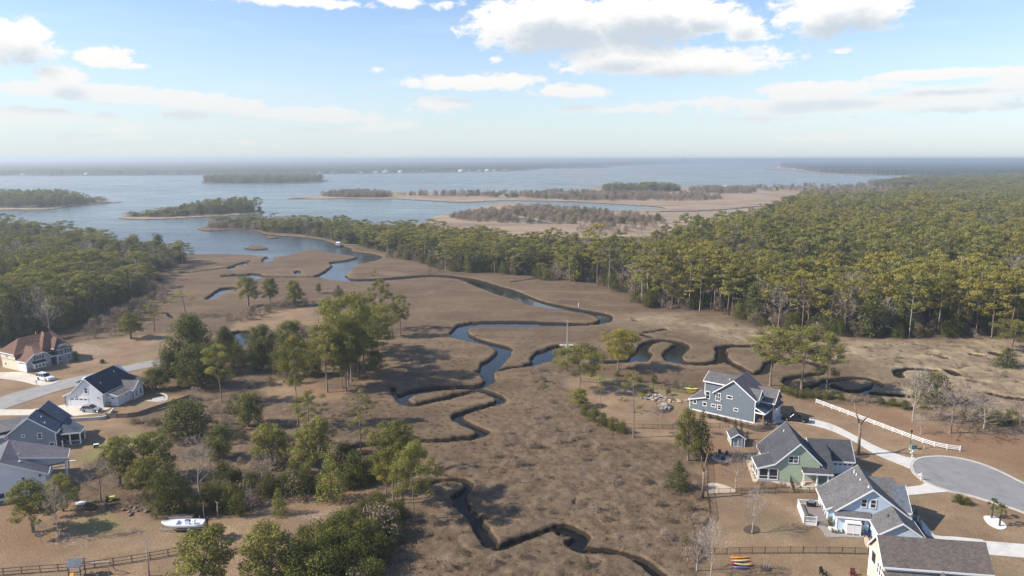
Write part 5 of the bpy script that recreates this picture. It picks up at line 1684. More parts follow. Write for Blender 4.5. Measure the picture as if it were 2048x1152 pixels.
# lighter versions for the woods
PR['fpine'] = [pine_proto(201 + i, 21, 8.5 + (i % 3), [.40, .48, .30, .52, .36, .46][i], [17, 13, 22, 12, 20, 15][i], 34, .56, .58, .6, .9, ['pine', 'pine', 'pine_yel', 'pine', 'pine', 'pine_yel'][i], ['bark', 'bark_pale', 'bark'][i % 3], 1.55, 4, .72) for i in range(6)]
PR['fround'] = [round_proto(211 + i, 12, 8.5, .06, 30, 34, .56, ['oak', 'pine', 'oak_olive'][i], 'bark_dark', .9, 1.7) for i in range(3)]
PR['fbare'] = [bare_proto(221 + i, 13, 8, 4, 'bark', 'twig_pale', .18, .7, 3, 5) for i in range(2)]
WIDTHS = {}


def plant(kind, bx, by, ty, wpx, label=None, group=None, var=None, name=None, cat='tree', dz=0.0, lean=0.0):
    v = PR[kind][(var if var is not None else rng.randrange(99)) % len(PR[kind])]
    X, Y = W(bx, by)
    hh = height_at(bx, by, ty)
    ww = wpx * mpp(by)
    nm = name or {'pine': 'pine_tree', 'sparse': 'pine_tree', 'ypine': 'pine_tree', 'umbrella': 'pine_tree', 'round': 'evergreen_tree', 'rpine': 'pine_tree', 'olive': 'evergreen_tree', 'cedar': 'cedar_tree',
                  'young': 'young_pine', 'bare': 'bare_tree', 'myrtle': 'evergreen_shrub', 'brush': 'dry_shrub', 'snag': 'dead_tree', 'palm': 'palm_tree', 'fpine': 'pine_tree', 'fround': 'evergreen_tree', 'fbare': 'bare_tree'}[kind]
    r = empty(nm, (X, Y, -.05 + dz), rng.uniform(0, 6.28), label, cat, group)
    s = (ww / v['cw'], ww / v['cw'], hh / v['H'])
    names = v.get('names', ('trunk', 'twigs' if kind in ('bare', 'fbare') else 'crown' if kind not in ('myrtle', 'brush') else 'foliage'))
    for part, key in zip(names, ('trunk', 'crown')):
        o = link(part if part != 'trunk' or kind not in ('myrtle', 'brush') else 'stem', v[key], r)
        o.scale = s
        if lean:
            o.rotation_euler = (0, lean, 0)
    return r
# ------------------------------------------------------------------ single trees and shrubs, left to right and back to front
G_ = 'loose stand of pines by the marsh'
for a in [
    # marsh pines, left middle
    ('rpine', 497, 613, 552, 46, 'broad dark pine in the brown marsh, largest of the four behind the sandy clearing'),
    ('rpine', 541, 607, 556, 36, 'slim stemmed pine just right of the largest dark pine in the left marsh'),
    ('rpine', 590, 612, 560, 36, 'small dark pine in the left marsh nearest the white tidal creek mouth'),
    ('rpine', 637, 587, 567, 14, 'tiny lone shrubby pine out in the open brown marsh'),
    ('cedar', 677, 592, 570, 26, 'dark rounded cedar at the far tip of the sandy clearing', 'cedar_tree'),
    ('rpine', 262, 677, 625, 50, 'olive rounded tree on the lawn edge behind the road, with a bare ring below'),
    ('sparse', 309, 662, 600, 34, 'faint thin pine with a wispy flat top beside the olive lawn edge tree'),
    ('sparse', 370, 633, 578, 40, 'tall thin pine with sparse flat crown standing in the left marsh'),
    # clump behind the white house
    ('round', 385, 748, 627, 98, 'big dome shaped evergreen in front of the sandy clearing'),
    ('round', 452, 722, 652, 46, 'dark round evergreen beside the small pale pond'),
    ('round', 402, 775, 690, 96, 'wide dark evergreen behind the tall slim pine and right of the road end'),
    ('olive', 337, 752, 698, 62, 'olive green bushy tree at the end of the left road'),
    ('round', 313, 780, 735, 50, 'dark small evergreen with visible trunk right of the navy roof'),
    ('pine', 443, 806, 688, 46, 'slim pine with pale bare trunk and yellow green top left of the pine stand'),
    ('round', 525, 722, 650, 66, 'dark evergreen with broad crown at the left end of the sandy clearing'),
    ('round', 582, 706, 641, 74, 'yellow topped evergreen at the right end of the sandy clearing'),
    ('rpine', 658, 637, 596, 42, 'dark flat topped pine at the far edge of the sandy clearing'),
    ('rpine', 672, 664, 630, 46, 'low bushy pine right of the sandy clearing'),
    # stand of tall pines
    ('pine', 763, 660, 557, 40, 'tallest far pine of the marsh stand, its bare pole and tuft against open marsh'),
    ('pine', 801, 673, 588, 30, 'thin pine at the right tip of the marsh stand, small flat tuft on top'),
    ('pine', 784, 673, 606, 44, 'short full pine next to the thin pine at the tip of the stand'),
    ('umbrella', 704, 762, 590, 92, 'big spreading pine at the heart of the marsh stand'),
    ('pine', 740, 700, 625, 60, 'pine behind the big spreading one, half hidden'),
    ('pine', 698, 772, 640, 62, None), ('pine', 692, 781, 668, 52, None), ('pine', 684, 776, 690, 44, None), ('pine', 716, 757, 660, 60, None), ('pine', 668, 752, 668, 60, None),
    ('pine', 728, 742, 640, 62, None), ('pine', 756, 722, 628, 56, None), ('umbrella', 720, 712, 612, 70, None), ('pine', 640, 742, 672, 50, None), ('rpine', 610, 752, 690, 56, 'low rounded pine between the sandy clearing trees and the stand'),
    ('pine', 655, 784, 648, 68, 'leaning reddish trunked pine on the orange straw left of the stand'),
    ('rpine', 752, 755, 700, 46, 'low dark pine casting shade at the right foot of the stand'),
    ('pine', 596, 853, 672, 46, 'very tall pine with broken bare limbs and tufts down its trunk'),
    ('pine', 618, 858, 782, 52, 'shorter pine touching the very tall broken limbed pine'),
    ('sparse', 722, 946, 775, 44, 'thin sparse pine standing alone by the loop of the creek'),
    # lower stand
    ('pine', 787, 1001, 845, 76, 'tall left pine of the lower trio beside the creek'),
    ('ypine', 772, 985, 905, 42, 'short yellowish pine at the left foot of the lower trio'),
    ('pine', 794, 1008, 868, 60, None), ('pine', 806, 1000, 880, 50, None),
    ('umbrella', 828, 1040, 890, 74, 'full crowned pine with pale trunk nearest the dark creek bend'),
    ('rpine', 640, 950, 832, 66, 'yellow green rounded pine behind the wide field, beside thicket'),
    ('rpine', 610, 945, 858, 58, 'tall rounded pine left of the yellow green rounded one'),
    ('rpine', 545, 930, 848, 80, 'dark massive evergreen behind the grey bare shrub'),
    ('young', 664, 1000, 900, 58, 'bright cone shaped young pine at the far edge of the field'),
    ('young', 558, 1029, 974, 36, 'small bright bushy young pine standing alone in the field'),
    ('round', 374, 874, 800, 108, 'wide dome evergreen alone in front of the brown board fence'),
    ('round', 497, 854, 788, 68, 'round topped evergreen right of the wide dome evergreen'),
    ('round', 440, 918, 850, 60, 'dark tapering evergreen behind the tall bare grey tree'),
    ('rpine', 240, 970, 872, 76, 'umbrella shaped pine with visible trunk near the pale porch house'),
    ('rpine', 305, 960, 863, 84, 'dense pine just right of the umbrella shaped pine'),
    ('rpine', 288, 992, 915, 66, 'low spreading pine leaning below the dense pine'),
    ('myrtle', 340, 1030, 920, 62, 'yellow green upright shrub mass behind the boat'),
    ('myrtle', 318, 1024, 948, 44, 'left shoulder of the yellow green shrubs behind the boat'),
    ('myrtle', 372, 1024, 960, 40, 'dark low shrub right behind the boat stern'),
    ('rpine', 66, 1064, 962, 88, 'bushy pine at the lower left corner by the white sided house'),
    ('rpine', 126, 1022, 950, 66, 'dark pine against the pergola of the white sided house'),
    ('rpine', 412, 1190, 1062, 132, 'large dark pine cut by the bottom edge below the boat'),
    ('rpine', 545, 1184, 1047, 116, 'large dark pine cut by the bottom edge right of the boat'),
    ('rpine', 436, 1076, 1046, 34, 'green treetop bush in front of the boat motor'),
    # right side
    ('ypine', 1237, 739, 658, 58, 'golden lone pine on the point between the creek loops'),
    ('umbrella', 1159, 780, 693, 78, 'spreading forked pine at the corner of the fenced lawn by the dock'),
    ('snag', 1133, 742, 638, 30, 'tall dead pole pine with stub limbs in front of the dock'),
    ('sparse', 1200, 828, 716, 16, 'pale dead thin tree with one small tuft on the lawn edge'),
    ('sparse', 1266, 876, 738, 42, 'leaning dark thin pine in front of the stone landscape beds'),
    ('rpine', 1157, 814, 777, 40, 'yellow green bushy pine at the left edge of the lawn'),
    ('rpine', 1376, 922, 818, 54, 'light pine in front of the slate blue house corner'),
    ('cedar', 1402, 914, 818, 50, 'dark tall cedar touching the light pine before the slate blue house', 'cedar_tree'),
    ('cedar', 1356, 980, 920, 52, 'dark green cone cedar alone at the scrub edge', 'cedar_tree'),
    ('pine', 1541, 772, 655, 70, 'left one of three tall pines behind the slate blue house'),
    ('pine', 1603, 782, 653, 86, 'widest of three tall pines behind the slate blue house'),
    ('pine', 1652, 788, 665, 54, 'right slim one of three tall pines behind the slate blue house'),
    ('umbrella', 2024, 702, 640, 62, 'small flat topped pine in the marsh at the right edge'),
    ('cedar', 2012, 735, 694, 54, 'dark leaning cedar bush in the marsh at the right edge', 'cedar_tree'),
    ('olive', 1862, 806, 742, 84, 'olive brown rounded tree behind the bare trees on the right'),
]:
    lab = a[5]
    plant(*a[:5], label=lab or 'tall pine crowded inside the stand at the marsh edge', group=None if lab else G_, name=a[6] if len(a) > 6 else None)

for a in [
    ('bare', 400, 990, 868, 96, 'tall mauve grey bare tree behind the shrubs near the boat', 0), ('bare', 202, 1004, 912, 84, 'grey bare tree with round crown beside the umbrella shaped pine', 1),
    ('bare', 117, 1078, 956, 48, 'slender pale bare tree between the two lower left pines', 2), ('bare', 82, 1084, 1040, 30, 'small bare sapling beside the pale lower left bare tree', 2),
    ('bare', 502, 1028, 974, 44, 'small grey bare shrub tree at the field edge', 1), ('bare', 525, 978, 902, 62, 'spiky pale bare shrub behind the field thicket', 0),
    ('bare', 393, 802, 772, 32, 'whitish bare bush by the end of the brown board fence', 2), ('bare', 100, 672, 600, 50, 'tall pale bare tree behind the brown roofs', 2),
    ('bare', 136, 744, 715, 14, 'small bare street tree before the brown roofed house', 1), ('bare', 637, 645, 612, 34, 'faint hazy bare tree in the sandy clearing', 1),
    ('bare', 1471, 982, 892, 66, 'round crowned bare tree on the lawn left of the green house', 0), ('bare', 1504, 1066, 968, 50, 'white trunked bare tree in the mulch ring of the blue house lawn', 2),
    ('bare', 1421, 1158, 1030, 62, 'tall pale bare tree at the bottom edge left of the kayaks', 2), ('bare', 1393, 1142, 1046, 54, 'leaning white bare tree at the scrub edge near the fence corner', 0),
    ('bare', 1825, 842, 724, 56, 'tall pale bare tree behind the right end of the white rail fence', 2), ('bare', 1900, 866, 756, 122, 'widest bare tree on the right, its grey crown spreading low', 1),
    ('bare', 1967, 858, 782, 70, 'bare tree at the scrub line near the right edge', 0), ('bare', 2040, 852, 796, 70, 'bushy bare tree cut by the right edge', 1),
    ('bare', 1841, 868, 826, 30, 'small bare sapling left of the widest bare tree', 2), ('bare', 1314, 853, 800, 36, 'small bare tree on the lawn beside the black fence', 1),
    ('bare', 1512, 925, 880, 40, 'bare shrub between shed and green house', 1), ('bare', 1344, 700, 690, 6, None, 1),
]:
    if a[5]:
        plant(*a[:5], label=a[5], var=a[6])
plant('snag', 1716, 910, 806, 42, 'thick cut back bare trunk with two stub limbs beside the curving drive', var=1)
plant('snag', 1405, 996, 905, 34, 'white forked dead trunk at the fence line by the scrub', var=1)
plant('snag', 299, 1152, 1074, 30, 'dark dead stem with stub twigs in front of the board fence', var=2)
plant('snag', 409, 1040, 1002, 14, 'white dead stick by the boat stern', var=2)
plant('snag', 437, 1036, 1003, 26, 'curved white dead branch right of the boat', var=2)
plant('palm', 1983, 1036, 996, 26, 'left palm of the two on the white gravel bed', var=0)
plant('palm', 1999, 1052, 1007, 28, 'right palm of the two on the white gravel bed', var=1)
for a in [('myrtle', 1917, 1006, 988, 26, 'low dark shrub on the lawn by the turning circle, left half'), ('myrtle', 1934, 1009, 995, 22, 'low dark shrub on the lawn by the turning circle, right half'),
          ('cedar', 1829, 1052, 1016, 14, 'dark column shrub at the side of the pale blue house'), ('cedar', 1837, 1062, 1034, 14, 'second dark column shrub along the pale blue house path'),
          ('myrtle', 1660, 1052, 1032, 15, 'golden green shrub at the deck corner of the pale blue house'), ('round', 152, 722, 702, 14, 'clipped black green shrub beside the brown roofed house'),
          ('round', 205, 726, 718, 12, 'round grey shrub on the lawn across the road'), ('cedar', 1494, 880, 860, 10, 'thin dark cypress behind the shed'), ('cedar', 1482, 868, 842, 9, 'dark column shrub right of the shed, rear'),
          ('cedar', 1470, 866, 836, 12, 'brown column shrub before the slate blue house wall'), ('round', 1515, 905, 888, 8, 'dark clipped shrub at the green house back corner'),
          ('olive', 1336, 790, 776, 14, 'small olive tree on the lawn behind the landscape beds'), ('round', 1290, 790, 778, 12, 'dark evergreen shrub in the landscape bed, left'), ('round', 1303, 786, 776, 11, 'dark evergreen shrub in the landscape bed, right'),
          ('brush', 1286, 792, 781, 7, 'yellow flowering shrub in the landscape bed'), ('brush', 1522, 856, 838, 26, 'brown bare shrub at the porch of the slate blue house')]:
    plant(*a[:5], label=a[5], cat='shrub', name='shrub')
for i, (x, y) in enumerate([(1418, 836), (1434, 839), (1449, 843), (1480, 848), (1494, 852)]):
    plant('brush' if i > 2 else 'round', x, y, y - 9, 11, 'small rounded foundation shrub along the slate blue house wall', 'foundation shrubs of the slate blue house', cat='shrub', name='shrub')
for i, (x, y) in enumerate([(1562, 968), (1570, 970), (1594, 971), (1601, 975), (1616, 977), (1628, 978), (1499, 920), (1503, 934), (1506, 946), (1508, 952), (1510, 957)]):
    plant('brush', x, y, y - 4, 6, 'low reddish plant in the gravel bed of the green house', 'bed plants of the green house', cat='plant', name='bed_plant')
# evergreen thickets: each shrub on its own
for grp, lab, pts in [
    ('thicket below the lower pines', 'dark wax myrtle shrub in the thicket below the lower pines',
     [(610, 1100, 1052, 60), (640, 1110, 1042, 70), (672, 1090, 1030, 66), (700, 1075, 1015, 70), (730, 1050, 1000, 64), (756, 1032, 985, 56), (690, 1130, 1050, 80), (650, 1150, 1062, 76), (610, 1165, 1080, 80), (730, 1110, 1040, 74), (760, 1075, 1016, 60), (785, 1050, 1002, 52), (800, 1036, 1000, 40), (720, 1150, 1080, 80), (760, 1120, 1068, 64), (790, 1080, 1040, 46), (660, 1190, 1100, 90), (590, 1195, 1095, 80), (740, 1180, 1120, 70)]),
    ('thicket behind the field', 'low dark shrub in the thicket behind the field',
     [(480, 1030, 985, 40), (462, 1020, 970, 44), (440, 1018, 970, 46), (420, 1012, 965, 44), (540, 990, 950, 50), (575, 985, 945, 50), (605, 982, 945, 48), (505, 985, 945, 50), (640, 985, 950, 34), (700, 975, 945, 42), (725, 968, 940, 40), (745, 960, 930, 40), (470, 985, 950, 40), (590, 960, 925, 40), (690, 955, 930, 36), (395, 1030, 990, 34)]),
    ('shrubs along the lawn bank', 'dark shrub on the bank between lawn and scrub',
     [(1170, 832, 808, 26), (1186, 842, 818, 26), (1205, 852, 826, 28), (1226, 860, 834, 28), (1244, 866, 842, 24), (1160, 806, 790, 20), (1190, 828, 812, 20)]),
    ('shrub row behind the slate blue house', 'low green shrub in the row between lawn and creek behind the slate blue house',
     [(1566, 784, 770, 18), (1580, 790, 772, 20), (1596, 795, 775, 22), (1614, 795, 776, 22), (1632, 796, 776, 24), (1648, 798, 780, 22), (1664, 796, 780, 20), (1682, 800, 786, 18), (1235, 752, 742, 14), (1258, 758, 748, 16), (1278, 764, 750, 16), (1308, 766, 748, 16), (1760, 808, 794, 24), (1785, 812, 796, 24), (1810, 818, 800, 22), (1846, 818, 790, 26), (1990, 850, 820, 40), (1960, 842, 812, 34), (2020, 846, 818, 36)])]:
    for (x, y, t, w) in pts:
        plant('myrtle', x, y, t, w, lab, grp, cat='shrub')
for grp, lab, pts in [
    ('dry brush below the brown board fence', 'tawny dry brush clump in the gully below the brown board fence',
     [(430, 830, 808, 34), (460, 826, 800, 34), (410, 846, 826, 30), (450, 850, 828, 36), (290, 846, 832, 26), (310, 850, 834, 30), (270, 848, 836, 22), (480, 880, 850, 40), (520, 880, 856, 36), (560, 900, 872, 40), (590, 890, 866, 36), (690, 830, 812, 34), (710, 818, 800, 30), (730, 806, 790, 30), (470, 800, 786, 26), (500, 775, 758, 30), (540, 770, 752, 32)]),
    ('dry brush on the right bank', 'pale dry brush clump along the right scrub line',
     [(1700, 804, 788, 20), (1720, 802, 786, 22), (1735, 806, 790, 20), (1380, 1020, 1000, 24), (1390, 1050, 1026, 26), (1370, 1090, 1064, 30), (1380, 1120, 1092, 32), (1395, 1000, 980, 20), (1340, 800, 786, 14), (1330, 770, 756, 18), (1350, 774, 758, 18), (1370, 778, 762, 18), (1390, 784, 768, 18), (1880, 836, 812, 30), (1925, 842, 816, 30)])]:
    for (x, y, t, w) in pts:
        plant('brush', x, y, t, w, lab, grp, cat='shrub')


# ------------------------------------------------------------------ woods
def scatter(poly_px, sp0, sp_k, seed, jit=.42, keep=1.0):
    """jittered points inside a pixel outline laid on the ground, spacing grows with distance"""
    P = Wn(catmull(poly_px, True, 2))
    r_ = np.random.RandomState(seed)
    out_ = []
    y = P[:, 1].min()
    while y < P[:, 1].max():
        sp = sp0 + sp_k * y
        xs_ = np.arange(max(P[:, 0].min(), -1.15 * y - 60), min(P[:, 0].max(), 1.15 * y + 60), sp)
        if len(xs_):
            p = np.stack([xs_ + r_.uniform(-jit, jit, len(xs_)) * sp, y + r_.uniform(-jit, jit, len(xs_)) * sp], 1)
            out_.append(p[r_.uniform(size=len(p)) < keep])
        y += sp * .9
    p = np.concatenate(out_)
    return p[inside(p[:, 0], p[:, 1], P)]


def stuff_cloud(name, pts, sxy, sz, var, protos, label, rot=None, cat=None):
    """one 'stuff' object: the prototypes' own meshes set out on points with geometry nodes"""
    n = len(pts)
    me = bpy.data.meshes.new(name)
    me.vertices.add(n)
    me.vertices.foreach_set("co", np.asarray(pts, np.float32).ravel())
    for nm, ty, arr in (("sxy", 'FLOAT', sxy), ("sz", 'FLOAT', sz), ("var", 'INT', var), ("rot", 'FLOAT', nrs.uniform(0, 6.28, n) if rot is None else rot), ("tx", 'FLOAT', nrs.normal(size=n) * .05), ("ty", 'FLOAT', nrs.normal(size=n) * .05)):
        at = me.attributes.new(nm, ty, 'POINT')
        at.data.foreach_set("value", np.asarray(arr, np.int32 if ty == 'INT' else np.float32))
    o = link(name, me)
    ng = bpy.data.node_groups.new(name, 'GeometryNodeTree')
    ng.interface.new_socket("Geometry", in_out='INPUT', socket_type='NodeSocketGeometry')
    ng.interface.new_socket("Geometry", in_out='OUTPUT', socket_type='NodeSocketGeometry')
    nd = ng.nodes.new
    gi, go = nd('NodeGroupInput'), nd('NodeGroupOutput')
    join = nd('GeometryNodeJoinGeometry')
    for ob in reversed(protos):
        inner = nd('GeometryNodeJoinGeometry')
        for part in ob:
            oi = nd('GeometryNodeObjectInfo')
            oi.inputs[0].default_value = part
            ng.links.new(oi.outputs["Geometry"], inner.inputs[0])
        gi2 = nd('GeometryNodeGeometryToInstance')
        ng.links.new(inner.outputs[0], gi2.inputs[0])
        ng.links.new(gi2.outputs[0], join.inputs[0])
    m2p = nd('GeometryNodeMeshToPoints')
    ng.links.new(gi.outputs[0], m2p.inputs[0])
    iop = nd('GeometryNodeInstanceOnPoints')
    iop.inputs["Pick Instance"].default_value = True

    def na(nm, ty):
        a = nd('GeometryNodeInputNamedAttribute')
        a.data_type = ty
        a.inputs[0].default_value = nm
        return [s_ for s_ in a.outputs if s_.enabled][0]
    cs, cr = nd('ShaderNodeCombineXYZ'), nd('ShaderNodeCombineXYZ')
    s1 = na("sxy", 'FLOAT')
    ng.links.new(s1, cs.inputs[0])
    ng.links.new(s1, cs.inputs[1])
    ng.links.new(na("sz", 'FLOAT'), cs.inputs[2])
    ng.links.new(na("rot", 'FLOAT'), cr.inputs[2])
    ng.links.new(na("tx", 'FLOAT'), cr.inputs[0])
    ng.links.new(na("ty", 'FLOAT'), cr.inputs[1])
    ng.links.new(m2p.outputs[0], iop.inputs["Points"])
    ng.links.new(join.outputs[0], iop.inputs["Instance"])
    ng.links.new(na("var", 'INT'), iop.inputs["Instance Index"])
    ng.links.new(cs.outputs[0], iop.inputs["Scale"])
    ng.links.new(cr.outputs[0], iop.inputs["Rotation"])
    ng.links.new(iop.outputs[0], go.inputs[0])
    md = o.modifiers.new("set_out", 'NODES')
    md.node_group = ng
    return tag(o, label, cat, None, 'stuff')


FIRST = {}


def forest_tree(kind, var, X, Y, sxy, sz, label, group):
    v = PR[kind][var % len(PR[kind])]
    r = empty({'fpine': 'pine_tree', 'fround': 'evergreen_tree', 'fbare': 'bare_tree'}[kind], (X, Y, -.05), rng.uniform(0, 6.28), label, 'tree', group)
    r.scale = (sxy, sxy, sz)
    parts = (link('trunk', v['trunk'], r), link('crown' if kind != 'fbare' else 'twigs', v['crown'], r))
    FIRST.setdefault((kind, var % len(PR[kind])), parts)
    return r


def pick(n, r_, pb, pr):
    u = r_.uniform(size=n)
    kinds = np.where(u < pb, 2, np.where(u < pb + pr, 1, 0))
    return kinds


rest_p, rest_s, rest_z, rest_v = [], [], [], []
bare_p, bare_s, bare_v = [], [], []
r_ = np.random.RandomState(5)
WOODLIST = [(WOODS_R, 5.4, .0048, 150, 24.0, 'pine at the front of the large wood across the creek on the right', 'front pines of the right hand wood', .15, .20),
            (WOODS_L, 5.2, .0030, 62, 17.0, 'pine at the front of the dark wood on the left', 'front pines of the left hand wood', .26, .42),
            (PENINSULA, 5.4, .0040, 28, 15.5, 'pine at the front of the wooded peninsula beyond the marsh', 'front pines of the peninsula', .10, .26)]
for poly, s0, sk, nind, Ht, lab, grp, pb, pr in WOODLIST:
    p = scatter(poly, s0, sk, int(Ht * 10))
    dd = water_sdf(p[:, 0], p[:, 1], False)
    p = p[dd > 3.0]
    px_ = 1024 + FPX * p[:, 0] / (p[:, 1] * _c + CAM_H * _s)
    p = p[(px_ > -420) & (px_ < 2480)]
    px_ = 1024 + FPX * p[:, 0] / (p[:, 1] * _c + CAM_H * _s)
    D = np.hypot(p[:, 0], p[:, 1])
    gap = fbm(p[:, 0], p[:, 1], 26.0, 2, 95)
    okg = (gap < .62) | (D < 320)
    p, px_, D = p[okg], px_[okg], D[okg]
    pbv = np.clip(pb + (fbm(p[:, 0], p[:, 1], 55.0, 2, 97) - .5) * 1.5, .02, .42)
    k = pick(len(p), r_, pbv, pr)
    tone = np.clip((fbm(p[:, 0], p[:, 1], 48.0, 2, 99) - .42) * 2.6, .02, .6)
    # height of the stand drifts over the wood; single trees differ
    hz = Ht * (0.78 + .30 * fbm(p[:, 0], p[:, 1], 60.0, 2, 91)) * np.where(r_.uniform(size=len(p)) < .16, r_.uniform(.5, .75, len(p)), r_.uniform(.82, 1.16, len(p)))
    hz *= np.where(D > 900, .82, 1.0)
    if poly is PENINSULA:
        hz *= np.clip(.62 + (px_ - 430) / 1000, .6, 1.05)
    if poly is WOODS_L:
        hz *= np.clip(1.12 - px_ / 1300, .75, 1.1)
    order = np.argsort(D)
    infr = order[(px_[order] > -10) & (px_[order] < 2058) & (k[order] == 0)]
    ind = set(infr[:nind].tolist())
    ib = order[(px_[order] > 0) & (px_[order] < 2048) & (k[order] == 2)][:10]
    indb = set(ib.tolist())
    grow = 1 + np.clip((D - 300) / 2500, 0, .6)
    for i in range(len(p)):
        X, Y = p[i]
        if k[i] == 2:
            v = r_.randint(2)
            s = hz[i] * .90 / PR['fbare'][v]['H'] * r_.uniform(.8, 1.05)
            if i in indb:
                forest_tree('fbare', v, X, Y, s, s, 'pale bare tree among the front pines of a wood', 'bare trees among the wood pines')
            else:
                bare_p.append((X, Y, 0))
                bare_s.append(s)
                bare_v.append(v)
            continue
        if k[i] == 1:
            v, Hp, f = 6 + r_.choice([0, 0, 1, 1, 2]), 12.0, r_.uniform(.6, .9)
        else:
            v, Hp, f = r_.randint(6), 21.0, 1.0
        if k[i] == 0:       # yellow crowns gather in patches
            v = r_.choice([2, 5]) if r_.uniform() < tone[i] * (1 if poly is WOODS_R else .6) else r_.choice([0, 1, 3, 4])
        sz = hz[i] * f / Hp
        sx_ = (.80 + .22 * hz[i] / 21.0) * r_.uniform(.82, 1.2) * grow[i]
        if i in ind:
            forest_tree('fpine', v, X, Y, sx_, sz, lab, grp)
        else:
            rest_p.append((X, Y, 0))
            rest_s.append(sx_)
            rest_z.append(sz)
            rest_v.append(v)
# wooded islands and far spits
for poly, s0, Ht, seed in [([(-420, 417), (0, 416), (100, 415), (180, 407), (220, 405), (180, 403), (0, 402), (-420, 400)], 8.0, 15, 1),
                           ([(250, 434), (340, 434), (430, 429), (510, 426), (515, 421), (440, 418), (340, 425), (270, 430)], 7.0, 12, 2),
                           ([(410, 365), (460, 366.5), (560, 366), (635, 363), (640, 360.5), (600, 358.5), (440, 359.5)], 14.0, 15, 3),
                           ([(1205, 382), (1280, 384), (1350, 383), (1360, 380), (1320, 377.5), (1230, 377.5)], 10.0, 12, 4),
                           ([(1740, 372), (1900, 376), (2500, 372), (2500, 354), (2048, 354), (1900, 358), (1800, 364)], 14.0, 13, 5)]:
    p = scatter(poly, s0, 0.0, seed)
    for X, Y in p:
        v = r_.choice([0, 1, 3, 4, 6, 7])
        Hl = Ht * r_.choice([.45, .7, .85, 1.0, 1.2])
        if seed == 2:
            Hl *= np.clip((PX(X, Y, 0)[0] - 220) / 200, .35, 1.15)
        if seed == 1:
            Hl *= np.clip((260 - PX(X, Y, 0)[0]) / 130, .4, 1)
        rest_p.append((X, Y, 0))
        rest_s.append(s0 / 7.5 * r_.uniform(.75, 1.25))
        rest_z.append(Hl / (21 if v < 6 else 12))
        rest_v.append(v)
for kd, n_ in (('fpine', 6), ('fround', 3), ('fbare', 2)):
    for v in range(n_):
        if (kd, v) not in FIRST:      # a real tree of the kind, standing inside the right hand wood
            X, Y = W(1500 + 40 * v, 600 - 10 * v)
            forest_tree(kd, v, X, Y, 1, 1, 'tree inside the large wood on the right, behind its front pines', 'trees inside the right hand wood')
stuff_cloud("pine_woods", rest_p, rest_s, rest_z, rest_v, [FIRST[('fpine', v)] for v in range(6)] + [FIRST[('fround', v)] for v in range(3)], "continuous green pine woods around the marsh and on its islands")
stuff_cloud("bare_woods", bare_p, bare_s, bare_s, bare_v, [FIRST[('fbare', v)] for v in range(2)], "pale leafless trees scattered through the pine woods")
print('woods', len(rest_p), len(bare_p))

# undergrowth at the feet of the woods, scrub on the far marsh, brush in the near scrub
bp = {k: link('foliage', PR[k][0]['crown']) for k in ()}
SH = {}
for ob in bpy.data.objects:
    if ob.parent and ob.name.startswith('foliage'):
        SH.setdefault(ob.data.name, ob)


def protos(kind):
    return [(SH[v['crown'].name],) for v in PR[kind] if v['crown'].name in SH]


up, us, uz, uv = [], [], [], []
for poly, s0, sk, seed in ((WOODS_R, 3.4, .004, 41), (WOODS_L, 3.4, .003, 42), (PENINSULA, 3.2, .004, 43)):
    p = scatter(poly, s0, sk, seed, .5)
    P = Wn(catmull(poly, True, 2))
    e = -sdf_poly(p[:, 0], p[:, 1], P, 30.0)
    p = p[(e < 26) & (p[:, 1] < 760)]
    p = p[water_sdf(p[:, 0], p[:, 1], False) > 1.5]
    up += [(x, y, 0) for x, y in p]
p = scatter([(395, 1000), (430, 960), (520, 940), (600, 930), (700, 925), (760, 930), (750, 965), (640, 985), (520, 1010), (440, 1025), (390, 1030)], 3.4, 0, 44, .5, .45)
up += [(x, y, 0) for x, y in p]
p = scatter([(640, 1140), (690, 1085), (740, 1040), (775, 1012), (815, 1010), (805, 1045), (775, 1090), (755, 1152), (730, 1230), (600, 1230)], 2.8, 0, 45, .5, .5)
up += [(x, y, 0) for x, y in p]
p = scatter([(330, 740), (420, 700), (560, 690), (700, 690), (720, 760), (640, 775), (480, 760), (360, 780)], 3.4, 0, 46, .5, .12)
up += [(x, y, 0) for x, y in p]
pm, pb_ = protos('myrtle'), protos('brush')
n = len(up)
uv = r_.randint(0, len(pm) + len(pb_), n)
hs = r_.uniform(.5, 1.15, n)
us = np.where(uv < len(pm), hs * 1.0, hs * 1.5)
uz = np.where(uv < len(pm), hs * 1.15, hs * 1.9)
stuff_cloud("undergrowth", up, us, uz, uv, pm + pb_, "dark tangled undergrowth along the edges of the woods")

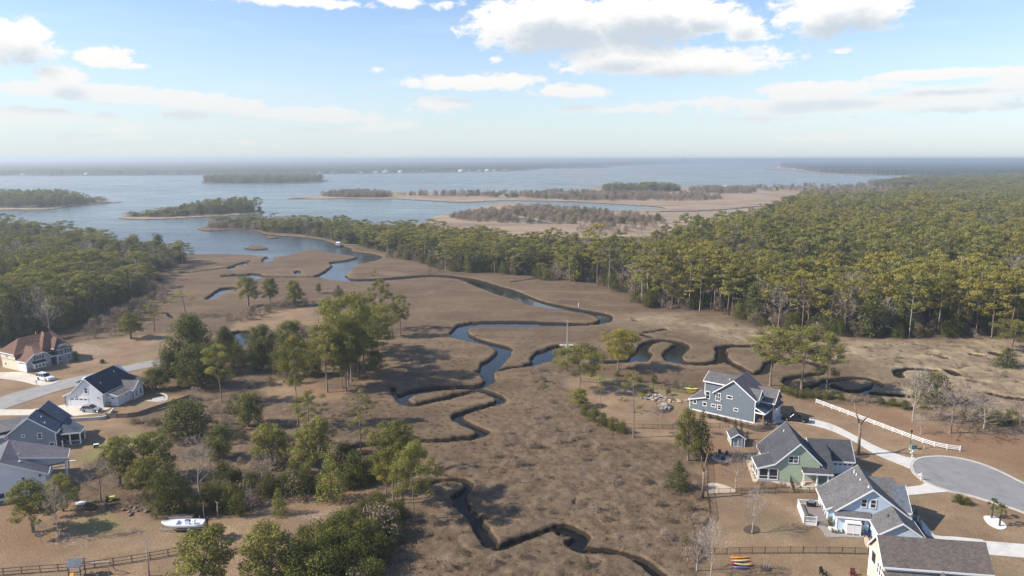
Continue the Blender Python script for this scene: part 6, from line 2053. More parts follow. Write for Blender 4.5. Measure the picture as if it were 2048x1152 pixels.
fp = []
for poly, s0, keep, seed in (([(900, 432), (980, 425), (1060, 420), (1160, 424), (1300, 436), (1310, 446), (1180, 449), (1000, 446), (920, 440)], 4.2, .34, 51),
                             ([(1055, 390), (1110, 386), (1300, 388), (1400, 392), (1450, 398), (1350, 402), (1150, 400), (1060, 396)], 6.0, .30, 52),
                             ([(640, 392), (700, 386), (760, 388), (780, 394), (700, 395)], 5.0, .6, 53), ([(780, 390), (1080, 388), (1080, 396), (900, 393)], 8.0, .4, 54),
                             ([(1380, 378), (1500, 378), (1500, 387), (1400, 386)], 9.0, .7, 55), ([(1600, 385), (1700, 380), (1800, 382), (1780, 392), (1640, 393)], 8.0, .7, 56),
                             ([(400, 455), (470, 450), (520, 452), (520, 460), (470, 457)], 4.0, .7, 57), ([(1150, 458), (1310, 444), (1330, 456), (1200, 470)], 7.0, .35, 58),
                             ([(1500, 372), (1850, 366), (1850, 380), (1540, 384)], 14.0, .4, 59), ([(690, 548), (860, 540), (1060, 556), (1060, 562), (900, 550), (720, 556)], 6.0, .12, 60),
                             ([(160, 660), (290, 600), (300, 560), (330, 560), (320, 620), (220, 680)], 4.0, .5, 61), ([(440, 640), (470, 640), (560, 612), (640, 610), (640, 614), (560, 618), (480, 650)], 3.0, .7, 62)):
    p = scatter(poly, s0, 0, seed, .5, keep)
    p = p[water_sdf(p[:, 0], p[:, 1], False) > 1.0]
    fp += [(x, y, 0) for x, y in p]
n = len(fp)
fv = r_.choice([0, 1, 2, 3, 4, 5], n, p=[.02, .02, .01, .22, .15, .58])
fd = np.array([q_[1] for q_ in fp])
hs = r_.uniform(.5, 1.3, n) * np.clip(fd / 600, .7, 1.5)
stuff_cloud("marsh_scrub", fp, np.where(fv < 3, hs, hs * 1.6), np.where(fv < 3, hs, hs * 1.9), fv, pm + pb_, "pinkish tan and olive scrub on the far marsh")

sp_ = []
for poly in SCRUB[:2]:
    p = scatter(poly, 2.3, 0, 71, .5, .13)
    sp_.append(p)
p = scatter(SCRUB[2], 3.2, 0, 72, .5, .10)
sp_.append(p)
p = np.concatenate(sp_)
ok = water_sdf(p[:, 0], p[:, 1], False) > 1.2
for pl in LAWN:
    ok &= ~inside(p[:, 0], p[:, 1], Wn(catmull(pl, True, 3)))
p = p[ok]
n = len(p)
hs = r_.uniform(.2, .7, n)
stuff_cloud("scrub_brush", np.concatenate([p, np.full((n, 1), .05)], 1), hs * 1.1, hs * .95, r_.choice(len(pb_), n, p=[.45, .12, .43]), pb_, "tawny knee high brush over the near marsh")

# marsh grass tufts
vs_proto = []
gr_root = empty("grass_tussock", (*W(1085, 770), 0.0), 0, "tall tawny grass tussock at the marsh edge left of the fenced lawn", 'grass', 'grass tussocks')
for v in range(3):
    C = nrs.normal(size=(26, 3)) * np.array([.34, .34, .06]) + np.array([0, 0, .16])
    Nn = nrs.normal(size=(26, 3)) * np.array([1, 1, .25])
    me = leaf_mesh("blades", C, Nn, nrs.uniform(.16, .36, 26), nrs.uniform(0, 1, 26), M['reed'], .8)
    vs_proto.append((link("blades", me, gr_root),))
tp = []
marsh_px = [(300, 560), (690, 556), (1060, 570), (1280, 640), (1480, 660), (2300, 700), (2300, 860), (1900, 840), (1560, 785), (1200, 742), (1120, 760), (1180, 850), (1380, 920), (1400, 1220), (560, 1220), (800, 1060), (760, 960), (640, 900), (700, 800), (640, 720), (640, 610), (460, 620), (300, 650)]
p = scatter(marsh_px, .62, .0042, 81, .5)
dw = water_sdf(p[:, 0], p[:, 1])
p = p[(dw > .2) & (r_.uniform(size=len(p)) < np.clip((250 - p[:, 1]) / 120, 0, 1) * .55)]
for pl in LAWN:
    p = p[~inside(p[:, 0], p[:, 1], Wn(catmull(pl, True, 3)))]
D = p[:, 1]
s_ = r_.uniform(.6, 1.2, len(p))
stuff_cloud("marsh_grass", np.concatenate([p, np.full((len(p), 1), -.08)], 1), s_ * .85, r_.uniform(.35, .85, len(p)), r_.randint(0, 3, len(p)), vs_proto, "dense brown marsh grass between the creeks")
print('tufts', len(p))

# far shores: canopy of woods too distant to tell trees apart
FARW = [[(-420, 351), (0, 350.5), (200, 350), (400, 349), (600, 347.5), (760, 345.5), (900, 343), (1030, 340), (1080, 336.5), (1170, 333.5), (1230, 330), (1320, 327.2), (1400, 325.6), (1400, 323.6), (1000, 322.4), (-420, 322.4)],
        [(1560, 333), (1600, 339), (1640, 345), (1700, 347.5), (1790, 350.5), (1900, 352.5), (2048, 353), (2500, 353), (2700, 322.4), (1570, 322.4)],
        [(1420, 324.6), (1560, 324.8), (1560, 322.4), (1420, 322.4)]]
fr_rows = np.concatenate([np.arange(322.4, 330, .3), np.arange(330, 354, .3)])
fr_cols = np.arange(-420, 2620, 3.0)
PXf, PYf = np.meshgrid(fr_cols, fr_rows)
xs, ys = (PXf - 1024) / FPX, (576 - PYf) / FPX
t_ = -CAM_H / (-_s + ys * _c)
FX, FY = (xs * t_).ravel(), ((_c + ys * _s) * t_).ravel()
ins = np.zeros(len(FX), bool)
cl_ = fbm(FX, FY, 260.0, 3, 120)
for pl in FARW:
    ins |= inside(FX, FY, Wn(pl))
ins &= ~((cl_ > .70) & (FY < 4500))
FZ = np.where(ins, 9.0 + 7.5 * vnoise(FX / 16, FY / 40, 130) + 5.0 * fbm(FX, FY, 220.0, 2, 131) + 10 * np.clip((FY - 4000) / 8000, 0, 1), -1.5)
fidx = np.arange(len(FX)).reshape(PXf.shape)
q4 = np.stack([fidx[:-1, :-1], fidx[1:, :-1], fidx[1:, 1:], fidx[:-1, 1:]], -1).reshape(-1, 4)
q4 = q4[ins[q4].any(1)]
fm = bpy.data.meshes.new("far_woods")
fm.from_pydata(np.stack([FX, FY, FZ], 1).tolist(), [], q4.tolist())
m, q, b = new_mat("far_canopy")
pos = q.n("ShaderNodeNewGeometry").outputs["Position"]
n1_ = q.noise(q.v('MULTIPLY', pos, (.05, .02, .05)).outputs[0], 1.0, 4.0, .7)
n2_ = q.noise(q.v('MULTIPLY', pos, (.004, .002, 0)).outputs[0], 1.0, 3.0, .6)
cl0 = q.mix(q.rng(n1_, .3, .7), rgba((.020, .028, .016)), rgba((.062, .068, .035)))
q.set(b.inputs["Base Color"], q.mix(q.m('MULTIPLY', q.rng(n2_, .5, .68), .6), cl0, rgba((.11, .09, .075))))
b.inputs["Roughness"].default_value = .95
b.inputs["Specular IOR Level"].default_value = .1
fm.materials.append(m)
tag(link("far_woods", fm), "hazy blue woods on the far shores of the bay", None, None, "stuff")
# ------------------------------------------------------------------ vehicles
M['paint_white'] = mat('white_car_paint', (0.75, 0.76, 0.78), 0.3, 0.02, 1.0, coat=.6)
M['paint_silver'] = mat('silver_car_paint', (0.36, 0.40, 0.44), 0.28, 0.02, 1.0, metal=.5, coat=.6)
M['paint_black'] = mat('black_car_paint', (0.012, 0.013, 0.015), 0.22, 0.02, 1.0, coat=.7)
M['lamp_glass'] = glassmat('lamp_glass', (0.55, 0.56, 0.58), 0.15)
M['red_lens'] = glassmat('red_lens', (0.25, 0.01, 0.01), 0.2)
M['green_plastic'] = mat('lime_plastic', (0.20, 0.55, 0.06), 0.5, .05)
M['gelcoat'] = mat('white_gelcoat', (0.78, 0.80, 0.83), 0.3, .04, 1.5)
M['blue_canvas'] = mat('pale_blue_canvas', (0.30, 0.52, 0.68), 0.7, .1)
M['galv'] = mat('galvanised_steel', (0.42, 0.43, 0.44), 0.5, .15, metal=.4)
for nm, c in (('orange', (.78, .30, .04)), ('cream', (.72, .62, .46)), ('red', (.62, .03, .05)), ('violet', (.22, .24, .62)), ('yellow', (.78, .72, .18)), ('lime', (.62, .80, .25)), ('navy', (.02, .035, .10)), ('maroon', (.10, .02, .025)), ('boxgreen', (.16, .22, .17))):
    M['p_' + nm] = mat(nm + '_plastic', c, .4, .05, 1.5)


def car(name, loc, rz, label, cat, paint, L, Wd, Ht, kind):
    """x forward; origin on the ground under the middle"""
    root = empty(name, (loc[0], loc[1], .06), rz, label, cat)
    hw = Wd / 2
    belt = Ht * .58
    if kind == 'pickup':
        prof = [(-L / 2, .45), (-L / 2, belt - .02), (-L * .08, belt), (L * .20, belt), (L * .36, belt - .06), (L / 2 - .06, belt - .16), (L / 2, .75), (L / 2, .42), (L * .4, .32), (-L * .42, .36)]
        cab = [(-L * .10, belt - .03), (-L * .07, Ht - .06), (L * .06, Ht - .04), (L * .19, belt - .03)]
    elif kind == 'suv':
        prof = [(-L / 2, .45), (-L / 2 + .02, belt - .05), (-L * .46, belt), (L * .18, belt), (L * .40, belt - .10), (L / 2 - .06, belt - .22), (L / 2, .70), (L / 2, .42), (L * .42, .30), (-L * .44, .34)]
        cab = [(-L * .475, belt - .03), (-L * .44, Ht - .07), (L * .04, Ht - .05), (L * .19, belt - .03)]
    else:
        prof = [(-L / 2, .42), (-L / 2 + .03, belt - .10), (-L * .44, belt + .02), (L * .16, belt), (L * .36, belt - .12), (L / 2 - .08, belt - .28), (L / 2, .60), (L / 2, .36), (L * .42, .26), (-L * .44, .30)]
        cab = [(-L * .455, belt - .01), (-L * .33, Ht - .07), (-L * .02, Ht - .03), (L * .20, belt - .03)]
    b = MB()
    n = len(prof)
    # body sides curve in slightly towards sill and shoulder
    rings = [(-hw + .10, .0), (-hw, .5), (hw, .5), (hw - .10, .0)]
    vs, fs = [], []
    for sgn, inset in ((-1, .07), (-1, 0.0), (1, 0.0), (1, .07)):
        for (x, z) in prof:
            k = 1 - inset * .9
            vs.append((x * (1 - inset * .12), sgn * (hw - inset), z if inset == 0 else (z - .05 if z > .6 else z + .04)))
    # order: side shell rings from left to right
    for rI in range(3):
        for i in range(n):
            j = (i + 1) % n
            fs.append((rI * n + i, rI * n + j, (rI + 1) * n + j, (rI + 1) * n + i))
    fs.append(tuple(range(n)))
    fs.append(tuple(reversed(range(3 * n, 4 * n))))
    b.add(vs, fs)
    if kind == 'pickup':          # bed: rails stand above a dark liner
        pass
    b.build("body", M[paint], root, bevel=.03)
    g_ = MB()
    ti = .17
    vs = [(x, s_ * (hw - (.05 if i in (0, 3) else ti)), z) for s_ in (-1, 1) for i, (x, z) in enumerate(cab)]
    g_.add(vs, [(0, 1, 2, 3), (7, 6, 5, 4), (0, 4, 5, 1), (1, 5, 6, 2), (2, 6, 7, 3), (3, 7, 4, 0)])
    g_.build("windows", M['glass'], root, bevel=.02)
    rf = MB()
    (x1, z1), (x2, z2) = cab[1], cab[2]
    rf.slab([(x1 - .02, -hw + ti - .01, z1 + .05), (x2 + .03, -hw + ti - .01, z2 + .05), (x2 + .03, hw - ti + .01, z2 + .05), (x1 - .02, hw - ti + .01, z1 + .05)], .07)
    for s_ in (-1, 1):
        pil = [(cab[0], cab[1], .12), (cab[3], cab[2], .09)]
        for f in ((.36, .62) if kind != 'pickup' else (.5,)):
            lo = (cab[0][0] + (cab[3][0] - cab[0][0]) * f, cab[0][1])
            up = (cab[1][0] + (cab[2][0] - cab[1][0]) * (f * 1.0), (cab[1][1] + cab[2][1]) / 2)
            pil.append((lo, up, .09))
        for lo, up, w in pil:
            rf.tube([(lo[0], s_ * (hw - .04), lo[1]), (up[0], s_ * (hw - ti + .015), up[1])], w * .5, 4)
    rf.build("roof", M[paint], root)
    wr = Ht * .205 if kind != 'hatch' else .335
    for fx in (-L * .30, L * .31):
        for s_ in (-1, 1):
            w = MB().wheel(fx, s_ * (hw - .09), wr, wr, .24, 16).build("wheel", M['rubber'], root)
            MB().wheel(fx, s_ * (hw - .085), wr, wr * .62, .26, 12).build("rim", M['rim'], w)
            MB().tube([(fx + math.cos(t) * wr * 1.16, s_ * (hw - .012), wr + math.sin(t) * wr * 1.16) for t in [math.pi * k / 8 for k in range(9)]], .035, 4).build("wheel_arch", M['black'], w)
    for s_ in (-1, 1):
        MB().box(L / 2 - .12, L / 2 + .006, s_ * (hw - .28) - .19, s_ * (hw - .28) + .19, belt - .34, belt - .19).build("headlight", M['lamp_glass'], root, bevel=.02)
        MB().box(-L / 2 - .01, -L / 2 + .08, s_ * (hw - .16) - .09, s_ * (hw - .16) + .09, belt - .32, belt - .06).build("tail_light", M['red_lens'], root)
        MB().box(L * .13, L * .17, s_ * (hw + .1) - .1, s_ * (hw + .1) + .1, belt, belt + .14).build("mirror", M[paint], root, bevel=.02)
    MB().box(L / 2 - .05, L / 2 + .012, -hw * .5, hw * .5, belt - .36, belt - .2).build("grille", M['black'], root)
    MB().box(L / 2 - .06, L / 2 + .03, -hw + .08, hw - .08, .36, .52).build("bumper", M['black' if kind != 'suv' else paint], root, bevel=.02)
    if kind == 'pickup':
        MB().box(-L / 2 + .1, -L * .11, -hw + .12, hw - .12, belt - .45, belt + .012).build("truck_bed", M['rubber'], root)
        rl = MB()
        for s_ in (-1, 1):
            rl.box(-L / 2 + .02, -L * .1, s_ * (hw - .06) - .055, s_ * (hw - .06) + .055, belt - .02, belt + .06)
        rl.box(-L / 2, -L / 2 + .09, -hw + .06, hw - .06, belt - .02, belt + .06)
        rl.build("bed_rail", M[paint], root, bevel=.01)
    if kind == 'suv':
        for s_ in (-1, 1):
            MB().tube([(-L * .4, s_ * (hw - .32), Ht + .04), (L * .0, s_ * (hw - .32), Ht + .05)], .025, 5).build("roof_rack", M['black'], root)
    return root


X, Y = W(91, 760)
car("sport_utility_car", (X, Y), R(-24), "white sport utility car parked on the drive of the brown roofed house", "car", 'paint_white', 5.3, 2.0, 1.95, 'suv')
X, Y = W(183, 823)
car("hatchback_car", (X, Y), R(-6), "silver hatchback car parked before the white garage", "car", 'paint_silver', 4.6, 1.88, 1.62, 'hatch')
X, Y = W(1590, 842)
car("pickup_truck", (X, Y), R(158), "black pickup truck on the drive of the slate blue house", "pickup", 'paint_black', 5.9, 2.05, 1.92, 'pickup')

# ------------------------------------------------------------------ boat on its trailer
X, Y = W(366, 1064)
bt = empty("motor_boat", (X, Y + .6, 0), R(186), "white open motor boat on a trailer in the dry field", "boat")
st = [(-3.3, .98, .62, 1.32), (-2.0, 1.05, .60, 1.36), (-.4, 1.08, .58, 1.42), (1.2, 1.0, .60, 1.52), (2.4, .68, .72, 1.62), (3.1, .30, .95, 1.72), (3.5, .04, 1.35, 1.80)]
hv, hf = [], []
for (x, w, zk, zt) in st:
    hv += [(x, -w, zt), (x, -w * .93, zk + (zt - zk) * .42), (x, 0, zk), (x, w * .93, zk + (zt - zk) * .42), (x, w, zt), (x, w * .86, zt), (x, w * .8, zk + .38), (x, -w * .8, zk + .38), (x, -w * .86, zt)]
for i in range(len(st) - 1):
    for k in range(9):
        a, c = i * 9 + k, i * 9 + (k + 1) % 9
        hf.append((a, c, c + 9, a + 9))
hf.append(tuple(range(9)))
hf.append(tuple(reversed(range(54, 63))))
mb_ = MB()
mb_.add(hv, hf)
mb_.build("hull", M['gelcoat'], bt, True)
MB().slab([(1.1, -.85, 1.42), (2.4, -.55, 1.5), (3.2, -.14, 1.6), (3.2, .14, 1.6), (2.4, .55, 1.5), (1.1, .85, 1.42)], .1).build("foredeck", M['gelcoat'], bt)
cs_ = MB().box(-.9, -.2, -.36, .36, .95, 1.75).build("console", M['gelcoat'], bt, bevel=.05)
MB().slab([(-.2, -.34, 1.75), (-.2, .34, 1.75), (-.42, .30, 2.15), (-.42, -.30, 2.15)], .04).build("windscreen", M['blue_canvas'], cs_)
MB().tube([(-.85, 0, 1.6), (-1.0, 0, 1.66)], .19, 10).build("steering_wheel", M['black'], cs_)
MB().box(-1.75, -1.25, -.42, .42, .95, 1.42).box(-1.78, -1.68, -.42, .42, 1.42, 1.85).build("seat", M['gelcoat'], bt, bevel=.04)
MB().box(-3.2, -2.7, -.8, .8, .98, 1.34).build("stern_bench", M['gelcoat'], bt, bevel=.04)
MB().tube([(-2.3, -.6, 1.3), (-2.3, -.6, 2.15)], .03, 5).tube([(-2.3, .6, 1.3), (-2.3, .6, 2.15)], .03, 5).build("rod_holder", M['galv'], bt)
mo = MB().box(-3.98, -3.42, -.24, .24, 1.5, 2.05).box(-3.8, -3.5, -.11, .11, .6, 1.5).build("outboard_motor", M['paint_black'], bt, bevel=.06)
MB().tube([(-3.95, 0, .62), (-3.45, 0, .62)], .12, 8).build("propeller", M['black'], mo)
t = empty("boat_trailer", (X, Y + .6, 0), R(186), "galvanised trailer under the white motor boat", "trailer")
MB().box(-3.2, 2.2, -.72, -.62, .46, .56).box(-3.2, 2.2, .62, .72, .46, .56).box(-2.9, -2.8, -.72, .72, .44, .5).box(1.0, 1.1, -.72, .72, .44, .5).beam((2.2, -.67, .56), (3.9, 0, .56), .08, .09).beam((2.2, .67, .56), (3.9, 0, .56), .08, .09).build("frame", M['galv'], t)
MB().beam((-3.2, -.4, .66), (1.0, -.4, .62), .1, .1).beam((-3.2, .4, .66), (1.0, .4, .62), .1, .1).build("bunk", M['wood_dark'], t)
MB().box(3.3, 3.38, -.04, .04, .5, 1.35).build("winch_post", M['galv'], t)
MB().cyl(3.8, 0, 0, .5, .035, 6).build("jack_stand", M['galv'], t)
for s_ in (-1, 1):
    w = MB().wheel(-1.2, s_ * 1.0, .33, .33, .2, 14).build("wheel", M['rubber'], t)
    MB().wheel(-1.2, s_ * 1.0, .33, .19, .21, 10).build("rim", M['rim'], w)
    MB().tube([(-1.2 + math.cos(a) * .42, s_ * 1.0, .33 + math.sin(a) * .42) for a in [math.pi * k / 8 for k in range(9)]], .06, 4).build("fender", M['galv'], t)
X, Y = W(366, 1040)
u = empty("utility_trailer", (X, Y, 0), R(4), "dark open utility trailer behind the white motor boat", "trailer")
MB().box(-1.9, 1.7, -.9, .9, .5, .58).build("deck", M['wood_dark'], u)
for s_ in (-1, 1):
    MB().box(-1.9, 1.7, s_ * .9 - .03, s_ * .9 + .03, .55, 1.05).build("side_board", M['wood_grey' if s_ < 0 else 'black'], u)
    w = MB().wheel(-.1, s_ * 1.03, .32, .32, .2, 12).build("wheel", M['rubber'], u)
MB().beam((1.7, -.5, .55), (3.0, 0, .5), .08, .08).beam((1.7, .5, .55), (3.0, 0, .5), .08, .08).build("drawbar", M['black'], u)
X, Y = W(345, 1035)
lp = MB()
for k in range(7):
    a = rng.uniform(-.06, .06)
    lp.beam((-2.6 + rng.uniform(-.4, .4), k * .12 - .4, .16 + .07 * (k % 3)), (2.4 + rng.uniform(-.6, .6), k * .12 - .4 + a, .16 + .07 * (k % 3)), .11, .06)
o = lp.build("lumber_pile", M['wood'])
o.location = (X, Y, 0)
o.rotation_euler = (0, 0, R(3))
tag(o, "pile of weathered boards on the ground behind the trailers", "lumber")


# ------------------------------------------------------------------ kayaks
def kayak(loc, rz, tilt, L, Wd, material, label, z=.0, deck=None):
    r_ = empty("kayak", (loc[0], loc[1], z), rz, label, "kayak", None)
    n, k = 13, 10
    vs, fs = [], []
    for i in range(n):
        t_ = i / (n - 1)
        w = Wd / 2 * max(.02, math.sin(math.pi * t_)) ** .75
        rise = .16 * abs(2 * t_ - 1) ** 2.5
        for j in range(k):
            a = 2 * math.pi * j / k
            vs.append(((t_ - .5) * L, math.cos(a) * w, .17 + rise + math.sin(a) * .16 * (w / (Wd / 2)) ** .6))
    for i in range(n - 1):
        for j in range(k):
            fs.append((i * k + j, i * k + (j + 1) % k, (i + 1) * k + (j + 1) % k, (i + 1) * k + j))
    fs += [tuple(reversed(range(k))), tuple(range((n - 1) * k, n * k))]
    m_ = MB()
    m_.add(vs, fs)
    h_ = m_.build("hull", M[material], r_, True)
    c = MB()
    c.prism([(math.cos(a) * .48, math.sin(a) * .20) for a in [2 * math.pi * q_ / 12 for q_ in range(12)]], 'z', .30, .355)
    ck = c.build("cockpit", M['black'], r_)
    h_.rotation_euler = ck.rotation_euler = (tilt, 0, 0)
    return r_


X, Y = W(1481, 1118)
kayak((X, Y), R(2), R(-52), 3.0, .62, 'p_orange', "orange kayak, farthest of the row on the lower lawn")
X, Y = W(1483, 1124.5)
kayak((X, Y), R(4), R(-50), 2.9, .66, 'p_cream', "cream kayak leaning between the orange and the red one", .03)
X, Y = W(1482, 1131)
kayak((X, Y), R(0), R(-20), 3.7, .72, 'p_red', "long red kayak in the middle of the row on the lower lawn", .02)
X, Y = W(1487, 1133)
kayak((X, Y), R(-4), R(-40), 2.7, .70, 'p_yellow', "pale yellow kayak leaning on the red one", .10)
X, Y = W(1481, 1138)
kayak((X, Y), R(-3), R(-55), 2.6, .85, 'p_violet', "blue violet kayak nearest in the row on the lower lawn", .02)
X, Y = W(1383, 788)
kr = empty("kayak_rack", (X, Y, 0), R(-8), "dark timber rack holding kayaks behind the slate blue house", "rack")
for x in (-1.0, 1.0):
    MB().box(x - .05, x + .05, -.4, -.3, 0, 1.5).box(x - .05, x + .05, .3, .4, 0, 1.5).box(x - .045, x + .045, -.45, .45, .55, .63).box(x - .045, x + .045, -.45, .45, 1.2, 1.28).build("frame", M['wood_dark'], kr)
kayak((X, Y), R(-8), R(0), 3.6, .75, 'p_lime', "lime yellow kayak on top of the timber rack", 1.29)
kayak((X + .3, Y), R(-8), R(0), 3.2, .7, 'p_orange', "orange kayak on the lower arm of the timber rack", .64)


# ------------------------------------------------------------------ fences
def fence_run(name, px, label, post_h, post_w, rails, material, step, picket=None, panel=None, cat='fence'):
    P = Wn(px) if len(px) < 3 else Wn(catmull(px, False, 4))
    seg = np.hypot(*np.diff(P, axis=0).T)
    cum = np.concatenate([[0], np.cumsum(seg)])
    L = cum[-1]

    def at(s_):
        return np.array([np.interp(s_, cum, P[:, 0]), np.interp(s_, cum, P[:, 1])])
    o = P[0]
    root = empty(name, (o[0], o[1], 0), 0, label, cat)
    n = max(1, round(L / step))
    pts = [at(L * i / n) - o for i in range(n + 1)]
    for p in pts:
        MB().box(p[0] - post_w, p[0] + post_w, p[1] - post_w, p[1] + post_w, -.1, post_h).build("post", M[material], root)
    for (z, h_, w) in rails:
        r_ = MB()
        for i in range(n):
            a, b_ = pts[i], pts[i + 1]
            r_.beam((a[0], a[1], z), (b_[0], b_[1], z), w, h_)
        r_.build("rail", M[material], root)
    if picket:
        pk = MB()
        k = int(L / picket)
        for i in range(k + 1):
            p = at(L * i / max(k, 1)) - o
            pk.box(p[0] - .011, p[0] + .011, p[1] - .011, p[1] + .011, .08, post_h - .06)
        pk.build("pickets", M[material], root)
    if panel:
        pb = MB()
        for i in range(n):
            a, b_ = pts[i], pts[i + 1]
            pb.beam((a[0], a[1], panel), (b_[0], b_[1], panel), .03, panel - .04)
        pb.build("boards", M[material], root)
    return root


fence_run("rail_fence", [(1632, 806), (1680, 824), (1730, 843), (1790, 866), (1850, 888), (1885, 897), (1920, 902)], "white three rail fence curving between drive and bare trees", 1.15, .075, [(1.06, .14, .05), (.72, .14, .05), (.38, .14, .05)], 'white', 2.35)
BK = [(1.10, .04, .03), (.22, .04, .03)]
fence_run("metal_fence", [(1403, 1110), (1480, 1108), (1560, 1107), (1640, 1107), (1736, 1109)], "black metal fence across the lawn behind the kayaks", 1.2, .035, BK, 'bronze', 2.0, .16)
fence_run("metal_fence", [(1415, 989), (1500, 987), (1642, 986)], "black metal fence between the green house and pale blue house lawns", 1.2, .035, BK, 'bronze', 2.0, .16)
fence_run("metal_fence", [(1404, 906), (1413, 930), (1414, 960), (1415, 989), (1420, 1030), (1418, 1044), (1404, 1058), (1402, 1085), (1403, 1110)], "dark fence running along the scrub edge below the white forked trunk", 1.2, .035, BK, 'bronze', 2.0, .12)
fence_run("metal_fence", [(1162, 764), (1231, 769), (1300, 776), (1372, 787)], "dark metal fence along the green strip behind the landscape beds", 1.2, .04, BK, 'bronze', 2.2, .2)
fence_run("metal_fence", [(1247, 856), (1316, 858), (1380, 858), (1458, 855)], "dark metal fence in front of the stone beds and small bare tree", 1.2, .035, BK, 'bronze', 2.2, .16)
fence_run("gate", [(1577, 958), (1588, 985)], "open dark gate leaf beside the green house", 1.45, .04, [(1.4, .06, .04), (.2, .06, .04)], 'bronze', 1.6, .07, None, 'gate')
fence_run("board_fence", [(212, 836), (265, 835), (300, 824), (340, 811), (386, 795)], "brown board fence below the lawn of the white boarded house", 1.15, .06, [(1.12, .06, .1)], 'wood', 2.4, None, 1.05)
fence_run("wood_fence", [(-30, 1154), (60, 1147), (165, 1139), (250, 1127), (300, 1119), (372, 1106)], "dark timber rail fence with wire near the lower left edge", 1.25, .06, [(1.2, .12, .05), (.65, .10, .04), (.16, .12, .04)], 'wood_dark', 2.4)
P_ = Wn(catmull([(136, 843), (170, 841), (203, 839), (216, 834), (227, 822)], False, 4))
o0 = P_[0]
rw = MB()
for i in range(len(P_) - 1):
    rw.beam((P_[i][0] - o0[0], P_[i][1] - o0[1], .75), (P_[i + 1][0] - o0[0], P_[i + 1][1] - o0[1], .75), .35, .9)
o = rw.build("retaining_wall", M['block'])
o.location = (o0[0], o0[1], 0)
tag(o, "pale block retaining wall curving in front of the silver car", "wall")

# ------------------------------------------------------------------ street furniture
for (x, y, rz, lab) in ((1824, 915, .3, "white mailbox post at the end of the long drive, by the green utility box"), (1841, 961, -.4, "white mailbox post on the turning circle kerb, nearer one"), (5, 857, .2, "white mailbox at the left edge beside the road"), (74, 771, .1, "white mailbox at the drive of the brown roofed house")):
    X, Y = W(x, y)
    r_ = empty("mailbox", (X, Y, 0), rz, lab, "mailbox", "mailboxes")
    MB().box(-.07, .07, -.07, .07, -.1, 1.55).box(-.5, .35, -.05, .05, .92, 1.02).build("post", M['white'], r_)
    mb_ = MB()
    mb_.prism([(-.11, 1.03), (.11, 1.03), (.11, 1.17)] + [(.11 * math.cos(a), 1.17 + .11 * math.sin(a)) for a in [math.pi * k / 6 for k in range(1, 6)]] + [(-.11, 1.17)], 'x', -.5, .02)
    mb_.build("box", M['white'], r_)
    MB().box(-.1, .3, -.2, .2, 1.35, 1.38).build("newspaper_holder", M['white'], r_) if rz > .25 else None
X, Y = W(1826, 898)
r_ = empty("utility_box", (X, Y, 0), .1, "green utility box on the grass by the white rail fence", "utility box")
MB().box(-.62, .62, -.4, .4, 0, .95).build("cabinet", M['p_boxgreen'], r_, bevel=.04)
MB().box(-.68, .68, -.46, .46, .95, 1.02).build("lid", M['p_boxgreen'], r_, bevel=.02)
MB().box(-.75, .75, -.55, .55, -.1, .05).build("pad", M['concrete'], r_)
X, Y = W(1848, 897)
tag(MB().cyl(X, Y, -.1, .75, .09, 8).build("utility_pedestal", M['wood_grey']), "small pale utility pedestal right of the green box", "pedestal")
X, Y = W(1820, 897)
r_ = empty("street_lamp", (X, Y, 0), 0, "dark slim street lamp by the green utility box", "street lamp")
MB().cyl(0, 0, -.1, 3.6, .06, 8).cyl(0, 0, -.1, .5, .1, 8).build("pole", M['black'], r_)
MB().cyl(0, 0, 3.6, 4.0, .14, 8, .2).cyl(0, 0, 4.0, 4.15, .24, 8, .06).build("lantern", M['black'], r_)
X, Y = W(217, 813)
r_ = empty("wheeled_bin", (X, Y, 0), .2, "lime lidded wheeled bin at the corner of the white boarded house", "bin")
mb_ = MB()
mb_.add([(-.3, -.3, .08), (.3, -.3, .08), (.3, .3, .08), (-.3, .3, .08), (-.38, -.36, 1.0), (.38, -.36, 1.0), (.38, .4, 1.0), (-.38, .4, 1.0)], [(0, 3, 2, 1), (4, 5, 6, 7), (0, 1, 5, 4), (1, 2, 6, 5), (2, 3, 7, 6), (3, 0, 4, 7)])
mb_.build("bin_body", M['p_boxgreen'], r_)
MB().box(-.42, .42, -.42, .44, 1.0, 1.08).build("lid", M['green_plastic'], r_, bevel=.02)
MB().wheel(.26, .38, .13, .13, .08, 10).build("wheel", M['rubber'], r_)

# ------------------------------------------------------------------ docks
A, B_, C_ = W(1124, 692), W(1131, 692), W(1150, 708)
r_ = empty("dock", (B_[0], B_[1], 0), 0, "small grey timber dock reaching into the creek by the dead pole pine", "dock")
v = Vector((C_[0] - B_[0], C_[1] - B_[1], 0))
MB().beam((0, 0, .35), v + Vector((0, 0, .35)), 1.5, .14).build("walkway", M['wood_grey'], r_)
MB().box(-1.9, 2.4, -.9, .9, .22, .36).build("platform", M['wood_grey'], r_)
for f in (0.05, .35, .65, .95):
    sd = Vector((v.y, -v.x, 0)).normalized() * .7
    for s_ in (-1, 1):
        p = v * f + sd * s_
        MB().cyl(p.x, p.y, -1.8, .5, .09, 6).build("pile", M['wood'], r_)
A, B_ = W(679, 491), W(716, 491)
r_ = empty("dock", (A[0], A[1], 0), 0, "long pale dock with a small boat house on the far side of the bay arm", "dock")
v = Vector((B_[0] - A[0], B_[1] - A[1], 0))
MB().beam((0, 0, .6), v + Vector((0, 0, .6)), 1.6, .2).build("walkway", M['wood_grey'], r_)
MB().box(-2.6, 1.5, -1.8, 1.8, .4, .6).build("platform", M['wood_grey'], r_)
MB().box(-2.0, .4, -1.3, 1.3, .6, 2.0).build("hut", M['white_board'], r_)
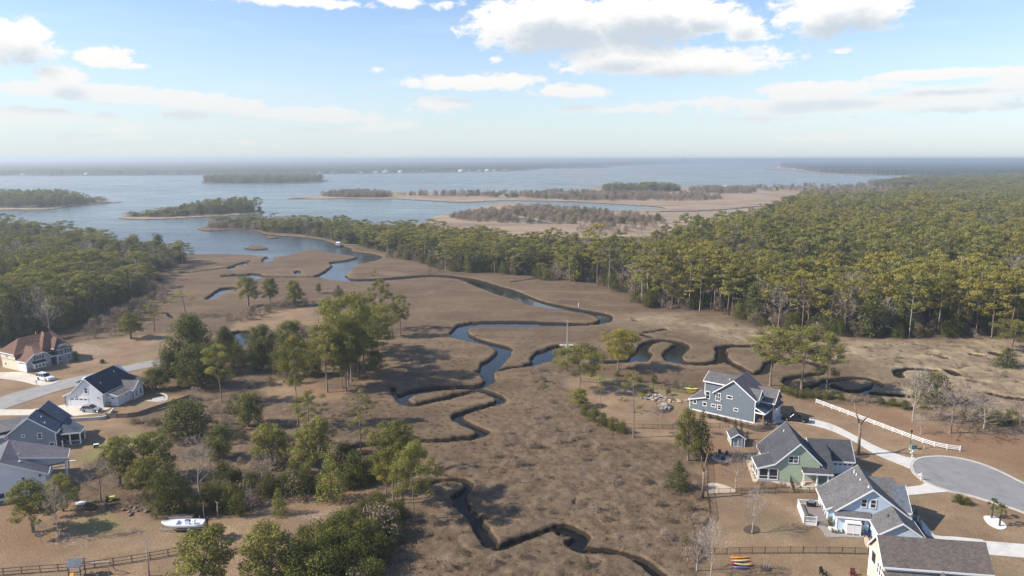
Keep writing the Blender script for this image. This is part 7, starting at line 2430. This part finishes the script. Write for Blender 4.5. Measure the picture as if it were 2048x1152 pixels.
MB().slab([(-2.2, -1.5, 2.0), (.6, -1.5, 2.0), (.6, 0, 2.6), (-2.2, 0, 2.6)], .12).slab([(-2.2, 1.5, 2.0), (.6, 1.5, 2.0), (.6, 0, 2.6), (-2.2, 0, 2.6)], .12).build("hut_roof", M['gelcoat'], r_)
for f in np.linspace(.1, .95, 8):
    p = v * float(f)
    MB().cyl(p.x, p.y - .6, -1.8, .8, .12, 6).build("pile", M['wood'], r_)
X, Y = W(1157, 614)
tag(MB().cyl(X, Y, -1.2, 1.6, .14, 8).box(X - .2, X + .2, Y - .05, Y + .05, 1.1, 1.7).build("channel_marker", M['white']), "white channel marker at the creek bank", "marker")


# ------------------------------------------------------------------ garden things
def rocks(name, x, y, n, spread, size, material, label, cat, wide=1.6):
    X, Y = W(x, y)
    m_ = MB()
    for i in range(n):
        a, d = rng.uniform(0, 6.28), spread * rng.random() ** .6
        s_ = size * rng.uniform(.5, 1.2)
        m_.ball((math.cos(a) * d * wide, math.sin(a) * d, s_ * .35 + max(0, (1 - d / spread)) * size * 1.2), (s_ * rng.uniform(.8, 1.3), s_ * rng.uniform(.7, 1.1), s_ * .6), 7, 4, .18)
    o_ = m_.build(name, M[material])
    o_.location = (X, Y, 0)
    return tag(o_, label, cat)


rocks("rock_fountain", 1329, 816, 34, 1.5, .62, 'stone', "pale stone fountain heap on the round mulch bed of the lawn", "rock heap", 1.2)
rocks("rock_garden", 1306, 796, 34, 2.2, .5, 'stone', "grey boulder garden with a dry stream between the evergreen shrubs", "rock garden", 1.6)
rocks("stone_border", 1352, 803, 22, 1.0, .32, 'gravel_tan', "low stone border leading from the rock garden to the slate blue house", "stone border", 4.5)
rocks("brush_pile", 178, 1017, 16, .9, .5, 'mulch', "dark brush pile beside the white tank in the pine straw", "brush pile", 1.2)
rocks("debris_pile", 270, 1022, 16, 1.6, .35, 'wood', "grey heap of branches left of the shrubs behind the boat", "debris pile", 1.6)
X, Y = W(163, 1011)
r_ = empty("storage_tank", (X, Y, 0), R(8), "white tank lying on the pine straw near the lower left pines", "tank")
MB().tube([(-1.0, 0, .42), (-.9, 0, .42), (.9, 0, .42), (1.0, 0, .42)], [.2, .38, .38, .2], 10).build("tank_body", M['gelcoat'], r_, True)
for x in (-.6, .6):
    MB().box(x - .06, x + .06, -.35, .35, 0, .15).build("cradle", M['black'], r_)
X, Y = W(221, 1001)
r_ = empty("lawn_mower", (X, Y, 0), R(20), "yellow and black ride on mower under the round bare tree", "mower")
MB().box(-.1, .75, -.3, .3, .35, .75).build("bonnet", M['p_yellow'], r_, bevel=.05)
MB().box(-.6, -.1, -.32, .32, .3, .5).box(-.62, -.5, -.25, .25, .5, .95).build("seat", M['black'], r_, bevel=.04)
MB().box(-.4, .5, -.52, .52, .12, .26).build("cutter_deck", M['p_yellow'], r_)
for x, rr in ((-.5, .27), (.55, .19)):
    for s_ in (-1, 1):
        MB().wheel(x, s_ * .42, rr, rr, .2, 10).build("wheel", M['rubber'], r_)
X, Y = W(1443, 917)
r_ = empty("fire_pit", (X, Y, 0), 0, "round stone fire pit on a pale paved ring left of the shed", "fire pit")
MB().prism([(math.cos(2 * math.pi * k / 20) * 2.0, math.sin(2 * math.pi * k / 20) * 2.0) for k in range(20)], 'z', -.1, .06).build("paving", M['gravel_tan'], r_)
fr_ = MB()
for k in range(12):
    a = 2 * math.pi * k / 12
    fr_.ball((math.cos(a) * .55, math.sin(a) * .55, .2), (.2, .17, .18), 6, 4, .1)
fr_.build("stone_ring", M['stone'], r_)


def lawn_chair(x, y, rz, material, label, group=None):
    X, Y = W(x, y)
    r_ = empty("lawn_chair", (X, Y, .06), rz, label, "chair", group)
    MB().slab([(-.3, -.3, .36), (.3, -.3, .36), (.3, .3, .30), (-.3, .3, .30)], .05).build("seat", M[material], r_)
    MB().slab([(-.32, .26, .34), (.32, .26, .34), (.34, .52, 1.02), (-.34, .52, 1.02)], .05).build("backrest", M[material], r_)
    for s_ in (-1, 1):
        MB().box(s_ * .38 - .06, s_ * .38 + .06, -.34, .36, .52, .56).build("armrest", M[material], r_)
        MB().box(s_ * .36 - .04, s_ * .36 + .04, -.32, -.22, 0, .52).build("leg", M[material], r_)
        MB().box(s_ * .36 - .04, s_ * .36 + .04, .26, .36, 0, .52).build("leg", M[material], r_)


for (x, y, rz) in ((1436, 915, 1.6), (1441, 910, .3), (1450, 912, -1.2), (1446, 921, 3.0)):
    lawn_chair(x, y, rz, 'p_navy', "navy lawn chair around the stone fire pit", "navy chairs around the fire pit")
lawn_chair(1646, 1150, .5, 'black', "black lawn chair on the bottom edge lawn beside the maroon one")
lawn_chair(1706, 1153, -.2, 'p_maroon', "maroon lawn chair beside the cream house at the bottom edge")
lawn_chair(1734, 1073, .8, 'p_navy', "dark patio chair beside the pale blue garage wing")
for (x, y, s_) in ((1665, 1065, .9), (1671, 1067, .7), (1678, 1067, .8), (1686, 1066, .7)):
    X, Y = W(x, y)
    r_ = empty("plant_pot", (X, Y, .08), 0, "small pot in the row along the pale blue wall by the shower cabin", "pot", "pots along the pale blue wall")
    MB().cyl(0, 0, 0, .35 * s_, .2 * s_, 10, .27 * s_).build("pot", M[rng.choice(['black', 'stone', 'brick'])], r_)
    nrs.seed(int(x))
    cc_, nn_, ss_, tt_ = pads([(0, 0, .55 * s_)], [.35 * s_], 600, .9, .16, [.5])
    link("plant", leaf_mesh("plant", cc_, nn_, ss_, tt_, M['myrtle']), r_)
X, Y = W(1622, 1012, .6)
r_ = empty("gas_grill", (X, Y, .56), R(-12), "black covered gas grill on the white railed deck", "grill")
MB().box(-.75, .75, -.32, .32, .12, .8).build("cabinet", M['black'], r_, bevel=.04)
MB().tube([(-.5, 0, .8), (.5, 0, .8)], .33, 12).build("hood", M['rim'], r_)
MB().box(-1.0, -.75, -.28, .28, .74, .8).box(.75, 1.0, -.28, .28, .74, .8).build("side_shelf", M['rim'], r_)
X, Y = W(1620, 1036, .6)
r_ = empty("planter", (X, Y, .56), R(-12), "dark planter with a shrub on the white railed deck", "planter")
MB().box(-.6, .6, -.3, .3, 0, .4).build("box", M['black'], r_)
nrs.seed(77)
cc_, nn_, ss_, tt_ = pads([(-.25, 0, .6), (.25, 0, .55)], [.36, .36], 500, .8, .16, [.4, .5])
link("plant", leaf_mesh("plant", cc_, nn_, ss_, tt_, M['myrtle']), r_)
X, Y = W(1532, 1137)
r_ = empty("staked_sapling", (X, Y, 0), 0, "thin staked sapling in a mulch ring right of the kayaks", "sapling")
MB().prism([(math.cos(2 * math.pi * k / 16) * .75, math.sin(2 * math.pi * k / 16) * .75) for k in range(16)], 'z', -.05, .07).build("mulch_ring", M['mulch'], r_)
MB().tube([(0, 0, 0), (.03, 0, 1.4)], [.03, .012], 5).tube([(.02, 0, .8), (.25, .1, 1.2)], .01, 4).build("stem", M['bark_pale'], r_)
for x in (-.35, .4):
    MB().box(x - .03, x + .03, -.03, .03, 0, 1.1).build("stake", M['wood_grey'], r_)
# play set at the lower left
X, Y = W(155, 1154)
r_ = empty("swing_set", (X, Y, 0), R(8), "timber play tower with grey blue roof, orange slide and swing beam", "play set")
for x in (-.8, .8):
    for y in (-.7, .7):
        MB().box(x - .06, x + .06, y - .06, y + .06, 0, 2.3).build("post", M['wood_dark'], r_)
MB().box(-.85, .85, -.75, .75, 1.1, 1.2).build("floor", M['wood'], r_)
MB().slab([(-1.0, -1.0, 2.15), (1.0, -1.0, 2.15), (1.0, .15, 2.9), (-1.0, .15, 2.9)], .06).slab([(-1.0, 1.0, 2.3), (1.0, 1.0, 2.3), (1.0, .15, 2.9), (-1.0, .15, 2.9)], .06).build("roof", M['roof_slate'], r_)
MB().slab([(-.5, -.7, 1.2), (.0, -.7, 1.2), (.0, -2.4, .2), (-.5, -2.4, .2)], .06).build("slide", M['p_orange'], r_)
MB().beam((.8, 0, 2.1), (4.6, 0, 2.1), .12, .14).build("swing_beam", M['wood_grey'], r_)
for s_ in (-1, 1):
    MB().tube([(4.5, 0, 2.05), (4.7, s_ * 1.2, 0)], .06, 5).build("leg", M['wood_dark'], r_)
for x in (2.0, 3.3):
    MB().tube([(x - .2, 0, 2.0), (x - .2, 0, .6)], .012, 4).tube([(x + .2, 0, 2.0), (x + .2, 0, .6)], .012, 4).box(x - .24, x + .24, -.1, .1, .55, .6).build("swing", M['black'], r_)
# board left in the grass, white drum at the back yard
X, Y = W(143, 922)
tag(MB().box(X - .9, X + .9, Y - .12, Y + .12, .02, .08).box(X + .2, X + .5, Y - .2, Y + .2, .08, .12).build("plank", M['white_board']), "white plank lying on the grass by the pergola", "plank")
X, Y = W(193, 895)
r_ = empty("garden_cart", (X, Y, 0), .4, "small dark garden cart with white lid on the back lawn", "cart")
MB().box(-.45, .45, -.3, .3, .25, .7).build("tub", M['black'], r_, bevel=.04)
MB().box(-.5, .5, -.34, .34, .7, .78).build("lid", M['gelcoat'], r_, bevel=.03)
MB().wheel(-.3, .3, .2, .2, .1, 10).wheel(-.3, -.3, .2, .2, .1, 10).build("wheel", M['rubber'], r_)

# ------------------------------------------------------------------ houses on the far shore, a few pixels each
hm_ = MB()
hm_.prism([(-7, 0), (7, 0), (7, 6.0), (0, 9.4), (-7, 6.0)], 'y', -5, 5)
hm_.box(-3, 3, -7, -5, 0, 3.2)
hm_.cur = 1
hm_.slab([(0, -5.5, 9.7), (0, 5.5, 9.7), (7.6, 5.5, 6.0), (7.6, -5.5, 6.0)], .3).slab([(0, -5.5, 9.7), (0, 5.5, 9.7), (-7.6, 5.5, 6.0), (-7.6, -5.5, 6.0)], .3)
hm_.slab([(-3.4, -7.5, 3.2), (3.4, -7.5, 3.2), (3.4, -5, 4.4), (-3.4, -5, 4.4)], .2)
hm_.cur = 2
for x in (-4.5, -1.5, 1.5, 4.5):
    for z in (1.8, 4.4):
        hm_.box(x - .6, x + .6, -5.06, -4.9, z - .7, z + .8)
meshes = [hm_.mesh("far_house", [M[a], M[b_], M['glass']]) for a, b_ in (('white_siding', 'gelcoat'), ('white_siding', 'roof_mid'), ('tan_siding', 'gelcoat'))]
for i, (x, y, s_) in enumerate([(344, 349, 1.5), (352, 349, 1.1), (389, 348.4, 1.0), (492, 347.5, 1.1), (46, 350, .9), (172, 350, .8), (560, 347, .8), (640, 347, .9), (665, 346.8, .9), (722, 346.8, 1.0), (752, 346.3, 1.2), (770, 346.2, 1.6), (800, 345, 1.1), (846, 344, .8), (906, 343, .9), (921, 343.6, 1.3), (938, 342.6, 1.1), (958, 343, 1.1), (974, 342.4, 1.2), (988, 342, 1.0), (1010, 341, .8),
                                (1560, 336, .9), (1588, 339, 1.0), (1602, 340, .8), (1640, 343.5, .9), (1658, 345, .9), (1680, 346, 1.1), (1697, 345, .8), (1813, 350.5, .8), (1443, 376, .55), (1452, 376, .55), (1460, 376, .55)]):
    X, Y = W(x, y)
    o = link("far_house", meshes[i % 3])
    o.location = (X, Y, 0)
    o.scale = (s_ * 1.15, s_, s_)
    o.rotation_euler = (0, 0, rng.uniform(-.6, .6))
    tag(o, "tiny pale waterside house on the far left shore of the bay" if x < 1100 else "tiny pale house by the water on the far right shore" if x > 1500 else "tiny white roofed hut in a row of three on the marsh shore", "house",
        "houses along the far left shore" if x < 1100 else "houses along the far right shore" if x > 1500 else "white huts on the marsh shore")
# ------------------------------------------------------------------ haze: one closed box of thin even air
hz = MB().box(-34000, 34000, -60, 27000, -4.5, 68.0)
hm = bpy.data.materials.new("haze_air")
hm.use_nodes = True
hq = NT(hm.node_tree)
hm.node_tree.nodes.remove(hm.node_tree.nodes["Principled BSDF"])
pv = hq.n("ShaderNodeVolumePrincipled")
pv.inputs["Color"].default_value = (0.83, 0.91, 0.985, 1)
pv.inputs["Density"].default_value = 0.00023
pv.inputs["Anisotropy"].default_value = 0.38
hq.set(hm.node_tree.nodes["Material Output"].inputs["Volume"], pv.outputs[0])
tag(hz.build("haze", hm), "thin blue sea haze over the whole bay", None, None, "stuff")
